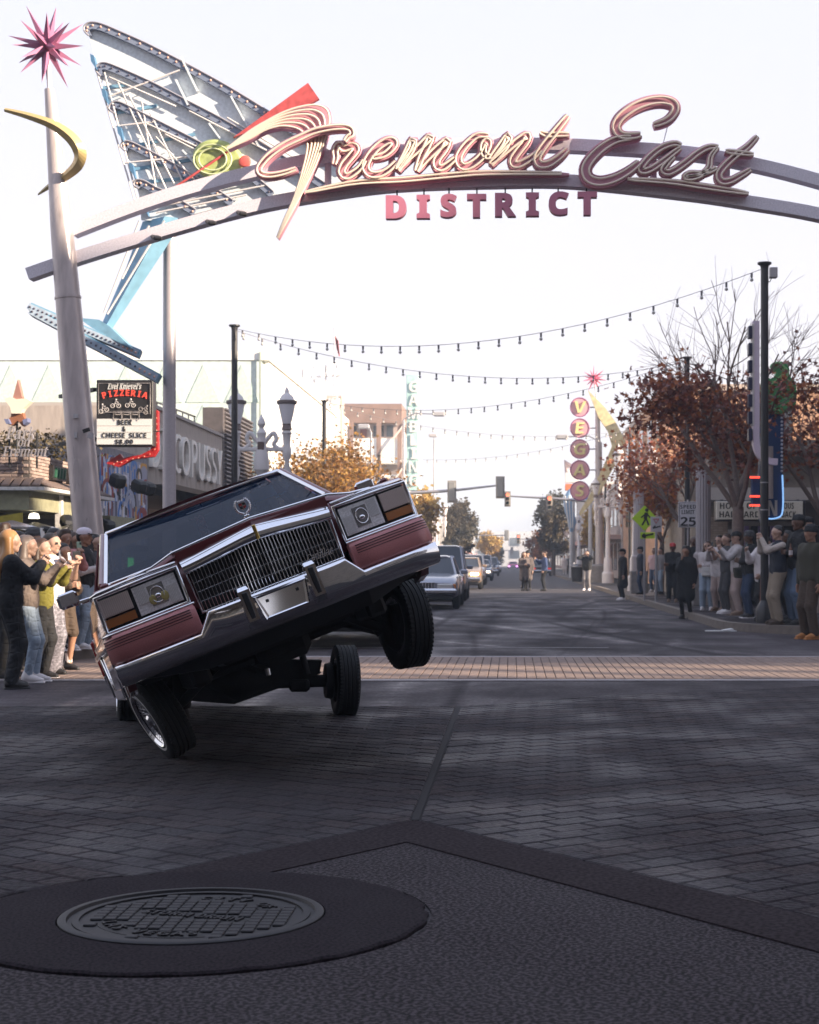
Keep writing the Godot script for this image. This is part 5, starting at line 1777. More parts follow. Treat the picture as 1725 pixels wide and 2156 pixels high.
# ---------------------------------------------------------------- poles, lamps, wires, signals
func black_pole(px: float, py: float, d: float, label: String, camera := false) -> Vector3:
	var top := at(px, py, d)
	var o := thing("string_light_pole", label, "pole", "black poles that carry the string lights", Vector3(top.x, SIDE, top.z))
	var h := top.y - SIDE
	put(o, "shaft", sh().tube([Vector3.ZERO, Vector3(0, h, 0)], [0.075, 0.07], 14), M.black_pole)
	put(o, "cap", sh().lathe([Vector2(0.07, -0.1), Vector2(0.08, -0.04), Vector2(0.13, -0.01), Vector2(0.13, 0.02), Vector2(0, 0.03)], 14, Transform3D(Basis(), Vector3(0, h, 0))), M.black_pole)
	put(o, "base", sh().lathe([Vector2(0.16, 0), Vector2(0.16, 0.25), Vector2(0.1, 0.35), Vector2(0.075, 0.4)], 14), M.black_pole)
	if camera:
		put(o, "camera_box", sh().box(Vector3(0.16, h - 0.17, 0.0), Vector3(0.14, 0.19, 0.16), 0.01), M.grey_steel)
		put(o, "cable", sh().tube([Vector3(0.13, h - 0.26, 0), Vector3(0.1, h - 0.33, 0), Vector3(0.06, h - 0.34, 0)], 0.008, 5), M.wire)
		for y in [2.05, 2.55]:
			put(o, "strap", sh().lathe([Vector2(0.078, y), Vector2(0.08, y + 0.01), Vector2(0.078, y + 0.02)], 14), M.grey_steel)
	return top


func string_lights(label: String, a: Vector3, b: Vector3, sag: float, n: int) -> void:
	var thin := mat(0.16, 0.15, 0.16, 0.6)
	var o := thing("string_lights", label, "string lights", "strings of bulbs across the street", a)
	var pts := []
	for i in 25:
		var f := i / 24.0
		pts.append(a.lerp(b, f) - Vector3(0, sag * 4.0 * f * (1.0 - f), 0) - a)
	put(o, "wire", sh().tube(pts, 0.006, 4), thin)
	var sock := sh().lathe([Vector2(0.0, 0.0), Vector2(0.022, -0.005), Vector2(0.022, -0.08), Vector2(0.014, -0.09)], 8).mesh()
	var bulb := sh().lathe([Vector2(0.012, -0.085), Vector2(0.035, -0.12), Vector2(0.03, -0.15), Vector2(0.0, -0.165)], 8).mesh()
	var gl := mat(0.5, 0.48, 0.45, 0.15)
	for i in n:
		var f := (i + 0.5) / n
		var p := a.lerp(b, f) - Vector3(0, sag * 4.0 * f * (1.0 - f), 0) - a
		put(o, "socket", sock, thin).position = p
		put(o, "bulb", bulb, gl).position = p


func twin_lantern(base: Vector3, h: float, label: String) -> Node3D:
	var o := thing("twin_lantern_post", label, "street lamp", "white ornamental twin lantern posts", base)
	var w := mat(0.78, 0.73, 0.72, 0.55, 0.0, "grain", 1.5)
	var k := h / 5.3
	put(o, "column", sh().lathe([Vector2(0.3, 0), Vector2(0.3, 0.5), Vector2(0.22, 0.6), Vector2(0.2, 1.2), Vector2(0.13, 1.35), Vector2(0.1, 3.0), Vector2(0.12, 3.3), Vector2(0.19, 3.4), Vector2(0.19, 3.6), Vector2(0.14, 3.9), Vector2(0.1, 4.05), Vector2(0.1, 4.2)], 14, Transform3D(Basis.from_scale(Vector3.ONE * k), Vector3.ZERO)), w)
	put(o, "finial", sh().lathe([Vector2(0.1, 4.2), Vector2(0.12, 4.3), Vector2(0.05, 4.42), Vector2(0.1, 4.52), Vector2(0.08, 4.6), Vector2(0.0, 4.78)], 12, Transform3D(Basis.from_scale(Vector3.ONE * k), Vector3.ZERO)), w)
	put(o, "boss", sh().box(Vector3(0, 3.98, 0.1) * k, Vector3(0.16, 0.2, 0.1) * k, 0.02), mat(0.12, 0.08, 0.07, 0.6))
	for s in [-1.0, 1.0]:
		var arm := []
		for p in [[0.0, 3.95], [0.18, 4.2], [0.3, 4.3], [0.36, 4.15], [0.3, 4.02], [0.45, 3.9], [0.6, 3.95]]:
			arm.append(Vector3(p[0] * s, p[1], 0) * k)
		put(o, "scroll", sh().tube(smooth3(arm, 4), 0.055 * k, 7), w)
		put(o, "beam", sh().box(Vector3(0.33 * s, 3.9, 0) * k, Vector3(0.66, 0.1, 0.1) * k, 0.02), w)
		var xf := Transform3D(Basis.from_scale(Vector3.ONE * k), Vector3(0.62 * s, 0, 0) * k)
		put(o, "baluster", sh().lathe([Vector2(0.02, 2.9), Vector2(0.06, 3.0), Vector2(0.04, 3.1), Vector2(0.1, 3.35), Vector2(0.05, 3.6), Vector2(0.11, 3.75), Vector2(0.11, 3.9), Vector2(0.08, 4.0), Vector2(0.1, 4.25), Vector2(0.13, 4.3), Vector2(0.09, 4.36)], 12, xf), w)
		put(o, "lantern_collar", sh().lathe([Vector2(0.09, 4.36), Vector2(0.13, 4.38), Vector2(0.1, 4.5), Vector2(0.12, 4.52)], 12, xf), mat(0.16, 0.12, 0.11, 0.5))
		put(o, "lantern_glass", sh().lathe([Vector2(0.1, 4.52), Vector2(0.16, 4.75), Vector2(0.21, 5.0), Vector2(0.21, 5.02)], 12, xf), mat(0.85, 0.83, 0.86, 0.25, 0.0, "", 1.0, {"back": [0.8, 0.8, 0.82]}))
		put(o, "lantern_ring", sh().lathe([Vector2(0.22, 5.0), Vector2(0.25, 5.02), Vector2(0.25, 5.09), Vector2(0.2, 5.1)], 12, xf), mat(0.14, 0.11, 0.1, 0.5))
		put(o, "lantern_cap", sh().lathe([Vector2(0.2, 5.08), Vector2(0.15, 5.2), Vector2(0.06, 5.28), Vector2(0.05, 5.36), Vector2(0.015, 5.42), Vector2(0.0, 5.5)], 12, xf), w)
	return o


func signal_head(o: Node3D, c: Vector3, k: float, back: bool, lit := true) -> void:
	var b := put(o, "signal_head", sh().box(c, Vector3(0.34, 1.0, 0.2) * k, 0.03), mat(0.22, 0.19, 0.16, 0.6) if not back else mat(0.2, 0.2, 0.2, 0.6))
	put(b, "backplate", sh().box(c - Vector3(0, 0, 0.06) * k, Vector3(0.46, 1.15, 0.03) * k, 0.0), mat(0.24, 0.22, 0.2, 0.6))
	if back:
		return
	for i in 3:
		var q := c + Vector3(0, 0.31 - i * 0.31, 0.1) * k
		var m := mat(0.06, 0.03, 0.03, 0.3)
		if i == 0 and lit:
			m = mat(0.9, 0.2, 0.1, 0.3, 0.0, "", 1.0, {"glow": [1.0, 0.13, 0.06], "power": 1.6})
		elif i == 2:
			m = mat(0.03, 0.08, 0.06, 0.3)
		put(b, "signal_light", sh().ball(q, Vector3(0.12, 0.12, 0.04) * k, 12, 5), m)
		put(b, "hood", sh().loft([PackedVector3Array([q + Vector3(-0.14, -0.02, 0) * k, q + Vector3(-0.1, 0.1, 0) * k, q + Vector3(0, 0.145, 0) * k, q + Vector3(0.1, 0.1, 0) * k, q + Vector3(0.14, -0.02, 0) * k]), PackedVector3Array([q + Vector3(-0.14, -0.02, 0.16) * k, q + Vector3(-0.1, 0.1, 0.22) * k, q + Vector3(0, 0.145, 0.24) * k, q + Vector3(0.1, 0.1, 0.22) * k, q + Vector3(0.14, -0.02, 0.16) * k])], false, true, true), M.black)


func cobra(px: float, py: float, base_x: float, d: float, label: String) -> void:
	var head := at(px, py, d)
	var o := thing("street_light", label, "street lamp", "cobra head street lights", Vector3(base_x, SIDE, -d))
	var top := Vector3(base_x, head.y - 0.35, -d) - o.position
	var h := head - o.position
	put(o, "pole", sh().tube([Vector3.ZERO, top], [0.1, 0.07], 8), M.grey_steel)
	put(o, "arm", sh().tube([top, top.lerp(h, 0.3) + Vector3(0, 0.3, 0), h], [0.05, 0.045, 0.04], 6), M.grey_steel)
	put(o, "lamp_head", sh().box(h, Vector3(0.75, 0.3, 0.4), 0.06), mat(0.35, 0.34, 0.35, 0.5))


func fluted_pole(px: float, d: float, top_y: float, label: String) -> void:
	var b := at(px, 1184, d)
	var o := thing("fluted_pole", label, "pole", "white fluted poles on concrete bases", Vector3(b.x, SIDE, -d))
	var h := at(px, top_y, d).y - SIDE
	var rings := []
	for y in [0.85, h]:
		var r := PackedVector3Array()
		for i in 32:
			r.append(Vector3(cos(TAU * i / 32), 0, sin(TAU * i / 32)) * (0.19 if i % 2 else 0.17) + Vector3(0, y, 0))
		rings.append(r)
	put(o, "shaft", sh().loft(rings, true, false), mat(0.5, 0.45, 0.46, 0.55, 0.0, "grain", 1.0))
	put(o, "collar", sh().lathe([Vector2(0.25, 0.8), Vector2(0.25, 1.3), Vector2(0.2, 1.36)], 16), mat(0.42, 0.36, 0.36, 0.6, 0.0, "grain", 1.0))
	put(o, "base", sh().box(Vector3(0, 0.4, 0), Vector3(0.6, 0.8, 0.6), 0.03), M.concrete)


func poles() -> void:
	var l0 := black_pole(494, 686, 38.0, "black string light pole in front of the louvred tower")
	var l1 := black_pole(683, 844, 55.6, "black string light pole among the orange leaves on the left")
	var l2 := black_pole(798, 958, 82.9, "black string light pole farthest along the left kerb")
	var r0 := black_pole(1610, 555, 30.0, "black pole with camera box rising beside the hook sign", true)
	var r1 := black_pole(1447, 753, 43.9, "black pole rising through the leafy red brown tree")
	var r2 := black_pole(1327, 901, 66.8, "black pole left of the yellow diamond sign")
	var r3 := black_pole(1275, 985, 98.0, "black pole between the VEGAS discs and a twin lantern post")
	string_lights("string of bulbs from left pole up to the camera pole", l0 - Vector3(0, 0.06, 0), r0 - Vector3(0, 0.08, 0), 0.85, 26)
	string_lights("string of bulbs from left pole to the pole in the red tree", l0 - Vector3(0, 0.1, 0), r1 - Vector3(0, 0.1, 0), 0.75, 28)
	string_lights("string of bulbs low over the street from the second left pole", l1 - Vector3(0, 0.06, 0), r1 - Vector3(0, 0.06, 0), 0.7, 27)
	string_lights("string of bulbs from second left pole to the diamond sign pole", l1 - Vector3(0, 0.1, 0), r2 - Vector3(0, 0.1, 0), 0.6, 27)
	string_lights("farthest string of bulbs, across the street before the signals", l2 - Vector3(0, 0.06, 0), r2 - Vector3(0, 0.06, 0), 0.6, 24)
	twin_lantern(at(551, 1184, 39.0) * Vector3(1, 0, 1) + Vector3(0, SIDE, 0), 5.15, "white twin lantern post beside the black pole on the left")
	twin_lantern(at(1280, 1184, 86.8) * Vector3(1, 0, 1) + Vector3(0, SIDE, 0), 5.5, "white twin lantern post right of the VEGAS sign plinth")
	twin_lantern(at(1338, 1184, 63.0) * Vector3(1, 0, 1) + Vector3(0, SIDE, 0), 5.5, "white twin lantern post nearest the diamond sign on the right")
	twin_lantern(at(1219, 1184, 122.0) * Vector3(1, 0, 1) + Vector3(0, SIDE, 0), 5.5, "white twin lantern post by the dark clipped tree on the right")
	twin_lantern(at(919, 1184, 118.0) * Vector3(1, 0, 1) + Vector3(0, SIDE, 0), 5.3, "white twin lantern post by the dark clipped tree on the left")
	fluted_pole(1481, 41.5, 985, "white fluted pole right of the speed limit sign")
	fluted_pole(1345, 58.0, 1030, "white fluted pole behind the yellow diamond sign")
	cobra(925, 872, -7.2, 108.0, "street light with its arm above the turquoise sign")
	cobra(912, 917, -7.2, 150.0, "street light reaching over the street below another on the left")
	cobra(766, 898, -9.0, 104.0, "street light in front of the brown hotel block")
	cobra(1184, 920, 5.6, 104.0, "street light reaching left beside the VEGAS discs")
	# signals: two masts at the first crossing, smaller ones behind
	var D := 110.0
	var o := thing("traffic_signal", "signal mast arm from the right with two red lights", "traffic light", "signal masts over the street", Vector3(5.2, SIDE, -D))
	var q := func(x: float, y: float, d: float) -> Vector3: return at(x, y, d) - o.position
	put(o, "pole", sh().tube([Vector3.ZERO, q.call(0, 1055, D) * Vector3(0, 1, 0) + Vector3(0, 0.3, 0)], [0.16, 0.12], 10), M.white_paint)
	put(o, "arm", sh().tube([q.call(0, 1055, D) * Vector3(0, 1, 0), q.call(1157, 1049, D), q.call(1062, 1044, D)], [0.11, 0.08, 0.05], 8), M.grey_steel)
	signal_head(o, q.call(1069, 1050.5, D - 0.2), 0.9, false)
	signal_head(o, q.call(1157, 1059, D - 0.2), 0.98, false)
	var o2 := thing("traffic_signal", "signal mast arm from the left showing the backs of its heads", "traffic light", "signal masts over the street", Vector3(-7.2, SIDE, -92))
	var q2 := func(x: float, y: float, d: float) -> Vector3: return at(x, y, d) - o2.position
	put(o2, "pole", sh().tube([Vector3.ZERO, q2.call(0, 1041, 92) * Vector3(0, 1, 0)], [0.16, 0.12], 10), M.grey_steel)
	put(o2, "arm", sh().tube([q2.call(0, 1041, 92) * Vector3(0, 1, 0), q2.call(951, 1033, 92), q2.call(1056, 1021, 92)], [0.11, 0.08, 0.05], 8), M.grey_steel)
	signal_head(o2, q2.call(951.5, 1035, 91.8), 1.08, true)
	signal_head(o2, q2.call(1053.5, 1026, 91.8), 1.08, true)
	for s in [[1092, 1135, 225.0, 1.0, "smaller signal arm with red light beyond the first crossing"], [1121, 1161, 330.0, 1.0, "tiny signal with red light far down the right side"], [1067, 1127, 205.0, -1.0, "small signal arm from the left seen from behind"], [1078, 1159, 320.0, -1.0, "tiny signal head far down the left side"]]:
		var bx: float = 5.2 * s[3] if s[3] > 0 else -7.0
		var o3 := thing("traffic_signal", s[4], "traffic light", "signal masts over the street", Vector3(bx, SIDE, -s[2]))
		var hd: Vector3 = at(s[0], s[1], s[2]) - o3.position
		put(o3, "pole", sh().tube([Vector3.ZERO, Vector3(0, hd.y, 0)], 0.12, 6), M.grey_steel)
		put(o3, "arm", sh().tube([Vector3(0, hd.y, 0), hd], 0.07, 5), M.grey_steel)
		signal_head(o3, hd + Vector3(0, 0, 0.2), 1.15, s[3] < 0.0)
	# bin and post on the right sidewalk
	var bin := thing("litter_bin", "dark litter bin standing beside the sign plinth on the sidewalk", "bin", "", at(1215, 1184, 93.0) * Vector3(1, 0, 1) + Vector3(0, SIDE, 0))
	put(bin, "body", sh().lathe([Vector2(0.3, 0), Vector2(0.34, 0.85), Vector2(0.36, 0.9), Vector2(0.3, 0.98), Vector2(0, 1.0)], 12), M.black_pole)
	put(bin, "rim", sh().lathe([Vector2(0.35, 0.82), Vector2(0.38, 0.84), Vector2(0.38, 0.9), Vector2(0.35, 0.92)], 12), M.grey_steel)


func trees() -> void:
	var red := [mat(0.19, 0.05, 0.03, 0.6, 0.0, "", 1.0, {"back": [0.12, 0.03, 0.015]}), mat(0.3, 0.1, 0.04, 0.6, 0.0, "", 1.0, {"back": [0.3, 0.1, 0.03]}), mat(0.11, 0.034, 0.026, 0.6, 0.0, "", 1.0, {"back": [0.06, 0.02, 0.015]})]
	tree("street_tree", "sparse tree with dark red brown leaves rising behind the right crowd", "", at(1547, 1184, 37.0) * Vector3(1, 0, 1) + Vector3(0, SIDE, 0), 2.35, 0.15, 2.7, 3, 3600, 0.16, red, 41, 0.7, 2.3, 4.9, 0.5, Vector3(0.02, 0, 0), 0.3)
	tree("street_tree", "red leaved tree at the right edge behind the black pole", "", at(1735, 1184, 39.0) * Vector3(1, 0, 1) + Vector3(0, SIDE, 0), 2.2, 0.13, 2.3, 3, 4200, 0.15, red, 77, 0.7, 2.0, 4.3, 0.5, Vector3.ZERO, 0.32)
	tree("street_tree", "red brown tree between the speed limit sign and brick block", "", at(1440, 1184, 52.0) * Vector3(1, 0, 1) + Vector3(0, SIDE, 0), 2.3, 0.12, 2.0, 3, 2000, 0.17, [red[0], red[1]], 58, 0.8, 2.0, 4.9, 0.4, Vector3.ZERO, 0.36)
	var org := [mat(0.32, 0.11, 0.02, 0.6, 0.0, "", 1.0, {"back": [0.3, 0.11, 0.02]}), mat(0.22, 0.1, 0.025, 0.6, 0.0, "", 1.0, {"back": [0.2, 0.09, 0.02]}), mat(0.14, 0.055, 0.02, 0.6, 0.0, "", 1.0, {"back": [0.12, 0.05, 0.02]})]
	tree("street_tree", "orange leaved young tree beside the yellow diamond sign", "", at(1392, 1184, 59.0) * Vector3(1, 0, 1) + Vector3(0, SIDE, 0), 1.9, 0.1, 1.7, 3, 6000, 0.17, [org[0], org[1], red[0]], 15, 0.75, 1.2, 3.9, 0.5, Vector3.ZERO, 0.34)
	var ylw := [mat(0.32, 0.17, 0.03, 0.6, 0.0, "", 1.0, {"back": [0.3, 0.16, 0.03]}), mat(0.22, 0.1, 0.025, 0.6, 0.0, "", 1.0, {"back": [0.2, 0.09, 0.02]}), mat(0.13, 0.07, 0.022, 0.6, 0.0, "", 1.0, {"back": [0.1, 0.06, 0.02]})]
	tree("street_tree", "brown orange tree behind the black pole left of the raised fender", "", at(738, 1184, 60.0) * Vector3(1, 0, 1) + Vector3(0, SIDE, 0), 2.0, 0.11, 1.75, 3, 11000, 0.17, ylw, 22, 0.8, 1.0, 5.4, 0.5, Vector3.ZERO, 0.42)
	tree("street_tree", "thin tree with yellow brown leaves beside the twin lantern post", "", at(632, 1184, 54.0) * Vector3(1, 0, 1) + Vector3(0, SIDE, 0), 2.0, 0.1, 1.5, 3, 3600, 0.16, ylw, 9, 0.75, 1.0, 4.6, 0.5, Vector3.ZERO, 0.36)
	var pale := [mat(0.4, 0.27, 0.07, 0.6, 0.0, "", 1.0, {"back": [0.4, 0.26, 0.07]}), mat(0.3, 0.18, 0.05, 0.6, 0.0, "", 1.0, {"back": [0.3, 0.18, 0.05]})]
	round_tree("street_tree", "pale yellow tree at the kerb right of the raised headlight", "", at(885, 1184, 96.0) * Vector3(1, 0, 1) + Vector3(0, SIDE, 0), 3.9, Vector3(1.55, 1.6, 1.5), 5200, 0.2, pale, 61, 22)
	round_tree("street_tree", "bright yellow tree far left beyond the dark clipped tree", "", at(1030, 1184, 215.0) * Vector3(1, 0, 1) + Vector3(0, SIDE, 0), 3.2, Vector3(1.9, 2.2, 1.9), 3000, 0.3, pale, 62, 16)
	round_tree("street_tree", "bright yellow tree between the twin lantern posts on the right", "", at(1243, 1184, 112.0) * Vector3(1, 0, 1) + Vector3(0.3, SIDE, 0), 3.3, Vector3(1.1, 1.6, 1.2), 2600, 0.22, pale, 63, 14)
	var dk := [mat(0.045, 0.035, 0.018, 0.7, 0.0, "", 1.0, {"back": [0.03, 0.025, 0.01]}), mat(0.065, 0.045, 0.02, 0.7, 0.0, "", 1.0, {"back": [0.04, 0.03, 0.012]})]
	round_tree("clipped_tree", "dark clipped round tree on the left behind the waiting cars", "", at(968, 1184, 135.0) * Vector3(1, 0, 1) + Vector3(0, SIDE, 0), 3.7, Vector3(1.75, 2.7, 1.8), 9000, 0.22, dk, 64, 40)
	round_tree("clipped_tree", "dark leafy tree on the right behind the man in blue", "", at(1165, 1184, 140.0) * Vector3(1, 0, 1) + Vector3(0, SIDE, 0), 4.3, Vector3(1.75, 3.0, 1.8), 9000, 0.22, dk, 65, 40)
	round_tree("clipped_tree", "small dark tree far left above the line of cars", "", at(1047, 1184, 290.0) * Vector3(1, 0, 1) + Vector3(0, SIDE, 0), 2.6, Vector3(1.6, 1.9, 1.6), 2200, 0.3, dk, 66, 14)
	round_tree("street_tree", "orange brown tree low on the right behind the parked dark car", "", at(1140, 1184, 180.0) * Vector3(1, 0, 1) + Vector3(0, SIDE, 0), 2.7, Vector3(2.0, 2.0, 1.8), 3000, 0.26, org, 67, 16)


# wheel about its own x axis, outer face towards +x
func wire_wheel(parent: Node3D, xf: Transform3D) -> void:
	var w := Node3D.new()
	w.name = "wheel"
	parent.add_child(w, true)
	w.transform = xf
	var turn := Transform3D(Basis(Vector3(0, 0, 1), -PI / 2), Vector3.ZERO)
	var s := sh()
	# tyre section with tread grooves
	var prof := [Vector2(0.178, -0.075), Vector2(0.2, -0.088), Vector2(0.235, -0.094), Vector2(0.262, -0.088), Vector2(0.28, -0.07)]
	for i in 5:
		var y := -0.06 + i * 0.03
		prof.append(Vector2(0.286, y - 0.012))
		prof.append(Vector2(0.288, y + 0.008))
		if i < 4:
			prof.append(Vector2(0.28, y + 0.01))
			prof.append(Vector2(0.28, y + 0.016))
	prof.append_array([Vector2(0.28, 0.07), Vector2(0.262, 0.088), Vector2(0.235, 0.094), Vector2(0.2, 0.088), Vector2(0.178, 0.075)])
	s.lathe(prof, 48, turn)
	put(w, "tyre", s, M.rubber)
	# tread blocks on the shoulders
	var tb := sh()
	for i in 60:
		var a := TAU * i / 60.0
		for e in [-1.0, 1.0]:
			tb.box(Vector3(e * 0.068, cos(a) * 0.279, sin(a) * 0.279), Vector3(0.022, 0.02, 0.018), 0.003, Basis(Vector3.RIGHT, a) * Basis(Vector3.UP, 0.2))
	put(w, "tread", tb, M.rubber)
	put(w, "whitewall", sh().lathe([Vector2(0.194, 0.0875), Vector2(0.2, 0.0905), Vector2(0.209, 0.0925), Vector2(0.212, 0.0915)], 48, turn), mat(0.7, 0.68, 0.66, 0.5))
	put(w, "rim", sh().lathe([Vector2(0.176, -0.08), Vector2(0.182, -0.076), Vector2(0.165, -0.05), Vector2(0.15, 0.0), Vector2(0.152, 0.05), Vector2(0.17, 0.07), Vector2(0.192, 0.085), Vector2(0.193, 0.092), Vector2(0.182, 0.093), Vector2(0.168, 0.076)], 48, turn), M.chrome)
	put(w, "hub", sh().lathe([Vector2(0.06, -0.07), Vector2(0.055, 0.02), Vector2(0.04, 0.05), Vector2(0.04, 0.075), Vector2(0.025, 0.09), Vector2(0.0, 0.092)], 20, turn), M.chrome)
	var sp := sh()
	for i in 36:
		var a := TAU * i / 36.0
		var k := 0.16 if i % 2 else -0.16
		for q in [[0.03, 0.05, 0.16, 0.068], [0.05, -0.03, 0.152, 0.02]]:
			sp.tube([Vector3(q[0] if q[0] < 0.04 else q[1], cos(a + k * 2.0) * 0.045, sin(a + k * 2.0) * 0.045), Vector3(q[3], cos(a) * q[2], sin(a) * q[2])], 0.0022, 4)
	put(w, "spokes", sp, M.chrome)
	put(w, "drum", sh().lathe([Vector2(0.02, -0.12), Vector2(0.13, -0.1), Vector2(0.14, -0.03), Vector2(0.0, -0.03)], 24, turn), M.under)


func lowrider() -> void:
	var o := thing("lowrider_car", "maroon vintage lowrider sedan tilted high with one front wheel lifted off the road", "car")
	o.transform = Transform3D(Basis.from_euler(Vector3(deg_to_rad(-4.506), deg_to_rad(14.924), deg_to_rad(21.148))), Vector3(-1.411, 0.511, -10.334))
	var inv := o.transform.affine_inverse()
	var paint := mat(0.14, 0.018, 0.025, 0.3, 0.25, "", 1.0, {"coat": 1.0, "coat_rough": 0.03})
	var rose := mat(0.54, 0.2, 0.2, 0.42, 0.1, "grain", 3.0, {"coat": 0.25, "coat_rough": 0.3})
	var rose_dark := mat(0.06, 0.016, 0.018, 0.5)
	var ch: Material = M.chrome
	var fz := func(x: float) -> float: return 1.05 - 0.16 * (x / 0.95) * (x / 0.95)
	# ---------- sides with wheel openings
	for e in [-1.0, 1.0]:
		var p := PackedVector2Array()   # (z, y)
		var arc := func(cz: float, r: float, lift: float) -> void:
			for i in 15:
				var a := PI * i / 14.0
				p.append(Vector2(cz - r * cos(a), 0.27 + lift + r * 0.92 * sin(a)))
		p.append(Vector2(-4.35, 0.32))
		arc.call(-3.0, 0.36, 0.0)
		arc.call(0.0, 0.37, 0.0)
		p.append(Vector2(0.6, 0.3))
		p.append(Vector2(0.88, 0.46))
		p.append(Vector2(0.9, 0.66))
		p.append(Vector2(-4.4, 0.66))
		var xf := Transform3D(Basis(Vector3(0, 0, 1), Vector3(0, 1, 0), Vector3(-e, 0, 0)), Vector3(e * 0.955, 0, 0))
		put(o, "side_panel", sh().prism(p, 0.0, 0.05, xf), paint)
		# arch lips
		for c in [-3.0, 0.0]:
			var lip := []
			for i in 15:
				var a := PI * i / 14.0
				lip.append(Vector3(e * 0.957, 0.27 + 0.365 * 0.92 * sin(a), c - 0.365 * cos(a)))
			put(o, "arch_trim", sh().tube(lip, 0.012, 6), ch)
			put(o, "wheel_well", sh().box(Vector3(e * 0.68, 0.48, c), Vector3(0.4, 0.36, 0.76), 0.05), M.under)
		# shoulder from the crease up to the fender and belt line
		var rings := []
		for z in [0.8, 0.7, 0.5, -0.2, -0.7, -1.6, -2.8, -3.5, -4.2, -4.42]:
			var yt: float = lerpf(0.905, 0.975, clampf((0.9 - z) / 1.5, 0.0, 1.0)) - (0.03 if z < -3.4 else 0.0)
			var xo := 0.955 if z < 0.9 else 0.93
			var k := PackedVector3Array()
			for q in [[xo - 0.05, 0.64], [xo, 0.655], [xo + 0.005, 0.7], [xo - 0.02, 0.82], [xo - 0.045, yt - 0.02], [xo - 0.07, yt], [xo - 0.2, yt + 0.004], [xo - 0.3, yt - 0.015], [xo - 0.3, 0.66]]:
				k.append(Vector3(e * q[0], q[1], z))
			rings.append(k)
		put(o, "fender", sh().loft(rings, true, true), paint)
		put(o, "side_moulding", sh().bar(Vector3(e * 0.965, 0.62, 0.84), Vector3(e * 0.965, 0.62, -4.3), 0.025, 0.05, 0.008), ch)
		put(o, "rocker_moulding", sh().bar(Vector3(e * 0.957, 0.29, -0.42), Vector3(e * 0.957, 0.29, -2.6), 0.02, 0.08, 0.006), ch)
		# fender tip light on the crown
		put(o, "fender_marker", sh().box(Vector3(e * 0.87, 0.92, 0.72), Vector3(0.05, 0.03, 0.13), 0.012), paint)
	# ---------- hood
	var hr := []
	for z in [1.0, 0.985, 0.9, 0.5, 0.0, -0.4, -0.64]:
		var k := PackedVector3Array()
		var u: float = clampf((1.0 - z) / 1.6, 0.0, 1.0)
		var drop := 0.03 if z > 0.99 else 0.0
		var bow := 0.07
		for q in [[-0.72, 0.895 + 0.075 * u], [-0.6, 0.915 + 0.07 * u], [-0.47, 0.95 + 0.045 * u], [-0.4, 0.962 + 0.036 * u], [-0.14, 0.972 + 0.034 * u], [-0.03, 0.98 + 0.035 * u], [0.0, 0.986 + 0.034 * u], [0.03, 0.98 + 0.035 * u], [0.14, 0.972 + 0.034 * u], [0.4, 0.962 + 0.036 * u], [0.47, 0.95 + 0.045 * u], [0.6, 0.915 + 0.07 * u], [0.72, 0.895 + 0.075 * u]]:
			k.append(Vector3(q[0], q[1] - drop, z + (fz.call(q[0]) - 1.05 + bow * (1.0 - absf(q[0]) / 0.72) - 0.04 if z > 0.45 else 0.0)))
		k.append(Vector3(0.72, 0.7, z - 0.25))
		k.append(Vector3(-0.72, 0.7, z - 0.25))
		hr.append(k)
	put(o, "hood", sh().loft(hr, true, true), paint)
	var edge := []
	for q in [[-0.74, 0.9, 0.93], [-0.6, 0.91, 1.0], [-0.47, 0.945, 1.035], [0.0, 0.972, 1.085], [0.47, 0.945, 1.035], [0.6, 0.91, 1.0], [0.74, 0.9, 0.93]]:
		edge.append(Vector3(q[0], q[1], q[2]))
	put(o, "hood_trim", sh().tube(edge, 0.008, 6), ch)
	put(o, "hood_spear", sh().tube([Vector3(0, 0.99, 1.05), Vector3(0, 1.004, 0.5), Vector3(0, 1.02, -0.6)], 0.008, 6), ch)
	for e in [-1.0, 1.0]:
		put(o, "hood_edge_trim", sh().tube([Vector3(e * 0.47, 0.953, 1.03), Vector3(e * 0.46, 0.975, 0.4), Vector3(e * 0.46, 0.998, -0.6)], 0.007, 6), ch)
	# ---------- body-coloured nose
	var nose := sh()
	for e in [-1.0, 1.0]:
		var rings := []
		for i in 7:
			var x: float = lerpf(0.425, 0.945, i / 6.0)
			var z: float = fz.call(x) - 0.03
			var yt := 0.905
			rings.append(PackedVector3Array([Vector3(e * x, 0.6, z), Vector3(e * x, yt - 0.02, z), Vector3(e * x, yt, z - 0.03), Vector3(e * x, yt, z - 0.2), Vector3(e * x, 0.6, z - 0.2)]))
		nose.loft(rings, true, true)
	nose.loft([PackedVector3Array([Vector3(-0.46, 0.88, 1.0), Vector3(-0.46, 0.945, 1.0), Vector3(-0.46, 0.945, 0.9), Vector3(-0.46, 0.88, 0.9)]), PackedVector3Array([Vector3(0, 0.925, 1.07), Vector3(0, 0.97, 1.06), Vector3(0, 0.97, 0.9), Vector3(0, 0.925, 0.9)]), PackedVector3Array([Vector3(0.46, 0.88, 1.0), Vector3(0.46, 0.945, 1.0), Vector3(0.46, 0.945, 0.9), Vector3(0.46, 0.88, 0.9)])], true, false)
	put(o, "nose_panel", nose, paint)
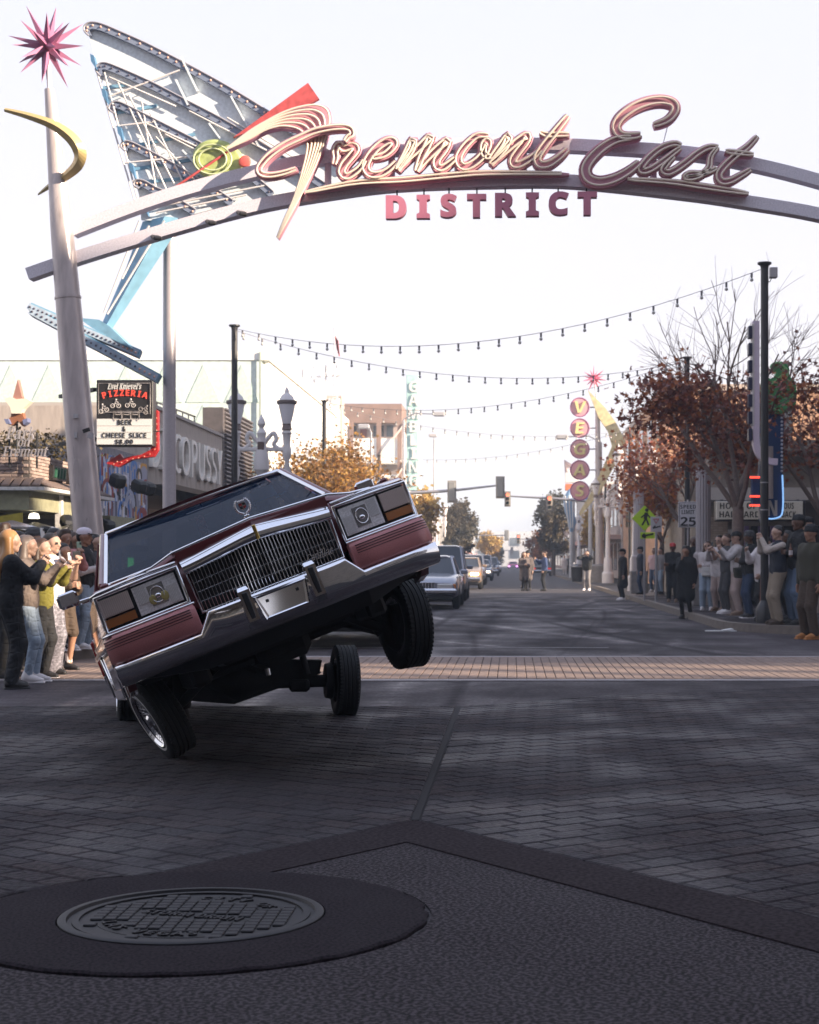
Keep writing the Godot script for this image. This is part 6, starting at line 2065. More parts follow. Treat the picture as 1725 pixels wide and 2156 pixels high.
	# ---------- grille: V-shaped header, dark back, bars, frame, script
	for e in [-1.0, 1.0]:
		var a := [Vector3(e * 0.45, 0.89, 1.0), Vector3(0, 0.935, 1.085), Vector3(0, 0.845, 1.115), Vector3(e * 0.445, 0.805, 1.04)]
		var rings := []
		for f in [0.0, 0.2, 0.5, 0.8, 1.0]:
			var top: Vector3 = a[0].lerp(a[1], f)
			var low: Vector3 = a[3].lerp(a[2], f)
			var k := PackedVector3Array()
			for g in 6:
				k.append(top.lerp(low, g / 5.0) + Vector3(0, 0, 0.022 * sin(PI * g / 5.0)))
			k.append(low + Vector3(0, 0, -0.06))
			k.append(top + Vector3(0, 0, -0.06))
			rings.append(k)
		put(o, "grille_header", sh().loft(rings, true, true), ch)
	put(o, "header_crest", sh().box(Vector3(0, 0.885, 1.118), Vector3(0.022, 0.085, 0.012), 0.004), mat(0.5, 0.36, 0.12, 0.2, 1.0))
	put(o, "grille_back", sh().loft([PackedVector3Array([Vector3(-0.43, 0.57, 0.98), Vector3(-0.43, 0.82, 0.98), Vector3(-0.43, 0.82, 0.9), Vector3(-0.43, 0.57, 0.9)]), PackedVector3Array([Vector3(0, 0.57, 1.05), Vector3(0, 0.86, 1.05), Vector3(0, 0.86, 0.9), Vector3(0, 0.57, 0.9)]), PackedVector3Array([Vector3(0.43, 0.57, 0.98), Vector3(0.43, 0.82, 0.98), Vector3(0.43, 0.82, 0.9), Vector3(0.43, 0.57, 0.9)])], true, false), M.black)
	for i in 41:
		var x := -0.42 + 0.84 * i / 40.0
		var f := 1.0 - absf(x) / 0.42
		put(o, "grille_bar", sh().bar(Vector3(x, 0.578, 1.03 + 0.05 * f), Vector3(x, 0.805 + 0.04 * f, 1.022 + 0.06 * f), 0.0052, 0.028, 0.0015, Vector3(0, 0, 1)), ch)
	for j in 3:
		var y := 0.633 + j * 0.055
		put(o, "grille_crossbar", sh().tube([Vector3(-0.42, y, 1.012), Vector3(0, y + 0.01 * j, 1.064), Vector3(0.42, y, 1.018)], 0.0016, 5), ch)
	var gf := [Vector3(-0.432, 0.572, 1.03), Vector3(-0.438, 0.81, 1.03), Vector3(0, 0.85, 1.1), Vector3(0.438, 0.81, 1.03), Vector3(0.432, 0.572, 1.03), Vector3(0, 0.572, 1.08)]
	put(o, "grille_frame", sh().tube(gf, 0.0085, 6, true), ch)
	text(o, "grille_script", "Cadillac", 0.16, 0.048, 0.006, Transform3D(Basis(Vector3(0, 1, 0), 0.12) * Basis(Vector3(1, 0.0, 0), Vector3(0.3, 1, 0), Vector3(0, 0, 1)), Vector3(0.3, 0.64, 1.068)), ch, "Droid Serif", false)
	# ---------- lamps in chrome bezels
	var lensm := mat(0.84, 0.82, 0.83, 0.25, 0.0, "wear", 9.0, {"coat": 1.0})
	var flute := mat(0.78, 0.77, 0.78, 0.15, 0.3, "", 1.0, {"coat": 1.0})
	var clear := mat(0.72, 0.62, 0.57, 0.16, 0.15, "", 1.0, {"coat": 1.0})
	var amber := mat(0.33, 0.12, 0.035, 0.15, 0.0, "", 1.0, {"coat": 1.0})
	for e in [-1.0, 1.0]:
		var pt := func(x: float, y: float, dz: float) -> Vector3: return Vector3(e * x, y, fz.call(x) + dz)
		var patch := func(x0: float, x1: float, y0: float, y1: float, dz: float, thick: float) -> Shape:
			var rings := []
			for i in 5:
				var x := lerpf(x0, x1, i / 4.0)
				rings.append(PackedVector3Array([pt.call(x, y0, dz - thick), pt.call(x, y0 + 0.004, dz), pt.call(x, y1 - 0.004, dz), pt.call(x, y1, dz - thick)]))
			return sh().loft(rings, true, false)
		put(o, "lamp_gasket", patch.call(0.482, 0.935, 0.662, 0.86, -0.02, 0.04), M.black)
		var hl := put(o, "headlight", patch.call(0.5, 0.748, 0.675, 0.847, 0.004, 0.03), lensm)
		# moulded blocks and flutes in the lens
		for k in 7:
			for w in [0.51, 0.68]:
				put(hl, "lens_flute", patch.call(w + k * 0.0085, w + k * 0.0085 + 0.0055, 0.683 + (0.0 if w < 0.6 else 0.05), 0.84 - (0.05 if w < 0.6 else 0.0), 0.0085, 0.012), flute)
		put(hl, "lens_block", patch.call(0.578, 0.668, 0.7, 0.825, 0.0075, 0.012), mat(0.25, 0.25, 0.26, 0.08, 0.5, "", 1.0, {"coat": 1.0}))
		var ring := []
		for i in 20:
			ring.append(pt.call(0.625 + cos(TAU * i / 20) * 0.038, 0.762 + sin(TAU * i / 20) * 0.045, 0.01))
		put(hl, "reflector_ring", sh().tube(ring, 0.004, 5, true), ch)
		put(hl, "bulb_shield", sh().ball(pt.call(0.622, 0.755, 0.012), Vector3(0.02, 0.014, 0.01), 10, 6), ch)
		if e < 0.0:
			for x in [0.588, 0.655]:
				put(hl, "yellow_bulb", sh().ball(pt.call(x, 0.74, 0.008), Vector3(0.024, 0.03, 0.005), 12, 6), mat(0.42, 0.36, 0.14, 0.2, 0.2))
		var ts := put(o, "turn_signal", patch.call(0.768, 0.94, 0.735, 0.847, 0.004, 0.03), clear)
		for k in 15:
			put(ts, "lens_flute", patch.call(0.772 + k * 0.0108, 0.7795 + k * 0.0108, 0.74, 0.843, 0.0085, 0.012), mat(0.58, 0.48, 0.44, 0.15, 0.1, "", 1.0, {"coat": 1.0}))
		put(o, "amber_marker", patch.call(0.768, 0.94, 0.675, 0.731, 0.004, 0.03), amber)
		# the wrap round the corner
		put(o, "corner_lens", sh().loft([PackedVector3Array([Vector3(e * 0.94, 0.675, fz.call(0.94) + 0.004), Vector3(e * 0.94, 0.845, fz.call(0.94) + 0.004), Vector3(e * 0.9, 0.845, 0.8), Vector3(e * 0.9, 0.675, 0.8)]), PackedVector3Array([Vector3(e * 0.962, 0.68, 0.72), Vector3(e * 0.955, 0.84, 0.72), Vector3(e * 0.9, 0.84, 0.72), Vector3(e * 0.9, 0.68, 0.72)])], true, false), clear)
		var bz := []
		for q in [[0.478, 0.658], [0.476, 0.866], [0.62, 0.868], [0.78, 0.867], [0.95, 0.864], [0.952, 0.656], [0.78, 0.653], [0.62, 0.654]]:
			bz.append(pt.call(q[0], q[1], 0.006))
		put(o, "lamp_bezel", sh().tube(bz, 0.0125, 8, true), ch)
		put(o, "brow_trim", sh().tube([pt.call(0.47, 0.889, 0.0), pt.call(0.7, 0.891, 0.0), pt.call(0.93, 0.886, -0.005), Vector3(e * 0.963, 0.88, 0.8), Vector3(e * 0.962, 0.878, 0.55)], 0.0105, 8), ch)
		put(o, "sill_trim", sh().tube([pt.call(0.47, 0.64, 0.01), pt.call(0.7, 0.638, 0.01), pt.call(0.94, 0.642, 0.0), Vector3(e * 0.966, 0.645, 0.75)], 0.009, 8), ch)
	# ---------- bumper
	var sect := func(x: float, e: float, prof: Array) -> PackedVector3Array:
		var k := PackedVector3Array()
		var z: float = fz.call(minf(x, 0.95))
		for q in prof:
			k.append(Vector3(e * x, q[0], z + q[1]))
		return k
	for e in [-1.0, 1.0]:
		# rose filler with dark grooves, wrapped round the corner
		var pf := [[0.47, 0.02], [0.472, 0.09], [0.49, 0.105], [0.61, 0.1], [0.632, 0.085], [0.635, 0.0]]
		var rings := []
		for x in [0.468, 0.475, 0.6, 0.75, 0.88, 0.94]:
			var k: PackedVector3Array = sect.call(x, e, pf)
			if x < 0.47:
				for i in k.size():
					k[i] = k[i].lerp(Vector3(e * x, 0.55, fz.call(x) + 0.05), 0.12)
			rings.append(k)
		rings.append(PackedVector3Array([Vector3(e * 0.9, 0.47, 0.85), Vector3(e * 0.985, 0.472, 0.88), Vector3(e * 0.995, 0.49, 0.88), Vector3(e * 0.992, 0.61, 0.87), Vector3(e * 0.98, 0.632, 0.86), Vector3(e * 0.9, 0.635, 0.8)]))
		rings.append(PackedVector3Array([Vector3(e * 0.9, 0.47, 0.45), Vector3(e * 0.975, 0.472, 0.45), Vector3(e * 0.98, 0.49, 0.45), Vector3(e * 0.978, 0.61, 0.45), Vector3(e * 0.97, 0.632, 0.45), Vector3(e * 0.9, 0.635, 0.45)]))
		put(o, "bumper_filler", sh().loft(rings, true, true), rose)
		for g in 4:
			var y := 0.566 + g * 0.015
			var l := []
			for x in [0.5, 0.6, 0.75, 0.88, 0.94]:
				l.append(Vector3(e * x, y, fz.call(x) + 0.1015))
			l.append(Vector3(e * 0.993, y, 0.87))
			l.append(Vector3(e * 0.979, y, 0.5))
			put(o, "filler_groove", sh().tube(l, 0.0028, 4), rose_dark)
		var tt := []
		for x in [0.46, 0.6, 0.75, 0.9, 0.95]:
			tt.append(Vector3(e * x, 0.64, fz.call(x) + 0.075))
		tt.append(Vector3(e * 0.985, 0.64, 0.86))
		put(o, "filler_trim", sh().tube(tt, 0.008, 6), ch)
		# side lower chrome wrap
	# chrome bar across, deeper at the centre
	var bars := []
	for i in 25:
		var x := -1.0 + i / 12.0
		var ax := absf(x)
		var xx := ax * 0.985
		var z: float = fz.call(minf(xx, 0.95)) + 0.02 - (0.05 if ax > 0.97 else 0.0)
		var mid: float = clampf((0.5 - ax) / 0.04, 0.0, 1.0)
		var top := lerpf(0.468, 0.57, mid)
		var k := PackedVector3Array()
		for q in [[top, -0.04], [top + 0.002, 0.06], [top - 0.004, 0.092], [top - 0.012, 0.1], [top - 0.03, 0.103], [0.425, 0.1 + 0.004 * mid], [0.405, 0.094], [0.37, 0.07], [0.348, 0.03], [0.34, -0.03], [0.342, -0.1]]:
			k.append(Vector3(signf(x) * xx, q[0], z + q[1]))
		bars.append(k)
	put(o, "bumper_bar", sh().loft(bars, true, true), ch)
	for e in [-1.0, 1.0]:
		put(o, "bumper_end", sh().loft([PackedVector3Array([Vector3(e * 0.985, 0.468, 0.9), Vector3(e * 0.99, 0.42, 0.93), Vector3(e * 0.98, 0.345, 0.9), Vector3(e * 0.9, 0.4, 0.85)]), PackedVector3Array([Vector3(e * 0.985, 0.468, 0.5), Vector3(e * 0.99, 0.42, 0.48), Vector3(e * 0.975, 0.36, 0.52), Vector3(e * 0.9, 0.4, 0.5)])], true, false), ch)
		# guard with a black pad
		var x: float = e * 0.198
		put(o, "bumper_guard", sh().loft([PackedVector3Array([Vector3(x - 0.036, 0.385, 1.1), Vector3(x + 0.036, 0.385, 1.1), Vector3(x + 0.036, 0.385, 1.18), Vector3(x - 0.036, 0.385, 1.18)]), PackedVector3Array([Vector3(x - 0.036, 0.42, 1.1), Vector3(x + 0.036, 0.42, 1.1), Vector3(x + 0.032, 0.42, 1.215), Vector3(x - 0.032, 0.42, 1.215)]), PackedVector3Array([Vector3(x - 0.036, 0.6, 1.08), Vector3(x + 0.036, 0.6, 1.08), Vector3(x + 0.032, 0.6, 1.2), Vector3(x - 0.032, 0.6, 1.2)]), PackedVector3Array([Vector3(x - 0.03, 0.628, 1.08), Vector3(x + 0.03, 0.628, 1.08), Vector3(x + 0.026, 0.622, 1.175), Vector3(x - 0.026, 0.622, 1.175)])], true, false), ch)
		put(o, "guard_pad", sh().box(Vector3(x, 0.51, 1.205), Vector3(0.034, 0.16, 0.02), 0.006), M.black)
	# recessed plate mount
	var lp := []
	for q in [[0.165, 0.545, 1.165], [0.14, 0.4, 1.165], [0.1, 0.385, 1.165]]:
		lp.append(Vector3(q[0], q[1], q[2]))
	put(o, "plate_recess", sh().loft([PackedVector3Array([Vector3(-0.16, 0.548, 1.172), Vector3(0.16, 0.548, 1.172), Vector3(0.13, 0.4, 1.175), Vector3(-0.13, 0.4, 1.175)]), PackedVector3Array([Vector3(-0.15, 0.54, 1.182), Vector3(0.15, 0.54, 1.182), Vector3(0.122, 0.408, 1.184), Vector3(-0.122, 0.408, 1.184)]), PackedVector3Array([Vector3(-0.135, 0.53, 1.176), Vector3(0.135, 0.53, 1.176), Vector3(0.11, 0.415, 1.178), Vector3(-0.11, 0.415, 1.178)])], true, false), ch)
	for x in [-0.09, 0.09]:
		put(o, "plate_hole", sh().box(Vector3(x, 0.5, 1.178), Vector3(0.018, 0.018, 0.01), 0.002), M.black)
	put(o, "valance", sh().loft([PackedVector3Array([Vector3(-0.93, 0.36, 0.82), Vector3(-0.93, 0.42, 0.86), Vector3(-0.93, 0.42, 0.6), Vector3(-0.93, 0.36, 0.6)]), PackedVector3Array([Vector3(-0.5, 0.26, 0.95), Vector3(-0.5, 0.42, 1.05), Vector3(-0.5, 0.42, 0.6), Vector3(-0.5, 0.26, 0.6)]), PackedVector3Array([Vector3(0.5, 0.26, 0.95), Vector3(0.5, 0.42, 1.05), Vector3(0.5, 0.42, 0.6), Vector3(0.5, 0.26, 0.6)]), PackedVector3Array([Vector3(0.93, 0.36, 0.82), Vector3(0.93, 0.42, 0.86), Vector3(0.93, 0.42, 0.6), Vector3(0.93, 0.36, 0.6)])], true, false), M.black)
	# ---------- hood ornament: wreath round a crest
	var orn := put(o, "hood_ornament", sh().box(Vector3(0, 0.995, 1.0), Vector3(0.03, 0.012, 0.05), 0.004).tube([Vector3(0, 0.99, 1.0), Vector3(0, 1.015, 1.0)], 0.006, 6), ch)
	var wr := sh()
	for e in [-1.0, 1.0]:
		var l := []
		for i in 12:
			var a: float = -PI / 2 + e * (0.12 + i * 0.225)
			l.append(Vector3(cos(a) * 0.042, 1.058 + sin(a) * 0.046, 1.0))
		wr.tube(l, [0.005, 0.006, 0.0065, 0.0065, 0.0065, 0.006, 0.006, 0.0055, 0.005, 0.0045, 0.004, 0.002], 6)
		for i in 9:
			var a: float = -PI / 2 + e * (0.3 + i * 0.25)
			wr.box(Vector3(cos(a) * 0.045, 1.058 + sin(a) * 0.049, 1.0), Vector3(0.012, 0.005, 0.005), 0.001, Basis(Vector3(0, 0, 1), a + e * 0.6))
	put(orn, "wreath", wr, ch)
	var cs := PackedVector2Array([Vector2(-0.02, 1.078), Vector2(0.02, 1.078), Vector2(0.02, 1.05), Vector2(0.012, 1.038), Vector2(0, 1.03), Vector2(-0.012, 1.038), Vector2(-0.02, 1.05)])
	put(orn, "crest", sh().prism(cs, 0.997, 1.004), mat(0.55, 0.5, 0.5, 0.25, 1.0))
	for q in [[-0.01, 1.066, 0.3], [0.01, 1.066, 0.02], [-0.01, 1.048, 0.02], [0.01, 1.048, 0.3]]:
		put(orn, "crest_quarter", sh().box(Vector3(q[0], q[1], 1.005), Vector3(0.016, 0.013, 0.003), 0.0), mat(q[2], 0.03, 0.04, 0.3, 0.4))
	for i in 5:
		put(orn, "coronet_point", sh().ball(Vector3(-0.018 + i * 0.009, 1.087, 1.0), Vector3(0.0035, 0.006, 0.0035), 6, 4), ch)
	# ---------- cabin
	var A := Vector3(0.81, 0.985, -0.62)
	var B := Vector3(0.645, 1.355, -1.38)
	var Rf := Vector3(0.62, 1.37, -2.75)
	var Rb := Vector3(0.74, 1.0, -3.3)
	var mx := func(p: Vector3) -> Vector3: return Vector3(-p.x, p.y, p.z)
	var glass: Material = mat(0.008, 0.022, 0.048, 0.03, 0.0, "", 1.0, {"alpha": 0.72})
	glass.metallic_specular = 0.16
	var ws := []
	for f in [0.0, 0.25, 0.5, 0.75, 1.0]:
		var l: Vector3 = mx.call(A).lerp(mx.call(B), f)
		var r := A.lerp(B, f)
		var k := PackedVector3Array()
		for i in 9:
			var u := i / 8.0
			k.append(l.lerp(r, u) + Vector3(0, 0.0, 0.14 * (1.0 - f * 0.3) * (1.0 - pow(2.0 * u - 1.0, 2.0))))
		ws.append(k)
	var gs := sh()
	gs.loft(ws, false, true, true)
	put(o, "windshield", gs, glass)
	# chrome frame round the windshield
	var topl := []
	var botl := []
	for i in 9:
		topl.append(ws[4][i] + Vector3(0, 0.012, 0.005))
		botl.append(ws[0][i] + Vector3(0, 0.005, 0.015))
	put(o, "windshield_trim", sh().tube(topl, 0.02, 8), ch)
	put(o, "windshield_trim", sh().tube(botl, 0.012, 8), ch)
	for e in [-1.0, 1.0]:
		var a := Vector3(A.x * e, A.y, A.z)
		var b := Vector3(B.x * e, B.y, B.z)
		put(o, "windshield_trim", sh().bar(a + Vector3(0, 0, 0.01), b + Vector3(0, 0.01, 0.0), 0.03, 0.04, 0.01), ch)
		put(o, "pillar", sh().bar(a + Vector3(e * 0.025, 0, -0.04), b + Vector3(e * 0.022, 0.005, -0.04), 0.035, 0.07, 0.012), paint)
		put(o, "drip_rail", sh().tube([b + Vector3(e * 0.03, 0.012, -0.02), Vector3(e * (Rf.x + 0.03), Rf.y + 0.005, Rf.z)], 0.012, 6), ch)
		put(o, "side_window", sh().loft([PackedVector3Array([a + Vector3(0, 0, -0.1), b + Vector3(0, 0, -0.1)]), PackedVector3Array([Vector3(e * 0.83, 0.99, -1.9), Vector3(e * 0.65, 1.36, -1.9)]), PackedVector3Array([Vector3(e * 0.8, 0.99, -3.0), Vector3(e * 0.64, 1.36, -2.75)])], false, false, true), M.glass_dark)
		put(o, "door_pillar", sh().bar(Vector3(e * 0.84, 0.98, -1.95), Vector3(e * 0.66, 1.36, -1.95), 0.03, 0.08, 0.008), paint)
		put(o, "rear_pillar", sh().loft([PackedVector3Array([Vector3(e * 0.82, 0.97, -2.9), Vector3(e * 0.65, 1.37, -2.7), Vector3(e * 0.6, 1.36, -2.7), Vector3(e * 0.76, 0.97, -2.9)]), PackedVector3Array([Vector3(e * 0.8, 0.97, -3.4), Vector3(e * 0.63, 1.365, -2.8), Vector3(e * 0.6, 1.36, -2.8), Vector3(e * 0.74, 0.97, -3.35)])], true, false), paint)
		# door mirror on its stalk
		var mp := Vector3(e * 1.06, 1.0, -0.74)
		var mirror := put(o, "door_mirror", sh().box(mp, Vector3(0.135, 0.105, 0.07), 0.022, Basis(Vector3.UP, -e * 0.2)), ch)
		put(mirror, "stalk", sh().bar(Vector3(e * 0.92, 0.955, -0.76), mp + Vector3(-e * 0.04, -0.04, -0.01), 0.03, 0.03, 0.006), ch)
		put(mirror, "face_plate", sh().box(mp + Vector3(0, 0, 0.034), Vector3(0.112, 0.082, 0.008), 0.003, Basis(Vector3.UP, -e * 0.2)), mat(0.5, 0.48, 0.48, 0.25, 0.8))
		put(o, "wiper", sh().bar(Vector3(e * 0.1, 0.995, -0.5), Vector3(e * 0.1 + 0.42, 0.99, -0.52), 0.014, 0.014, 0.003), M.black)
		put(o, "washer_trim", sh().box(Vector3(e * 0.8, 0.985, -0.6), Vector3(0.05, 0.02, 0.05), 0.006), ch)
	var rr := []
	for q in [[B.x, B.y, B.z + 0.02, 0.13], [0.655, 1.385, -1.7, 0.05], [0.645, 1.39, -2.3, 0.0], [Rf.x, Rf.y, Rf.z, 0.0]]:
		var k := PackedVector3Array()
		for i in 9:
			var u := i / 4.0 - 1.0
			k.append(Vector3(q[0] * u, q[1] + 0.03 * (1.0 - u * u) + 0.01, q[2] + q[3] * (1.0 - u * u)))
		for i in 9:
			var u := 1.0 - i / 4.0
			k.append(Vector3(q[0] * u, q[1] - 0.02, q[2] + q[3] * (1.0 - u * u)))
		rr.append(k)
	put(o, "roof", sh().loft(rr, true, true), paint)
	put(o, "rear_window", sh().loft([PackedVector3Array([mx.call(Rf), Rf]), PackedVector3Array([mx.call(Rb), Rb])], false, false, true), M.glass_dark)
	# inside
	var trim_in := mat(0.05, 0.014, 0.016, 0.8, 0.0, "cloth", 6.0)
	put(o, "dashboard", sh().box(Vector3(0, 0.93, -0.95), Vector3(1.5, 0.1, 0.5), 0.03), M.black)
	put(o, "seat", sh().box(Vector3(0, 0.62, -1.95), Vector3(1.45, 0.2, 0.55), 0.06).box(Vector3(0, 0.88, -2.25), Vector3(1.45, 0.55, 0.18), 0.06, Basis(Vector3.RIGHT, -0.2)), trim_in)
	put(o, "cabin_floor", sh().box(Vector3(0, 0.42, -1.9), Vector3(1.7, 0.05, 2.6), 0.0), M.black)
	put(o, "steering_wheel", sh().tube([Vector3(0.38, 1.06, -1.38), Vector3(0.22, 0.97, -1.35), Vector3(0.22, 0.86, -1.31), Vector3(0.38, 0.8, -1.28), Vector3(0.54, 0.86, -1.31), Vector3(0.54, 0.97, -1.35)], 0.014, 6, true), M.black)
	var rm := put(o, "rear_view_mirror", sh().box(Vector3(0.03, 1.27, -1.22), Vector3(0.26, 0.06, 0.02), 0.008), ch)
	put(rm, "mirror_stem", sh().tube([Vector3(0.03, 1.28, -1.22), Vector3(0.03, 1.34, -1.27)], 0.008, 5), M.black)
	# braided charm hanging from the mirror
	var br := sh()
	for k in 3:
		var l := []
		for i in 25:
			var f := i / 24.0
			l.append(Vector3(-0.02 + 0.024 * sin(f * 16.0 + k * 2.1), 1.25 - f * 0.24, -1.2 + 0.014 * cos(f * 32.0 + k * 2.1)))
		br.tube(l, 0.011, 5)
	put(rm, "braided_charm", br, mat(0.3, 0.09, 0.11, 0.8, 0.0, "cloth", 8.0))
	# stickers on the glass
	for q in [[0.54, 1.315, -1.27, 0.06, 0.03, 0.6, 0.2, 0.2], [0.72, 1.13, -0.9, 0.075, 0.03, 0.55, 0.18, 0.22], [0.735, 1.085, -0.82, 0.06, 0.02, 0.12, 0.14, 0.5]]:
		put(o, "window_sticker", sh().box(Vector3(q[0], q[1], q[2] + 0.02), Vector3(q[3], q[4], 0.002), 0.0, Basis(Vector3(0, 0, 1), -0.9) * Basis(Vector3.RIGHT, -1.1)), mat(q[5], q[6], q[7], 0.5, 0.0, "cells", 12.0))
	# ---------- rear, floor, frame
	put(o, "trunk", sh().loft([PackedVector3Array([Vector3(-0.76, 0.7, -3.3), Vector3(-0.76, 0.985, -3.3), Vector3(0.76, 0.985, -3.3), Vector3(0.76, 0.7, -3.3)]), PackedVector3Array([Vector3(-0.76, 0.5, -4.4), Vector3(-0.74, 0.94, -4.38), Vector3(0.74, 0.94, -4.38), Vector3(0.76, 0.5, -4.4)])], true, false), paint)
	put(o, "tail_panel", sh().box(Vector3(0, 0.66, -4.41), Vector3(1.8, 0.4, 0.06), 0.02), paint)
	put(o, "rear_bumper", sh().box(Vector3(0, 0.42, -4.5), Vector3(1.92, 0.18, 0.2), 0.05), ch)
	for e in [-1.0, 1.0]:
		put(o, "tail_light", sh().box(Vector3(e * 0.93, 0.62, -4.42), Vector3(0.07, 0.34, 0.08), 0.02), mat(0.3, 0.02, 0.02, 0.2))
		put(o, "frame_rail", sh().bar(Vector3(e * 0.55, 0.24, 0.75), Vector3(e * 0.6, 0.24, -4.1), 0.12, 0.12, 0.02), M.under)
	put(o, "floor_pan", sh().box(Vector3(0, 0.36, -1.8), Vector3(1.8, 0.1, 4.9), 0.03), M.under)
	put(o, "engine_bay", sh().box(Vector3(0, 0.44, 0.2), Vector3(0.95, 0.4, 1.3), 0.08), M.under)
	put(o, "oil_pan", sh().box(Vector3(0, 0.2, 0.1), Vector3(0.34, 0.16, 0.6), 0.05), M.under)
	put(o, "gearbox", sh().tube([Vector3(0, 0.3, -0.3), Vector3(0, 0.26, -1.2), Vector3(0, 0.2, -2.9)], [0.2, 0.1, 0.045], 10), M.under)
	put(o, "exhaust_pipe", sh().tube([Vector3(0.25, 0.2, 0.1), Vector3(0.3, 0.19, -1.4), Vector3(0.35, 0.2, -2.5)], 0.035, 8), M.dull_chrome)
	put(o, "crossmember", sh().box(Vector3(0, 0.24, 0.0), Vector3(1.15, 0.12, 0.3), 0.03), M.under)
	# ---------- wheels, each where its arm has let it go
	var set_wheel := func(c: Vector3, n: Vector3) -> Transform3D:
		n = n.normalized()
		var y := (Vector3.UP - n * n.y).normalized()
		return inv * Transform3D(Basis(n, y, n.cross(y)), c)
	var fl := Vector3(-2.235, 0.285, -10.38)
	var fr := Vector3(-0.69, 0.86, -10.5)
	var rl := Vector3(-3.03, 0.288, -12.93)
	var rt := Vector3(-1.37, 0.288, -13.36)
	wire_wheel(o, set_wheel.call(fl, Vector3(-0.76, -0.5, 0.42)))
	wire_wheel(o, set_wheel.call(fr, Vector3(0.88, 0.1, -0.42)))
	wire_wheel(o, set_wheel.call(rl, Vector3(-0.966, 0, 0.258)))
	wire_wheel(o, set_wheel.call(rt, Vector3(0.966, 0, -0.258)))
	var L := func(p: Vector3) -> Vector3: return inv * p
	put(o, "rear_axle", sh().tube([L.call(rl), L.call(rl.lerp(rt, 0.35)), L.call(rl.lerp(rt, 0.5)), L.call(rl.lerp(rt, 0.65)), L.call(rt)], [0.05, 0.06, 0.16, 0.06, 0.05], 10), M.under)
	var ax := sh()
	var u := (rt - rl).normalized()
	var tri := PackedVector2Array([Vector2(0.15, -0.1), Vector2(0.5, -0.17), Vector2(0.82, -0.2), Vector2(1.5, 0.03), Vector2(1.52, 0.14), Vector2(0.9, 0.16), Vector2(0.3, 0.3), Vector2(0.1, 0.2)])
	ax.prism(tri, -0.06, 0.06, inv * Transform3D(Basis(u, Vector3.UP, u.cross(Vector3.UP)), rl + Vector3(0, 0.03, 0)))
	put(o, "axle_brace", ax, M.under)
	for q in [[0.8, 0.32, 0.1], [0.62, 0.26, 0.12]]:
		var p := rl.lerp(rt, q[0])
		var top := p + Vector3(-0.03, 0.5, 0.0)
		put(o, "hydraulic_ram", sh().tube([L.call(p + Vector3(0.05, 0.06, 0.1)), L.call(p.lerp(top, 0.45) + Vector3(0.02, 0, 0.1))], 0.028, 8).tube([L.call(p.lerp(top, 0.4) + Vector3(0.02, 0, 0.1)), L.call(top + Vector3(0, 0, 0.1))], 0.014, 8), M.dull_chrome if q[0] < 0.7 else M.under)
	put(o, "axle_bracket", sh().box(L.call(rl.lerp(rt, 0.79) + Vector3(0, -0.03, 0.05)), Vector3(0.16, 0.1, 0.12), 0.02, inv.basis), M.under)
	put(o, "brake_hose", sh().tube([L.call(rt + Vector3(-0.2, 0.06, 0)), L.call(rt + Vector3(-0.28, 0.16, 0.05)), L.call(rt + Vector3(-0.34, 0.08, 0.02))], 0.01, 5), M.under)
	put(o, "backing_plate", sh().lathe([Vector2(0.0, 0.0), Vector2(0.14, 0.0), Vector2(0.15, 0.05), Vector2(0.0, 0.05)], 20, inv * Transform3D(Basis(Vector3(0, 1, 0), u, Vector3(0, 0, 1)).orthonormalized(), rt - u * 0.16)), M.under)
	for w in [[fl, -1.0], [fr, 1.0]]:
		var hub: Vector3 = L.call(w[0])
		for k in [[0.18, 0.25, 0.02], [-0.14, 0.25, 0.0], [0.0, 0.42, 0.16]]:
			put(o, "control_arm", sh().tube([Vector3(w[1] * 0.42, k[1], k[0] * 1.6), hub + Vector3(-w[1] * 0.12, k[2] - 0.02, 0)], 0.032, 7), M.under)
		put(o, "front_ram", sh().tube([Vector3(w[1] * 0.5, 0.62, 0.02), hub + Vector3(-w[1] * 0.15, 0.0, 0.02)], 0.055, 10), M.under)
		put(o, "knuckle", sh().ball(hub + Vector3(-w[1] * 0.1, 0, 0), Vector3(0.08, 0.16, 0.08), 8, 6), M.under)


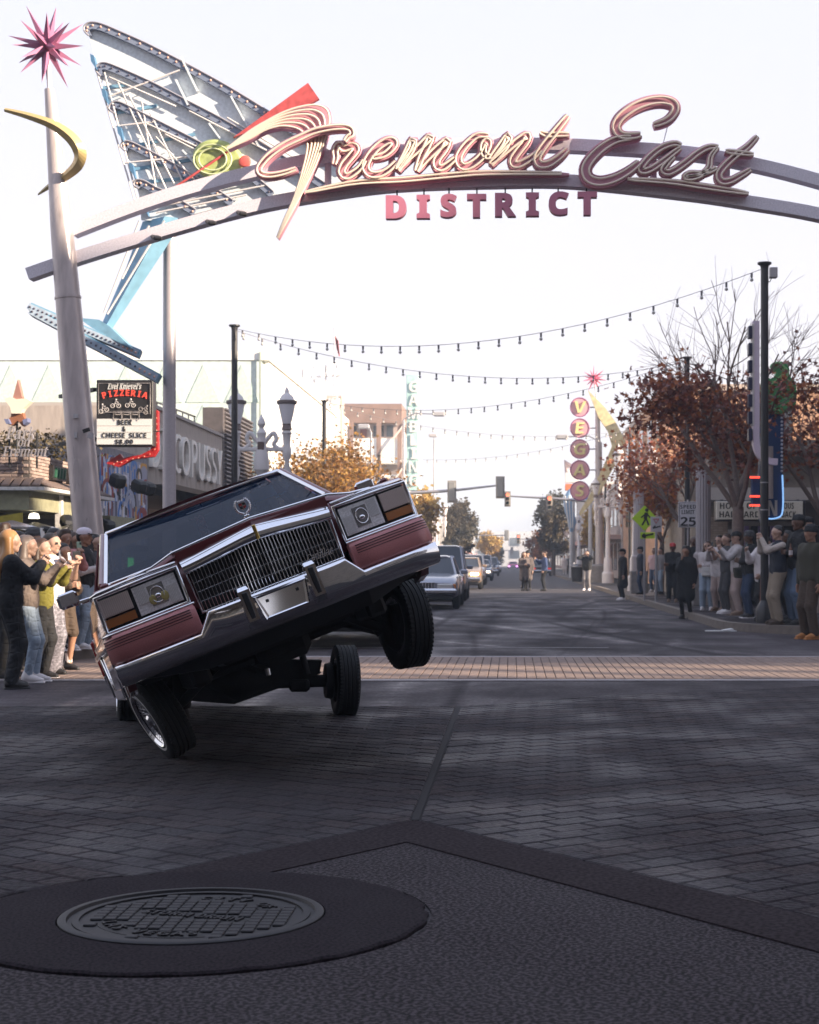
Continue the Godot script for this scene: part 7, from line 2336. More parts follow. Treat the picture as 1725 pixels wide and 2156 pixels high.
func street_car(label: String, group: String, x: float, d: float, toward: bool, kind: String, paint: Material, lit := false, ln := 5.0, wd := 1.86, ht := 1.45) -> Node3D:
	var o := thing("car", label, "car", group, Vector3(x, 0, -d))
	o.rotation.y = 0.0 if toward else PI
	var w := wd * 0.5
	var zf := ln * 0.5
	var belt := 0.92 if kind == "sedan" else 1.02
	var ring := func(z: float, hw: float, y0: float, y1: float) -> PackedVector3Array:
		return PackedVector3Array([Vector3(-hw * 0.9, y0, z), Vector3(hw * 0.9, y0, z), Vector3(hw, y0 + 0.1, z), Vector3(hw, lerpf(y0, y1, 0.55), z), Vector3(hw * 0.97, y1 - 0.07, z), Vector3(hw * 0.88, y1, z), Vector3(0, y1 + 0.02, z), Vector3(-hw * 0.88, y1, z), Vector3(-hw * 0.97, y1 - 0.07, z), Vector3(-hw, lerpf(y0, y1, 0.55), z), Vector3(-hw, y0 + 0.1, z)])
	put(o, "body", sh().loft([ring.call(-zf, w * 0.9, 0.4, belt - 0.12), ring.call(-zf + 0.08, w * 0.96, 0.32, belt - 0.04), ring.call(-zf + 0.9, w, 0.28, belt), ring.call(0.0, w, 0.26, belt + 0.02), ring.call(zf * 0.35, w, 0.26, belt + 0.02), ring.call(zf - 0.7, w, 0.28, belt - 0.06), ring.call(zf - 0.1, w * 0.96, 0.32, belt - 0.14), ring.call(zf, w * 0.9, 0.4, belt - 0.22)], true, true), paint)
	var a := zf * 0.35   # foot of the windshield
	var b := a - 0.75
	var c := -zf + (0.25 if kind != "sedan" else 1.35)
	var e := -zf + (0.08 if kind != "sedan" else 0.7)
	var hw := w * 0.9
	var tw := w * 0.72 if kind == "sedan" else w * 0.78
	var roof := []
	for q in [[b + 0.03, ht - 0.03], [b - 0.3, ht], [lerpf(b, c, 0.6), ht], [c, ht - 0.04]]:
		roof.append(PackedVector3Array([Vector3(-tw, q[1] - 0.05, q[0]), Vector3(-tw * 0.8, q[1], q[0]), Vector3(tw * 0.8, q[1], q[0]), Vector3(tw, q[1] - 0.05, q[0]), Vector3(tw, q[1] - 0.09, q[0]), Vector3(-tw, q[1] - 0.09, q[0])]))
	put(o, "roof", sh().loft(roof, true, true), paint)
	var yb := belt - 0.01
	var yt := ht - 0.07
	var gl: Material = M.window
	put(o, "windshield", sh().loft([PackedVector3Array([Vector3(-hw * 0.93, yb, a), Vector3(hw * 0.93, yb, a), Vector3(hw * 0.93, yb, a - 0.1), Vector3(-hw * 0.93, yb, a - 0.1)]), PackedVector3Array([Vector3(-tw * 0.95, yt, b + 0.02), Vector3(tw * 0.95, yt, b + 0.02), Vector3(tw * 0.95, yt, b - 0.1), Vector3(-tw * 0.95, yt, b - 0.1)])], true, false), gl)
	put(o, "rear_window", sh().loft([PackedVector3Array([Vector3(-hw * 0.93, yb, e), Vector3(hw * 0.93, yb, e), Vector3(hw * 0.93, yb, e + 0.1), Vector3(-hw * 0.93, yb, e + 0.1)]), PackedVector3Array([Vector3(-tw * 0.95, yt, c), Vector3(tw * 0.95, yt, c), Vector3(tw * 0.95, yt, c + 0.1), Vector3(-tw * 0.95, yt, c + 0.1)])], true, false), gl)
	var chm: Material = M.dull_chrome
	for s in [-1.0, 1.0]:
		put(o, "side_window", sh().loft([PackedVector3Array([Vector3(s * hw, yb, a - 0.1), Vector3(s * hw, yb, e + 0.15), Vector3(s * hw * 0.9, yb, e + 0.15), Vector3(s * hw * 0.9, yb, a - 0.1)]), PackedVector3Array([Vector3(s * tw, yt, b - 0.02), Vector3(s * tw, yt, c + 0.06), Vector3(s * tw * 0.9, yt, c + 0.06), Vector3(s * tw * 0.9, yt, b - 0.02)])], true, false), gl)
		for q in [[a, b], [e, c]]:
			put(o, "pillar", sh().bar(Vector3(s * hw * 0.97, yb - 0.02, q[0]), Vector3(s * tw * 0.98, yt + 0.03, q[1]), 0.06, 0.09, 0.015), paint)
		put(o, "door_pillar", sh().bar(Vector3(s * hw * 1.0, yb, lerpf(a, e, 0.5)), Vector3(s * tw * 1.0, yt, lerpf(b, c, 0.5)), 0.04, 0.09, 0.01), paint)
		for z in [zf - 0.95, -zf + 1.05]:
			var wh := put(o, "wheel", sh().lathe([Vector2(0.0, -0.1), Vector2(0.26, -0.1), Vector2(0.32, -0.07), Vector2(0.33, 0.0), Vector2(0.32, 0.08), Vector2(0.27, 0.11), Vector2(0.21, 0.1)], 22, Transform3D(Basis(Vector3(0, 0, 1), -s * PI / 2), Vector3(s * (w - 0.09), 0.33, z))), M.rubber)
			put(wh, "rim", sh().lathe([Vector2(0.215, 0.1), Vector2(0.2, 0.07), Vector2(0.08, 0.06), Vector2(0.05, 0.1), Vector2(0.0, 0.1)], 22, Transform3D(Basis(Vector3(0, 0, 1), -s * PI / 2), Vector3(s * (w - 0.09), 0.33, z))), chm)
		var lm := mat(0.62, 0.6, 0.58, 0.1, 0.3, "", 1.0, {"coat": 1.0})
		if lit:
			lm = mat(0.9, 0.8, 0.6, 0.2, 0.0, "", 1.0, {"glow": [1.0, 0.74, 0.4], "power": 3.0})
		put(o, "headlight", sh().box(Vector3(s * w * 0.64, belt - 0.31, zf - 0.01), Vector3(w * 0.42, 0.15, 0.08), 0.02), lm)
		put(o, "turn_signal", sh().box(Vector3(s * w * 0.88, belt - 0.31, zf - 0.06), Vector3(w * 0.12, 0.14, 0.1), 0.02), mat(0.45, 0.16, 0.04, 0.2))
		put(o, "tail_light", sh().box(Vector3(s * w * 0.74, belt - 0.24, -zf + 0.01), Vector3(w * 0.34, 0.16, 0.07), 0.02), mat(0.4, 0.02, 0.02, 0.2, 0.0, "", 1.0, {"glow": [0.6, 0.03, 0.02], "power": 0.3}))
		put(o, "door_mirror", sh().box(Vector3(s * (w + 0.1), yb + 0.08, a - 0.25), Vector3(0.2, 0.13, 0.1), 0.03), paint)
	put(o, "grille", sh().box(Vector3(0, belt - 0.3, zf + 0.0), Vector3(w * 0.72, 0.22, 0.05), 0.01), chm)
	for i in 9:
		put(o, "grille_slot", sh().box(Vector3(-w * 0.32 + i * w * 0.08, belt - 0.3, zf + 0.024), Vector3(w * 0.04, 0.18, 0.01), 0.0), M.black)
	put(o, "front_bumper", sh().box(Vector3(0, 0.48, zf + 0.02), Vector3(wd * 0.96, 0.16, 0.16), 0.05), chm)
	put(o, "rear_bumper", sh().box(Vector3(0, 0.48, -zf - 0.02), Vector3(wd * 0.96, 0.16, 0.16), 0.05), chm)
	put(o, "valance", sh().box(Vector3(0, 0.33, zf - 0.1), Vector3(wd * 0.86, 0.16, 0.1), 0.03), M.black)
	return o


func cars() -> void:
	var g := "cars queued along the left lane"
	var silver := mat(0.3, 0.31, 0.36, 0.25, 0.5, "", 1.0, {"coat": 0.8})
	var dark_silver := mat(0.2, 0.21, 0.25, 0.25, 0.5, "", 1.0, {"coat": 0.8})
	var beige := mat(0.3, 0.22, 0.17, 0.3, 0.3, "", 1.0, {"coat": 0.8})
	var white := mat(0.6, 0.6, 0.62, 0.3, 0.0, "", 1.0, {"coat": 0.8})
	var blue := mat(0.1, 0.13, 0.2, 0.3, 0.3, "", 1.0, {"coat": 0.8})
	var dark := mat(0.03, 0.025, 0.025, 0.3, 0.2, "", 1.0, {"coat": 0.8})
	street_car("cream lowered car glimpsed under the tilted lowrider", g, -2.75, 26.2, true, "sedan", white, false, 5.3, 1.9, 1.4)
	street_car("silver grey sedan with chrome grille right behind the lifted wheel", g, -2.42, 46.0, true, "sedan", silver, false, 5.4, 1.95, 1.45)
	street_car("silver sport utility car directly behind the grey sedan", g, -2.5, 54.5, true, "suv", dark_silver, false, 5.0, 1.98, 1.82)
	street_car("beige wagon with glowing headlights in the queue", g, -2.35, 77.5, true, "wagon", beige, true, 4.9, 1.85, 1.5)
	street_car("white wagon just behind the beige wagon", g, -2.45, 92.0, true, "suv", white, false, 4.9, 1.9, 1.7)
	street_car("dark blue sedan in the middle of the queue", g, -2.3, 112.0, true, "sedan", blue, true, 4.9, 1.85, 1.45)
	street_car("grey van with a pale roof farther back in the queue", g, -2.5, 128.0, true, "suv", silver, false, 5.0, 1.95, 1.85)
	street_car("blue sport utility car near the far end of the queue", g, -2.2, 150.0, true, "suv", blue, false, 4.9, 1.9, 1.75)
	street_car("white car last in the queue before the pink car", g, -2.4, 205.0, true, "sedan", white, false, 4.8, 1.85, 1.45)
	street_car("dark sedan parked at the right kerb seen from behind", "", 2.62, 151.0, false, "sedan", dark, false, 4.9, 1.88, 1.5)
	street_car("grey sedan parked beyond the dark sedan on the right", "", 2.6, 172.0, false, "sedan", dark_silver, false, 4.9, 1.88, 1.5)
	var pk := street_car("pink car with magenta lights far down the middle of the street", "", 0.05, 318.0, true, "sedan", mat(0.6, 0.06, 0.22, 0.3, 0.2), false, 5.0, 1.9, 1.4)
	for s in [-1.0, 1.0]:
		put(pk, "accent_light", sh().box(Vector3(s * 0.75, 0.5, 2.62), Vector3(0.35, 0.16, 0.06), 0.02), mat(0.8, 0.3, 0.8, 0.2, 0.0, "", 1.0, {"glow": [0.9, 0.25, 0.9], "power": 2.5}))


# ---------------------------------------------------------------- bodies: tapered bones joined by a smooth field and meshed as surface nets
var HEAD: Shape
var GRIP: Shape
var RELAX: Shape


func blob(s: Shape, bones: Array, cell: float, k: float) -> Shape:
	var lo := Vector3.ONE * 1e9
	var hi := Vector3.ONE * -1e9
	for b in bones:
		var r := maxf(b[2], b[3]) + k * 2.0 + cell * 2.0
		for p in [b[0], b[1]]:
			lo = lo.min(p - Vector3.ONE * r)
			hi = hi.max(p + Vector3.ONE * r)
	var nx := int((hi.x - lo.x) / cell) + 2
	var ny := int((hi.y - lo.y) / cell) + 2
	var nz := int((hi.z - lo.z) / cell) + 2
	var e := PackedFloat32Array()
	e.resize(nx * ny * nz)
	var ik := 1.0 / k
	for b in bones:
		var a: Vector3 = b[0]
		var ab: Vector3 = b[1] - a
		var ra: float = b[2]
		var dr: float = b[3] - ra
		var il := 1.0 / maxf(ab.length_squared(), 1e-9)
		var m := maxf(b[2], b[3]) + k * 2.6
		var mn: Vector3 = (a.min(b[1]) - Vector3.ONE * m - lo) / cell
		var mxx: Vector3 = (a.max(b[1]) + Vector3.ONE * m - lo) / cell
		for z in range(maxi(int(mn.z), 0), mini(int(mxx.z) + 2, nz)):
			for y in range(maxi(int(mn.y), 0), mini(int(mxx.y) + 2, ny)):
				var row := (z * ny + y) * nx
				for x in range(maxi(int(mn.x), 0), mini(int(mxx.x) + 2, nx)):
					var q := lo + Vector3(x, y, z) * cell - a
					var t := clampf(q.dot(ab) * il, 0.0, 1.0)
					var d := (q - ab * t).length() - ra - dr * t
					if d < k * 2.6:
						e[row + x] += exp(-d * ik)
	var grp := s.group()
	var vid := PackedInt32Array()
	vid.resize(nx * ny * nz)
	vid.fill(-1)
	var vs := PackedVector3Array()
	var sxy := nx * ny
	for z in nz - 1:
		for y in ny - 1:
			var row := (z * ny + y) * nx
			for x in nx - 1:
				var i := row + x
				var c := 0
				if e[i] > 1.0: c += 1
				if e[i + 1] > 1.0: c += 1
				if e[i + nx] > 1.0: c += 1
				if e[i + nx + 1] > 1.0: c += 1
				if e[i + sxy] > 1.0: c += 1
				if e[i + sxy + 1] > 1.0: c += 1
				if e[i + sxy + nx] > 1.0: c += 1
				if e[i + sxy + nx + 1] > 1.0: c += 1
				if c == 0 or c == 8:
					continue
				var sum := Vector3.ZERO
				var cnt := 0
				for ed in EDGES:
					var ia: int = i + (ed[0] & 1) + ((ed[0] >> 1) & 1) * nx + (ed[0] >> 2) * sxy
					var ib: int = i + (ed[1] & 1) + ((ed[1] >> 1) & 1) * nx + (ed[1] >> 2) * sxy
					var va := e[ia]
					var vb := e[ib]
					if (va > 1.0) != (vb > 1.0):
						var fa := log(maxf(va, 1e-3))
						var fb := log(maxf(vb, 1e-3))
						var t := clampf(fa / (fa - fb), 0.0, 1.0)
						var pa := Vector3(ed[0] & 1, (ed[0] >> 1) & 1, ed[0] >> 2)
						var pb := Vector3(ed[1] & 1, (ed[1] >> 1) & 1, ed[1] >> 2)
						sum += pa.lerp(pb, t)
						cnt += 1
				vid[i] = vs.size()
				vs.append(lo + (Vector3(x, y, z) + sum / cnt) * cell)
	for z in range(1, nz - 1):
		for y in range(1, ny - 1):
			var row := (z * ny + y) * nx
			for x in range(1, nx - 1):
				var i := row + x
				var ins := e[i] > 1.0
				if ins != (e[i + 1] > 1.0):
					net(s, vs, vid[i], vid[i - nx], vid[i - nx - sxy], vid[i - sxy], ins, grp)
				if ins != (e[i + nx] > 1.0):
					net(s, vs, vid[i], vid[i - sxy], vid[i - sxy - 1], vid[i - 1], ins, grp)
				if ins != (e[i + sxy] > 1.0):
					net(s, vs, vid[i], vid[i - 1], vid[i - 1 - nx], vid[i - nx], ins, grp)
	s.from = s.v.size()
	return s


const EDGES := [[0, 1], [2, 3], [4, 5], [6, 7], [0, 2], [1, 3], [4, 6], [5, 7], [0, 4], [1, 5], [2, 6], [3, 7]]


func net(s: Shape, vs: PackedVector3Array, a: int, b: int, c: int, d: int, ins: bool, grp: int) -> void:
	if a < 0 or b < 0 or c < 0 or d < 0:
		return
	if ins:
		s.quad(vs[a], vs[b], vs[c], vs[d], grp)
	else:
		s.quad(vs[a], vs[d], vs[c], vs[b], grp)


func hand_shape(curl: float) -> Shape:
	# wrist at the origin, fingers along +y, palm towards +z, thumb on the +x side
	var b := []
	for x in [-0.028, -0.009, 0.01, 0.027]:
		b.append([Vector3(x * 0.7, 0.012, 0), Vector3(x, 0.085, 0), 0.017, 0.0125])
	var lens := [0.062, 0.078, 0.083, 0.074]
	for i in 4:
		var x: float = [-0.031, -0.0105, 0.0105, 0.031][i]
		var p := Vector3(x, 0.088, 0)
		var a := curl * 0.5
		for k in 3:
			var ln: float = lens[i] * [0.46, 0.31, 0.25][k]
			var q := p + Vector3(x * 0.03, cos(a), sin(a)) * ln
			b.append([p, q, 0.0095 - k * 0.001, 0.0088 - k * 0.001])
			p = q
			a += curl
	b.append([Vector3(0.02, 0.025, 0.008), Vector3(0.046, 0.055, 0.022), 0.014, 0.0115])
	b.append([Vector3(0.046, 0.055, 0.022), Vector3(0.05, 0.085, 0.034), 0.0115, 0.009])
	return blob(sh(), b, 0.0065, 0.0035)


func templates() -> void:
	var h := []
	h.append([Vector3(0, 0.03, -0.025), Vector3(0, 0.035, 0.012), 0.088, 0.08])
	h.append([Vector3(-0.03, 0.01, 0.03), Vector3(0.03, 0.01, 0.03), 0.055, 0.055])
	h.append([Vector3(0, -0.04, 0.035), Vector3(0, -0.085, 0.058), 0.052, 0.027])
	h.append([Vector3(-0.045, -0.06, 0.012), Vector3(0, -0.088, 0.055), 0.025, 0.022])
	h.append([Vector3(0.045, -0.06, 0.012), Vector3(0, -0.088, 0.055), 0.025, 0.022])
	h.append([Vector3(0, 0.02, 0.088), Vector3(0, -0.022, 0.108), 0.009, 0.013])
	h.append([Vector3(-0.012, -0.026, 0.095), Vector3(0.012, -0.026, 0.095), 0.01, 0.01])
	h.append([Vector3(-0.038, 0.028, 0.078), Vector3(0.038, 0.028, 0.078), 0.014, 0.014])
	h.append([Vector3(-0.02, -0.054, 0.085), Vector3(0.02, -0.054, 0.085), 0.009, 0.009])
	for e in [-1.0, 1.0]:
		h.append([Vector3(e * 0.083, 0.012, -0.008), Vector3(e * 0.08, -0.028, 0.0), 0.014, 0.009])
	h.append([Vector3(0, -0.06, -0.02), Vector3(0, -0.17, -0.035), 0.054, 0.056])
	HEAD = blob(sh(), h, 0.0095, 0.008)
	GRIP = hand_shape(0.75)
	RELAX = hand_shape(0.28)


func two_bone(a: Vector3, c: Vector3, l1: float, l2: float, hint: Vector3) -> Vector3:
	var d := c - a
	var ln := minf(d.length(), l1 + l2 - 0.005)
	var u := d.normalized()
	var x := (l1 * l1 - l2 * l2 + ln * ln) / (2.0 * ln)
	var y := sqrt(maxf(l1 * l1 - x * x, 0.0))
	return a + u * x + (hint - u * hint.dot(u)).normalized() * y


# one standing person. o: label, x, d, base, h, yaw, arms, look, skin, hair, hat, top, legs, shoes, fine
func person(o: Dictionary) -> Node3D:
	var k: float = o.h / 1.75
	var cell: float = o.get("cell", 0.024) / k
	var t := thing("person", o.label, "person", o.get("group", ""), Vector3(o.x, o.get("base", SIDE), -o.d))
	t.rotation.y = deg_to_rad(o.get("yaw", 0.0))
	t.scale = Vector3.ONE * k
	var g := RandomNumberGenerator.new()
	g.seed = int(o.x * 100 + o.d * 77)
	var wide: float = o.get("build", 1.0)
	var lean := Vector3(g.randf_range(-0.015, 0.015), 0, g.randf_range(-0.01, 0.02))
	# joints
	var st: float = o.get("stance", 0.11)
	var hip := [Vector3(0.085, 0.93, 0), Vector3(-0.085, 0.93, 0)]
	var foot := [Vector3(st, 0.085, g.randf_range(-0.05, 0.08)), Vector3(-st, 0.085, g.randf_range(-0.08, 0.05))]
	var knee := []
	for i in 2:
		knee.append(two_bone(hip[i], foot[i], 0.435, 0.43, Vector3(0, 0, 1)))
	var sho := [Vector3(0.175 * wide, 1.405, -0.01) + lean, Vector3(-0.175 * wide, 1.405, -0.01) + lean]
	var tg := {"down": [Vector3(0.25, 0.86, 0.05), Vector3(-0.25, 0.86, 0.04)], "phone": [Vector3(0.05, 1.4, 0.36), Vector3(-0.05, 1.4, 0.36)], "phone_up": [Vector3(0.055, 1.53, 0.33), Vector3(-0.055, 1.53, 0.33)],
		"one": [Vector3(0.24, 0.9, 0.08), Vector3(-0.08, 1.42, 0.38)], "reach": [Vector3(0.22, 1.1, 0.25), Vector3(-0.1, 1.62, 0.42)], "crossed": [Vector3(-0.1, 1.12, 0.2), Vector3(0.12, 1.16, 0.17)],
		"pocket": [Vector3(0.21, 0.93, 0.1), Vector3(-0.21, 0.93, 0.1)], "mouth": [Vector3(0.24, 0.86, 0.04), Vector3(-0.05, 1.42, 0.16)], "brow": [Vector3(0.14, 1.56, 0.1), Vector3(-0.14, 1.56, 0.1)],
		"chest": [Vector3(0.06, 1.16, 0.24), Vector3(-0.08, 1.18, 0.24)], "cane": [Vector3(0.2, 0.93, 0.16), Vector3(-0.05, 1.4, 0.33)]}
	var tgt: Array = tg[o.get("arms", "down")]
	var hand := [tgt[0], tgt[1]]
	var elbow := []
	for i in 2:
		var sd := 1.0 if i == 0 else -1.0
		elbow.append(two_bone(sho[i], hand[i], 0.29, 0.26, Vector3(sd * 0.5, -1.0, -0.25)))
		var dv: Vector3 = hand[i] - elbow[i]
		hand[i] = elbow[i] + dv.normalized() * minf(dv.length(), 0.265)
	# body: one surface, with head and hands of finer grain
	var b := []
	b.append([Vector3(0, 1.42, -0.015) + lean, Vector3(0, 1.54, 0.0) + lean, 0.056, 0.054])
	b.append([Vector3(-0.12, 1.38, -0.01) + lean, Vector3(0.12, 1.38, -0.01) + lean, 0.06, 0.06])
	b.append([Vector3(0, 1.36, 0) + lean, Vector3(0, 0.95, 0), 0.085, 0.085])
	for i in 2:
		b.append([sho[i], elbow[i], 0.046, 0.039])
		b.append([elbow[i], hand[i], 0.039, 0.027])
		if o.has("seated"):
			continue
		b.append([hip[i], knee[i], 0.075, 0.054])
		b.append([knee[i], foot[i] + Vector3(0, 0.03, 0), 0.054, 0.037])
		b.append([foot[i], foot[i] + Vector3(0, -0.04, 0.1), 0.038, 0.03])
	var body := blob(sh(), b, cell, 0.016)
	var look: Array = o.get("look", [0.0, 0.0])
	var hb := Basis.from_euler(Vector3(deg_to_rad(look[1]), deg_to_rad(look[0]), 0.0))
	var hx := Transform3D(hb, Vector3(0, 1.63, 0.012) + lean)
	body.add(HEAD, hx)
	for i in 2:
		var y: Vector3 = (hand[i] - elbow[i]).normalized()
		var palm := Vector3(-1.0 if i == 0 else 1.0, 0, 0.1) if o.get("arms", "down") != "down" else Vector3(-0.9 if i == 0 else 0.9, 0, 0.3)
		palm = (palm - y * palm.dot(y)).normalized()
		var x := y.cross(palm)
		var m := Basis(x, y, palm)
		# the template's thumb is on +x; the other hand is its mirror image
		var front := x.dot(Vector3(0, 0.3, 1)) > 0.0
		if not front:
			m = Basis(-x, y, palm)
		body.add(RELAX if o.get("arms", "down") in ["down", "pocket", "crossed"] else GRIP, Transform3D(m, hand[i] - y * 0.012))
	put(t, "body", body, o.get("skin", M.skin))
	# face
	var eyes := sh()
	for e in [-1.0, 1.0]:
		eyes.ball(hx * Vector3(e * 0.034, 0.006, 0.079), Vector3(0.013, 0.008, 0.008), 8, 5)
	put(t, "eyes", eyes, M.black)
	put(t, "mouth", sh().ball(hx * Vector3(0, -0.056, 0.0925), Vector3(0.022, 0.005, 0.004), 8, 4), mat(0.25, 0.08, 0.07, 0.5))
	# ---- clothes
	var top: Array = o.top      # kind, material
	var sl: float = {"tee": 0.55, "vest": 0.0}.get(top[0], 1.0)
	var fat := 0.014 if top[0] in ["tee", "sweater", "vest"] else 0.024
	b = []
	var low: float = {"coat": 0.5, "dress": 0.45, "long": 0.78, "crop": 1.0}.get(top[0], 0.9)
	for e in [-1.0, 1.0]:
		b.append([Vector3(e * 0.085 * wide, 0.98, 0.0), Vector3(e * 0.1 * wide, 1.3, 0.005) + lean, 0.098 + fat, 0.1 + fat])
		b.append([Vector3(e * 0.08 * wide, low + 0.06, 0.0), Vector3(e * 0.085 * wide, 1.0, 0.0), 0.1 + fat + (0.03 if low < 0.7 else 0.0), 0.1 + fat])
	b.append([Vector3(0, 0.95, 0.0), Vector3(0, 1.36, 0.01) + lean, 0.1 + fat, 0.1 + fat])
	b.append([sho[0] + Vector3(-0.03, -0.005, 0), sho[1] + Vector3(0.03, -0.005, 0), 0.06 + fat, 0.06 + fat])
	b.append([Vector3(0, 1.43, -0.02) + lean, Vector3(0, 1.47, -0.015) + lean, 0.07, 0.062 if top[0] != "hoodie" else 0.085])
	for i in 2:
		if sl > 0.0:
			var el: Vector3 = elbow[i]
			b.append([sho[i], sho[i].lerp(el, 1.0 if sl >= 1.0 else sl), 0.056 + fat, 0.05 + fat * 0.9])
			if sl >= 1.0:
				b.append([el, el.lerp(hand[i], 0.93), 0.049 + fat * 0.8, 0.036 + fat * 0.6])
	put(t, {"coat": "coat", "dress": "dress", "vest": "vest", "jacket": "jacket", "hoodie": "hoodie"}.get(top[0], "shirt"), blob(sh(), b, cell, 0.018), top[1])
	if top.size() > 2:      # sleeves of another cloth under a vest
		b = []
		for i in 2:
			b.append([sho[i], elbow[i], 0.066, 0.058])
			b.append([elbow[i], elbow[i].lerp(hand[i], 0.93), 0.058, 0.046])
		put(t, "sleeves", blob(sh(), b, cell, 0.015), top[2])
	var lg: Array = o.legs
	b = []
	var f2: float = {"wide": 0.022, "jeans": 0.01, "slim": 0.0, "flare": 0.014}.get(lg[0], 0.01)
	for i in 2:
		b.append([Vector3(hip[i].x, 1.0, 0), Vector3(hip[i].x, 0.9, -0.01), 0.1, 0.112])
		if lg[0] == "shorts":
			b.append([hip[i], hip[i].lerp(knee[i], 0.93), 0.098, 0.09])
		else:
			b.append([hip[i], knee[i], 0.094 + f2, 0.066 + f2])
			var end := 0.105 if lg[0] == "flare" else 0.052 + f2
			b.append([knee[i], foot[i] + Vector3(0, 0.015, 0), 0.064 + f2, end])
	put(t, "trousers" if lg[0] != "shorts" else "shorts", blob(sh(), b, cell, 0.014), lg[1])
	for i in 2:
		var f: Vector3 = foot[i]
		b = [[f + Vector3(0, -0.02, -0.03), f + Vector3(0, -0.035, 0.07), 0.05, 0.045], [f + Vector3(0, -0.035, 0.07), f + Vector3(0, -0.05, 0.16), 0.045, 0.033], [f + Vector3(0, 0.03, -0.01), f + Vector3(0, -0.02, 0), 0.05, 0.05]]
		var shoe := put(t, "shoe", blob(sh(), b, 0.014, 0.01), o.shoes)
		put(shoe, "sole", sh().box(f + Vector3(0, -0.073, 0.055), Vector3(0.088, 0.024, 0.285), 0.008), o.get("sole", o.shoes))
		if o.has("socks"):
			put(t, "sock", sh().tube([f, f + Vector3(0, 0.16, -0.005)], [0.046, 0.05], 10), o.socks)
	# ---- hair and hats
	var hair: Array = o.get("hair", ["short", M.black])
	b = [[Vector3(0, 0.052, -0.035), Vector3(0, 0.055, -0.005), 0.087, 0.083], [Vector3(0, 0.0, -0.055), Vector3(0, 0.03, -0.05), 0.07, 0.08]]
	if hair[0] == "long":
		for e in [-1.0, 0.0, 1.0]:
			b.append([Vector3(e * 0.06, 0.03, -0.04), Vector3(e * 0.08, -0.14, -0.075 + 0.03 * absf(e)), 0.055, 0.055])
			b.append([Vector3(e * 0.08, -0.14, -0.075 + 0.03 * absf(e)), Vector3(e * 0.085, -0.27, -0.15), 0.055, 0.055])
			b.append([Vector3(e * 0.085, -0.27, -0.15), Vector3(e * 0.08, -0.44, -0.155), 0.055, 0.03])
	elif hair[0] == "curly":
		for i in 22:
			var a := i * 2.4
			b.append([Vector3(cos(a) * 0.07, 0.03 + 0.09 * sin(i * 1.3) * 0.6 + 0.02, sin(a) * 0.07 - 0.03), Vector3(cos(a) * 0.075, 0.04, sin(a) * 0.075 - 0.03), 0.035, 0.03])
	if hair[0] != "none":
		put(t, "hair", blob(sh(), b, 0.014, 0.01).moved(hx), hair[1])
	if o.has("hat"):
		var hm: Material = o.hat[1]
		var hat := sh()
		match o.hat[0]:
			"cap":
				hat.lathe([Vector2(0.105, 0.045), Vector2(0.107, 0.08), Vector2(0.095, 0.115), Vector2(0.06, 0.142), Vector2(0.0, 0.152)], 20, hx * Transform3D(Basis.from_scale(Vector3(0.94, 1, 1.08)), Vector3(0, 0.0, -0.012)))
				var br := PackedVector2Array()
				for i in 13:
					var a := PI * i / 12.0
					br.append(Vector2(cos(a) * 0.085, sin(a) * 0.1))
				var back: float = -1.0 if o.hat.size() > 2 and o.hat[2] == "back" else 1.0
				put(t, "cap_brim", sh().prism(br, 0.0, 0.008, hx * Transform3D(Basis(Vector3(1, 0, 0), Vector3(0, -0.25, back).normalized(), Vector3(0, 1, 0)).orthonormalized(), Vector3(0, 0.055, 0.075 * back))), o.hat[3] if o.hat.size() > 3 else hm)
			"beanie":
				hat.lathe([Vector2(0.1, 0.02), Vector2(0.112, 0.03), Vector2(0.112, 0.065), Vector2(0.104, 0.075), Vector2(0.098, 0.115), Vector2(0.06, 0.15), Vector2(0.0, 0.16)], 20, hx * Transform3D(Basis.from_scale(Vector3(0.94, 1, 1.06)), Vector3(0, 0.0, -0.012)))
			"brim":
				hat.lathe([Vector2(0.2, 0.04), Vector2(0.21, 0.045), Vector2(0.11, 0.055), Vector2(0.1, 0.14), Vector2(0.06, 0.155), Vector2(0.0, 0.15)], 22, hx * Transform3D(Basis(), Vector3(0, 0.0, -0.01)))
		put(t, "hat", hat, hm)
	if o.has("glasses"):
		put(t, "glasses", sh().box(hx * Vector3(-0.034, 0.006, 0.094), Vector3(0.05, 0.03, 0.006), 0.003, hb).box(hx * Vector3(0.034, 0.006, 0.094), Vector3(0.05, 0.03, 0.006), 0.003, hb).box(hx * Vector3(0, 0.012, 0.096), Vector3(0.03, 0.006, 0.005), 0.0, hb), M.black)
	# ---- what the hands hold is a thing of its own
	if o.has("phone"):
		var at_hand: Vector3 = (hand[0] + hand[1]) * 0.5 if o.arms in ["phone", "phone_up", "chest"] else hand[1]
		var ph := thing("phone", o.phone[0], "phone", "", Vector3.ZERO)
		ph.transform = t.transform * Transform3D(Basis(Vector3.RIGHT, -0.12) * (Basis(Vector3(0, 0, 1), PI / 2) if o.phone.size() > 2 else Basis()), at_hand + Vector3(0, 0.1, 0.025))
		put(ph, "case", sh().box(Vector3.ZERO, Vector3(0.078, 0.16, 0.01), 0.004), o.phone[1])
		put(ph, "screen", sh().box(Vector3(0, 0, -0.0055), Vector3(0.07, 0.15, 0.002), 0.0), mat(0.05, 0.09, 0.13, 0.08, 0.0, "", 1.0, {"glow": [0.12, 0.22, 0.3], "power": 0.5}))
		put(ph, "camera_lens", sh().box(Vector3(0.02, 0.055, 0.0065), Vector3(0.03, 0.035, 0.004), 0.001), M.black)
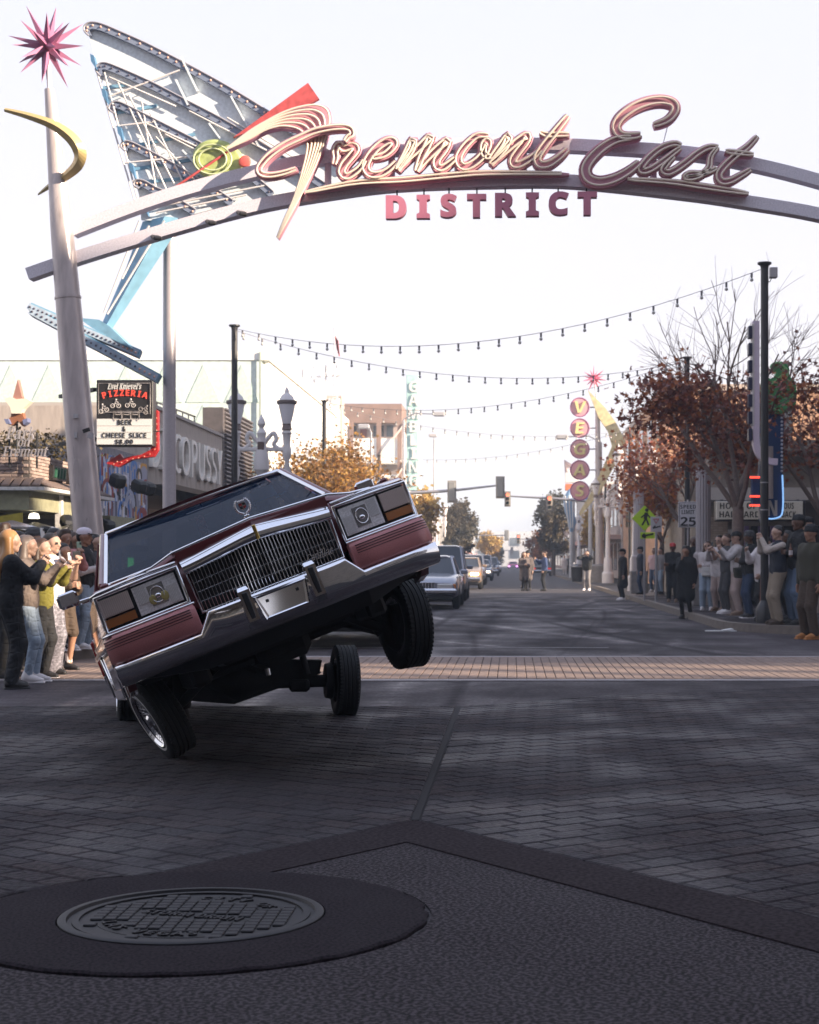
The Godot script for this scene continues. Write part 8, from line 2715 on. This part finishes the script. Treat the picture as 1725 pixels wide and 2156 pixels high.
	if o.has("bag"):
		var bg := thing("bag", o.bag[0], "bag", "", Vector3.ZERO)
		bg.transform = t.transform * Transform3D(Basis(), o.bag[2])
		var sz: Vector3 = o.bag[3]
		put(bg, "bag_body", sh().box(Vector3.ZERO, sz, 0.035), o.bag[1])
		put(bg, "strap", sh().tube([Vector3(sz.x * 0.4, sz.y * 0.5, 0), Vector3(sz.x * 0.2, sz.y * 0.5 + 0.2, -0.02), Vector3(-sz.x * 0.2, sz.y * 0.5 + 0.2, -0.02), Vector3(-sz.x * 0.4, sz.y * 0.5, 0)], 0.01, 5), o.bag[1])
		put(bg, "flap", sh().box(Vector3(0, sz.y * 0.25, sz.z * 0.5), Vector3(sz.x * 0.96, sz.y * 0.45, 0.012), 0.004), o.bag[1])
	return t


func px(x: float, d: float) -> float:
	return (x - VPX) * d / FL


const FOLD := {"relief": "folds", "depth": 2.2}


func people() -> void:
	templates()
	var black := mat(0.012, 0.012, 0.014, 0.85, 0.0, "cloth", 6.0, FOLD)
	var navy := mat(0.02, 0.024, 0.04, 0.85, 0.0, "cloth", 6.0, FOLD)
	var white := mat(0.66, 0.6, 0.6, 0.85, 0.0, "cloth", 6.0, FOLD)
	var grey := mat(0.24, 0.22, 0.22, 0.85, 0.0, "cloth", 6.0, FOLD)
	var dgrey := mat(0.06, 0.058, 0.062, 0.85, 0.0, "cloth", 6.0, FOLD)
	var jean := mat(0.09, 0.13, 0.2, 0.85, 0.0, "cloth", 6.0, FOLD)
	var pale_jean := mat(0.3, 0.37, 0.46, 0.85, 0.0, "cloth", 6.0, FOLD)
	var dark_jean := mat(0.03, 0.05, 0.1, 0.85, 0.0, "cloth", 6.0, FOLD)
	var khaki := mat(0.3, 0.24, 0.18, 0.85, 0.0, "cloth", 6.0, FOLD)
	var beige := mat(0.42, 0.32, 0.29, 0.85, 0.0, "cloth", 6.0, FOLD)
	var brown := mat(0.07, 0.045, 0.03, 0.85, 0.0, "cloth", 6.0, FOLD)
	var olive := mat(0.05, 0.045, 0.028, 0.85, 0.0, "leafy", 3.0)
	var mustard := mat(0.17, 0.15, 0.02, 0.85, 0.0, "cloth", 6.0, FOLD)
	var pink := mat(0.55, 0.24, 0.24, 0.85, 0.0, "cloth", 6.0, FOLD)
	var taupe := mat(0.17, 0.13, 0.11, 0.85, 0.0, "cloth", 6.0, FOLD)
	var plaid := mat(0.3, 0.24, 0.23, 0.9, 0.0, "cells", 3.0)
	var zebra := mat(0.55, 0.52, 0.6, 0.85, 0.0, "cells", 4.5)
	var shoe_w := mat(0.68, 0.64, 0.64, 0.6)
	var shoe_b := mat(0.02, 0.018, 0.018, 0.6)
	var shoe_t := mat(0.2, 0.13, 0.09, 0.7)
	var boot := mat(0.42, 0.17, 0.05, 0.7)
	var h_black := mat(0.014, 0.011, 0.01, 0.5, 0.0, "cloth", 5.0)
	var h_brown := mat(0.055, 0.027, 0.015, 0.5, 0.0, "cloth", 5.0)
	var h_blond := mat(0.4, 0.2, 0.07, 0.45, 0.0, "cloth", 5.0)
	var h_grey := mat(0.16, 0.12, 0.1, 0.5, 0.0, "cloth", 5.0)
	var red := mat(0.4, 0.03, 0.03, 0.7)
	var case_w := mat(0.7, 0.68, 0.66, 0.4)
	var case_b := mat(0.02, 0.02, 0.022, 0.3)
	var L := "spectators at the left kerb"
	var R := "spectators along the right kerb"
	var G := func(o: Dictionary) -> void: person(o)
	# ---- left crowd
	for o in [
		{"label": "woman with long blond hair in black seen from behind at the left edge", "x": px(20, 16.2), "d": 16.2, "base": 0.0, "h": 1.56, "yaw": 118, "arms": "phone", "top": ["jacket", black], "legs": ["wide", black], "shoes": shoe_b, "hair": ["long", h_blond], "build": 1.05},
		{"label": "woman in taupe sweater and pale jeans raising a white phone", "x": px(58, 17.0), "d": 17.0, "base": 0.0, "h": 1.52, "yaw": 95, "arms": "phone", "top": ["sweater", taupe], "legs": ["slim", pale_jean], "shoes": shoe_w, "hair": ["long", h_grey], "phone": ["white phone raised by the woman in the taupe sweater", case_w]},
		{"label": "woman with long brown hair, mustard sweater and black trousers", "x": px(86, 17.5), "d": 17.5, "base": 0.0, "h": 1.5, "yaw": 80, "arms": "phone", "top": ["sweater", mustard], "legs": ["jeans", black], "shoes": shoe_b, "sole": shoe_w, "hair": ["long", h_brown], "phone": ["silver phone held by the woman in the mustard sweater", case_w]},
		{"label": "person in flared black and white patterned trousers and pale top", "x": px(106, 18.0), "d": 18.0, "base": 0.0, "h": 1.56, "yaw": 70, "arms": "phone", "top": ["tee", white], "legs": ["flare", zebra], "shoes": shoe_b, "hair": ["short", h_black], "glasses": true, "phone": ["black phone held sideways in front of the patterned trousers wearer", case_b, true]},
		{"label": "person in dark brown hoodie and shorts with white socks", "x": px(132, 18.8), "d": 18.8, "base": 0.0, "h": 1.46, "yaw": 60, "arms": "chest", "top": ["hoodie", brown], "legs": ["shorts", brown], "shoes": shoe_b, "socks": shoe_w, "hair": ["short", h_black], "skin": M.skin_tan},
		{"label": "woman in pink sweater with short curly hair and flower headband", "x": px(138, 20.4), "d": 20.4, "h": 1.5, "yaw": 45, "arms": "phone", "top": ["sweater", pink], "legs": ["jeans", dark_jean], "shoes": shoe_w, "hair": ["curly", h_brown], "skin": M.skin_tan, "phone": ["green phone raised by the woman in the pink sweater", mat(0.25, 0.35, 0.25, 0.4)]},
		{"label": "man in white cap with dark brim, black vest and baggy jeans", "x": px(176, 20.8), "d": 20.8, "h": 1.52, "yaw": 82, "arms": "chest", "top": ["vest", black, white], "legs": ["wide", pale_jean], "shoes": shoe_w, "hair": ["short", h_black], "hat": ["cap", mat(0.62, 0.56, 0.62, 0.7), "front", black], "skin": M.skin_tan},
		{"label": "woman with long dark hair half hidden behind the car's left pillar", "x": px(199, 21.5), "d": 21.5, "h": 1.46, "yaw": 70, "arms": "chest", "top": ["jacket", dgrey], "legs": ["jeans", black], "shoes": shoe_b, "hair": ["long", h_black]},
		{"label": "curly haired man at the left edge behind the blond woman", "x": px(4, 17.6), "d": 17.6, "base": 0.0, "h": 1.66, "yaw": 80, "arms": "chest", "top": ["jacket", dgrey], "legs": ["jeans", black], "shoes": shoe_b, "hair": ["curly", h_brown]},
		{"label": "dark haired man reaching a white phone above the crowd", "x": px(38, 19.0), "d": 19.0, "base": 0.0, "h": 1.6, "yaw": 70, "arms": "reach", "top": ["jacket", black], "legs": ["jeans", black], "shoes": shoe_b, "hair": ["short", h_black], "phone": ["white phone lifted highest over the left crowd", case_w]},
		{"label": "man in dark grey beanie in the middle of the left crowd", "x": px(68, 19.8), "d": 19.8, "h": 1.5, "yaw": 80, "arms": "down", "top": ["hoodie", dgrey], "legs": ["jeans", black], "shoes": shoe_b, "hair": ["short", h_black], "hat": ["beanie", dgrey]},
		{"label": "black haired man looking right between the mustard and pink sweaters", "x": px(116, 20.6), "d": 20.6, "h": 1.52, "yaw": 75, "arms": "down", "top": ["jacket", black], "legs": ["jeans", dark_jean], "shoes": shoe_b, "hair": ["short", h_black], "skin": M.skin_tan},
		{"label": "person in black jacket at the very left edge in front of the hedge", "x": px(-6, 18.4), "d": 18.4, "base": 0.0, "h": 1.6, "yaw": 85, "arms": "down", "top": ["jacket", black], "legs": ["jeans", black], "shoes": shoe_b, "hair": ["short", h_brown]},
		{"label": "woman in dark coat behind the woman in the taupe sweater", "x": px(47, 20.2), "d": 20.2, "h": 1.46, "yaw": 75, "arms": "pocket", "top": ["coat", dgrey], "legs": ["jeans", black], "shoes": shoe_b, "hair": ["long", h_black]},
		{"label": "man in navy jacket behind the flared patterned trousers", "x": px(95, 21.2), "d": 21.2, "h": 1.54, "yaw": 80, "arms": "chest", "top": ["jacket", navy], "legs": ["jeans", black], "shoes": shoe_b, "hair": ["short", h_black], "hat": ["cap", black]},
		{"label": "dark haired woman behind the pink sweater", "x": px(152, 22.4), "d": 22.4, "h": 1.5, "yaw": 70, "arms": "down", "top": ["jacket", black], "legs": ["jeans", black], "shoes": shoe_b, "hair": ["long", h_brown], "skin": M.skin_tan},
	]:
		o.merge({"group": L, "cell": 0.022})
		G.call(o)
	# ---- right crowd
	for o in [
		{"label": "woman in white sweater with folded arms and pale jeans", "x": px(1489, 37.6), "d": 37.6, "h": 1.58, "yaw": -15, "arms": "crossed", "top": ["sweater", white], "legs": ["wide", pale_jean], "shoes": shoe_w, "hair": ["long", h_brown], "glasses": true, "bag": ["white handbag hanging in front of the woman with folded arms", case_w, Vector3(0.05, 0.98, 0.2), Vector3(0.34, 0.24, 0.1)]},
		{"label": "dark haired woman in white top and beige trousers", "x": px(1514, 37.0), "d": 37.0, "h": 1.7, "yaw": -40, "arms": "phone", "top": ["long", white], "legs": ["jeans", beige], "shoes": shoe_t, "hair": ["long", h_black], "glasses": true},
		{"label": "brown haired man in grey shirt filming with a phone", "x": px(1532, 35.0), "d": 35.0, "h": 1.7, "yaw": -70, "arms": "phone", "top": ["tee", dgrey], "legs": ["jeans", dgrey], "shoes": shoe_w, "hair": ["short", h_brown], "phone": ["black phone held by the man in the grey shirt", case_b]},
		{"label": "man in black cap and pale grey sweatshirt", "x": px(1553, 34.0), "d": 34.0, "h": 1.72, "yaw": -80, "arms": "phone", "top": ["sweater", mat(0.5, 0.46, 0.46, 0.85, 0.0, "cloth", 6.0, FOLD)], "legs": ["jeans", beige], "shoes": shoe_t, "hair": ["short", h_brown], "hat": ["cap", black]},
		{"label": "man in black beanie and dark jacket over blue jeans", "x": px(1579, 32.3), "d": 32.3, "h": 1.7, "yaw": -75, "arms": "chest", "top": ["jacket", black], "legs": ["jeans", dark_jean], "shoes": shoe_b, "sole": shoe_w, "hair": ["short", h_black], "hat": ["beanie", dgrey], "skin": M.skin_dark, "bag": ["olive shoulder bag at the hip of the man in the black beanie", olive, Vector3(-0.22, 0.92, 0.12), Vector3(0.12, 0.22, 0.26)]},
		{"label": "person in grey knit cap and long white tunic leaning on a cane", "x": px(1606, 31.0), "d": 31.0, "h": 1.64, "yaw": -70, "arms": "cane", "top": ["long", white], "legs": ["jeans", black], "shoes": shoe_b, "hair": ["short", h_grey], "hat": ["beanie", mat(0.3, 0.28, 0.31, 0.85, 0.0, "cells", 6.0)], "phone": ["blue lit phone raised by the person in the grey knit cap", case_b]},
		{"label": "man in navy vest with cream sleeves and khaki trousers", "x": px(1638, 29.0), "d": 29.0, "h": 1.74, "yaw": -78, "arms": "phone_up", "top": ["vest", navy, mat(0.5, 0.43, 0.38, 0.85, 0.0, "cloth", 6.0, FOLD)], "legs": ["wide", khaki], "shoes": brown, "hair": ["short", h_black], "build": 1.1},
		{"label": "tall man in black hoodie and blue jeans holding a bottle", "x": px(1681, 28.9), "d": 28.9, "h": 1.92, "yaw": -70, "arms": "chest", "top": ["hoodie", black], "legs": ["wide", jean], "shoes": shoe_b, "hair": ["short", h_black], "hat": ["cap", black, "back"], "skin": M.skin_dark, "build": 1.15},
		{"label": "man in dark camouflage jacket and tan boots at the right edge", "x": px(1709, 26.6), "d": 26.6, "base": 0.0, "h": 1.84, "yaw": -60, "arms": "down", "top": ["jacket", olive], "legs": ["wide", brown], "shoes": boot, "hair": ["short", h_black], "hat": ["beanie", black], "skin": M.skin_tan, "build": 1.15},
		{"label": "man with sunglasses just behind the navy vest", "x": px(1617, 31.8), "d": 31.8, "h": 1.58, "yaw": -60, "arms": "down", "top": ["jacket", black], "legs": ["jeans", black], "shoes": shoe_b, "hair": ["short", h_black], "glasses": true},
		{"label": "tall dark figure behind the man in the black hoodie", "x": px(1702, 31.0), "d": 31.0, "h": 1.94, "yaw": -60, "arms": "down", "top": ["jacket", black], "legs": ["jeans", black], "shoes": shoe_b, "hair": ["short", h_black], "hat": ["cap", black]},
		{"label": "man in black between the navy vest and the tall hoodie", "x": px(1659, 31.4), "d": 31.4, "h": 1.7, "yaw": -70, "arms": "pocket", "top": ["hoodie", black], "legs": ["jeans", black], "shoes": shoe_b, "hair": ["short", h_black], "skin": M.skin_dark},
		{"label": "person in long black coat and white scarf, hand raised to the mouth", "x": px(1444, 36.2), "d": 36.2, "base": 0.0, "h": 1.6, "yaw": -25, "arms": "mouth", "top": ["coat", black], "legs": ["slim", black], "shoes": shoe_b, "hair": ["curly", h_black], "skin": M.skin_tan},
		{"label": "tall dark coated man behind the white scarf", "x": px(1461, 42.0), "d": 42.0, "h": 1.74, "yaw": -20, "arms": "down", "top": ["coat", black], "legs": ["jeans", black], "shoes": shoe_b, "hair": ["short", h_grey], "skin": M.skin_dark},
		{"label": "man in red cap and black track suit with folded arms", "x": px(1416, 45.5), "d": 45.5, "h": 1.62, "yaw": -10, "arms": "crossed", "top": ["jacket", black], "legs": ["wide", black], "shoes": shoe_t, "hair": ["short", h_black], "hat": ["cap", red], "skin": M.skin_dark},
		{"label": "man in black coat and cap standing off the kerb", "x": px(1312, 54.0), "d": 54.0, "base": 0.0, "h": 1.68, "yaw": -75, "arms": "down", "top": ["coat", black], "legs": ["jeans", black], "shoes": shoe_w, "hair": ["short", h_black], "hat": ["cap", black]},
		{"label": "man in dark blue shirt and jeans left of the signs", "x": px(1350, 56.0), "d": 56.0, "h": 1.62, "yaw": -80, "arms": "down", "top": ["jacket", navy], "legs": ["jeans", dark_jean], "shoes": shoe_b, "hair": ["short", h_black], "hat": ["cap", black]},
		{"label": "person in pale pink shirt behind the sign poles", "x": px(1377, 61.0), "d": 61.0, "h": 1.62, "yaw": -30, "arms": "down", "top": ["tee", mat(0.6, 0.42, 0.43, 0.85)], "legs": ["jeans", jean], "shoes": shoe_w, "hair": ["short", h_brown]},
		{"label": "man in blue shirt half hidden by the brown post", "x": px(1391, 57.0), "d": 57.0, "h": 1.6, "yaw": -50, "arms": "down", "top": ["tee", grey], "legs": ["jeans", pale_jean], "shoes": shoe_b, "hair": ["short", h_black]},
	]:
		o.merge({"group": R, "cell": 0.028 if o.d < 40.0 else 0.034})
		G.call(o)
	# ---- in the road
	for o in [
		{"label": "woman in black and white plaid coat standing in the road", "x": px(1104, 72.0), "d": 72.0, "base": 0.0, "h": 1.7, "yaw": 20, "arms": "chest", "top": ["coat", plaid], "legs": ["slim", black], "shoes": shoe_b, "socks": shoe_w, "hair": ["long", h_brown]},
		{"label": "man in dark knit cap close behind the plaid coat", "x": px(1111, 73.0), "d": 73.0, "base": 0.0, "h": 1.74, "yaw": -10, "arms": "down", "top": ["coat", plaid], "legs": ["slim", black], "shoes": shoe_b, "hair": ["short", h_black], "hat": ["beanie", black]},
		{"label": "man in blue jacket in the road facing left", "x": px(1147, 71.5), "d": 71.5, "base": 0.0, "h": 1.72, "yaw": -85, "arms": "one", "top": ["jacket", mat(0.03, 0.05, 0.12, 0.85)], "legs": ["jeans", black], "shoes": shoe_b, "hair": ["short", h_brown]},
		{"label": "man in black hoodie raising both hands to his face", "x": px(1236, 72.5), "d": 72.5, "base": 0.0, "h": 1.76, "yaw": -20, "arms": "brow", "top": ["hoodie", black], "legs": ["jeans", grey], "shoes": shoe_w, "hair": ["short", h_black]},
		{"label": "person in white far down the right sidewalk", "x": px(1189, 150.0), "d": 150.0, "h": 1.7, "yaw": 0, "arms": "down", "top": ["long", white], "legs": ["wide", white], "shoes": shoe_w, "hair": ["short", h_brown]},
		{"label": "person in dark clothes far down the right sidewalk", "x": px(1198, 152.0), "d": 152.0, "h": 1.72, "yaw": 0, "arms": "down", "top": ["jacket", dgrey], "legs": ["jeans", black], "shoes": shoe_b, "hair": ["short", h_black]},
	]:
		o.merge({"cell": 0.036})
		G.call(o)
	# cane and bottle are held, so they are things of their own
	var cx := px(1601, 30.7)
	one("cane", "brown wooden cane held upright beside the navy vest", "cane", "", sh().tube([Vector3(0, 0, 0), Vector3(0.03, 0.85, -0.1)], 0.014, 8), mat(0.28, 0.09, 0.04, 0.5), Vector3(cx, SIDE, -30.7))
	var bt := one("bottle", "glass bottle with pale label in the tall man's hands", "bottle", "", sh().lathe([Vector2(0.0, -0.1), Vector2(0.034, -0.1), Vector2(0.034, 0.03), Vector2(0.014, 0.08), Vector2(0.014, 0.13), Vector2(0.0, 0.13)], 12), mat(0.12, 0.05, 0.03, 0.1), Vector3(px(1664, 28.7), 1.45, -28.65))
	put(bt, "paper_label", sh().lathe([Vector2(0.035, -0.07), Vector2(0.035, 0.01)], 12), white)
	# driver behind the windshield
	var dr := person({"label": "driver in a blue hat behind the lowrider windshield", "x": 0.0, "d": 0.0, "base": 0.0, "h": 1.6, "yaw": 0, "arms": "chest", "top": ["jacket", black], "legs": ["shorts", black], "shoes": shoe_b, "hair": ["short", h_black], "hat": ["brim", mat(0.03, 0.14, 0.38, 0.6)], "skin": M.skin_tan, "cell": 0.03, "seated": true})
	for part in dr.get_children():
		if part.name.begins_with("shoe") or part.name.begins_with("shorts"):
			part.free()
	var car: Node3D = get_node("lowrider_car")
	dr.transform = car.transform * Transform3D(Basis.from_scale(Vector3.ONE * 0.9), Vector3(0.56, -0.27, -1.85))
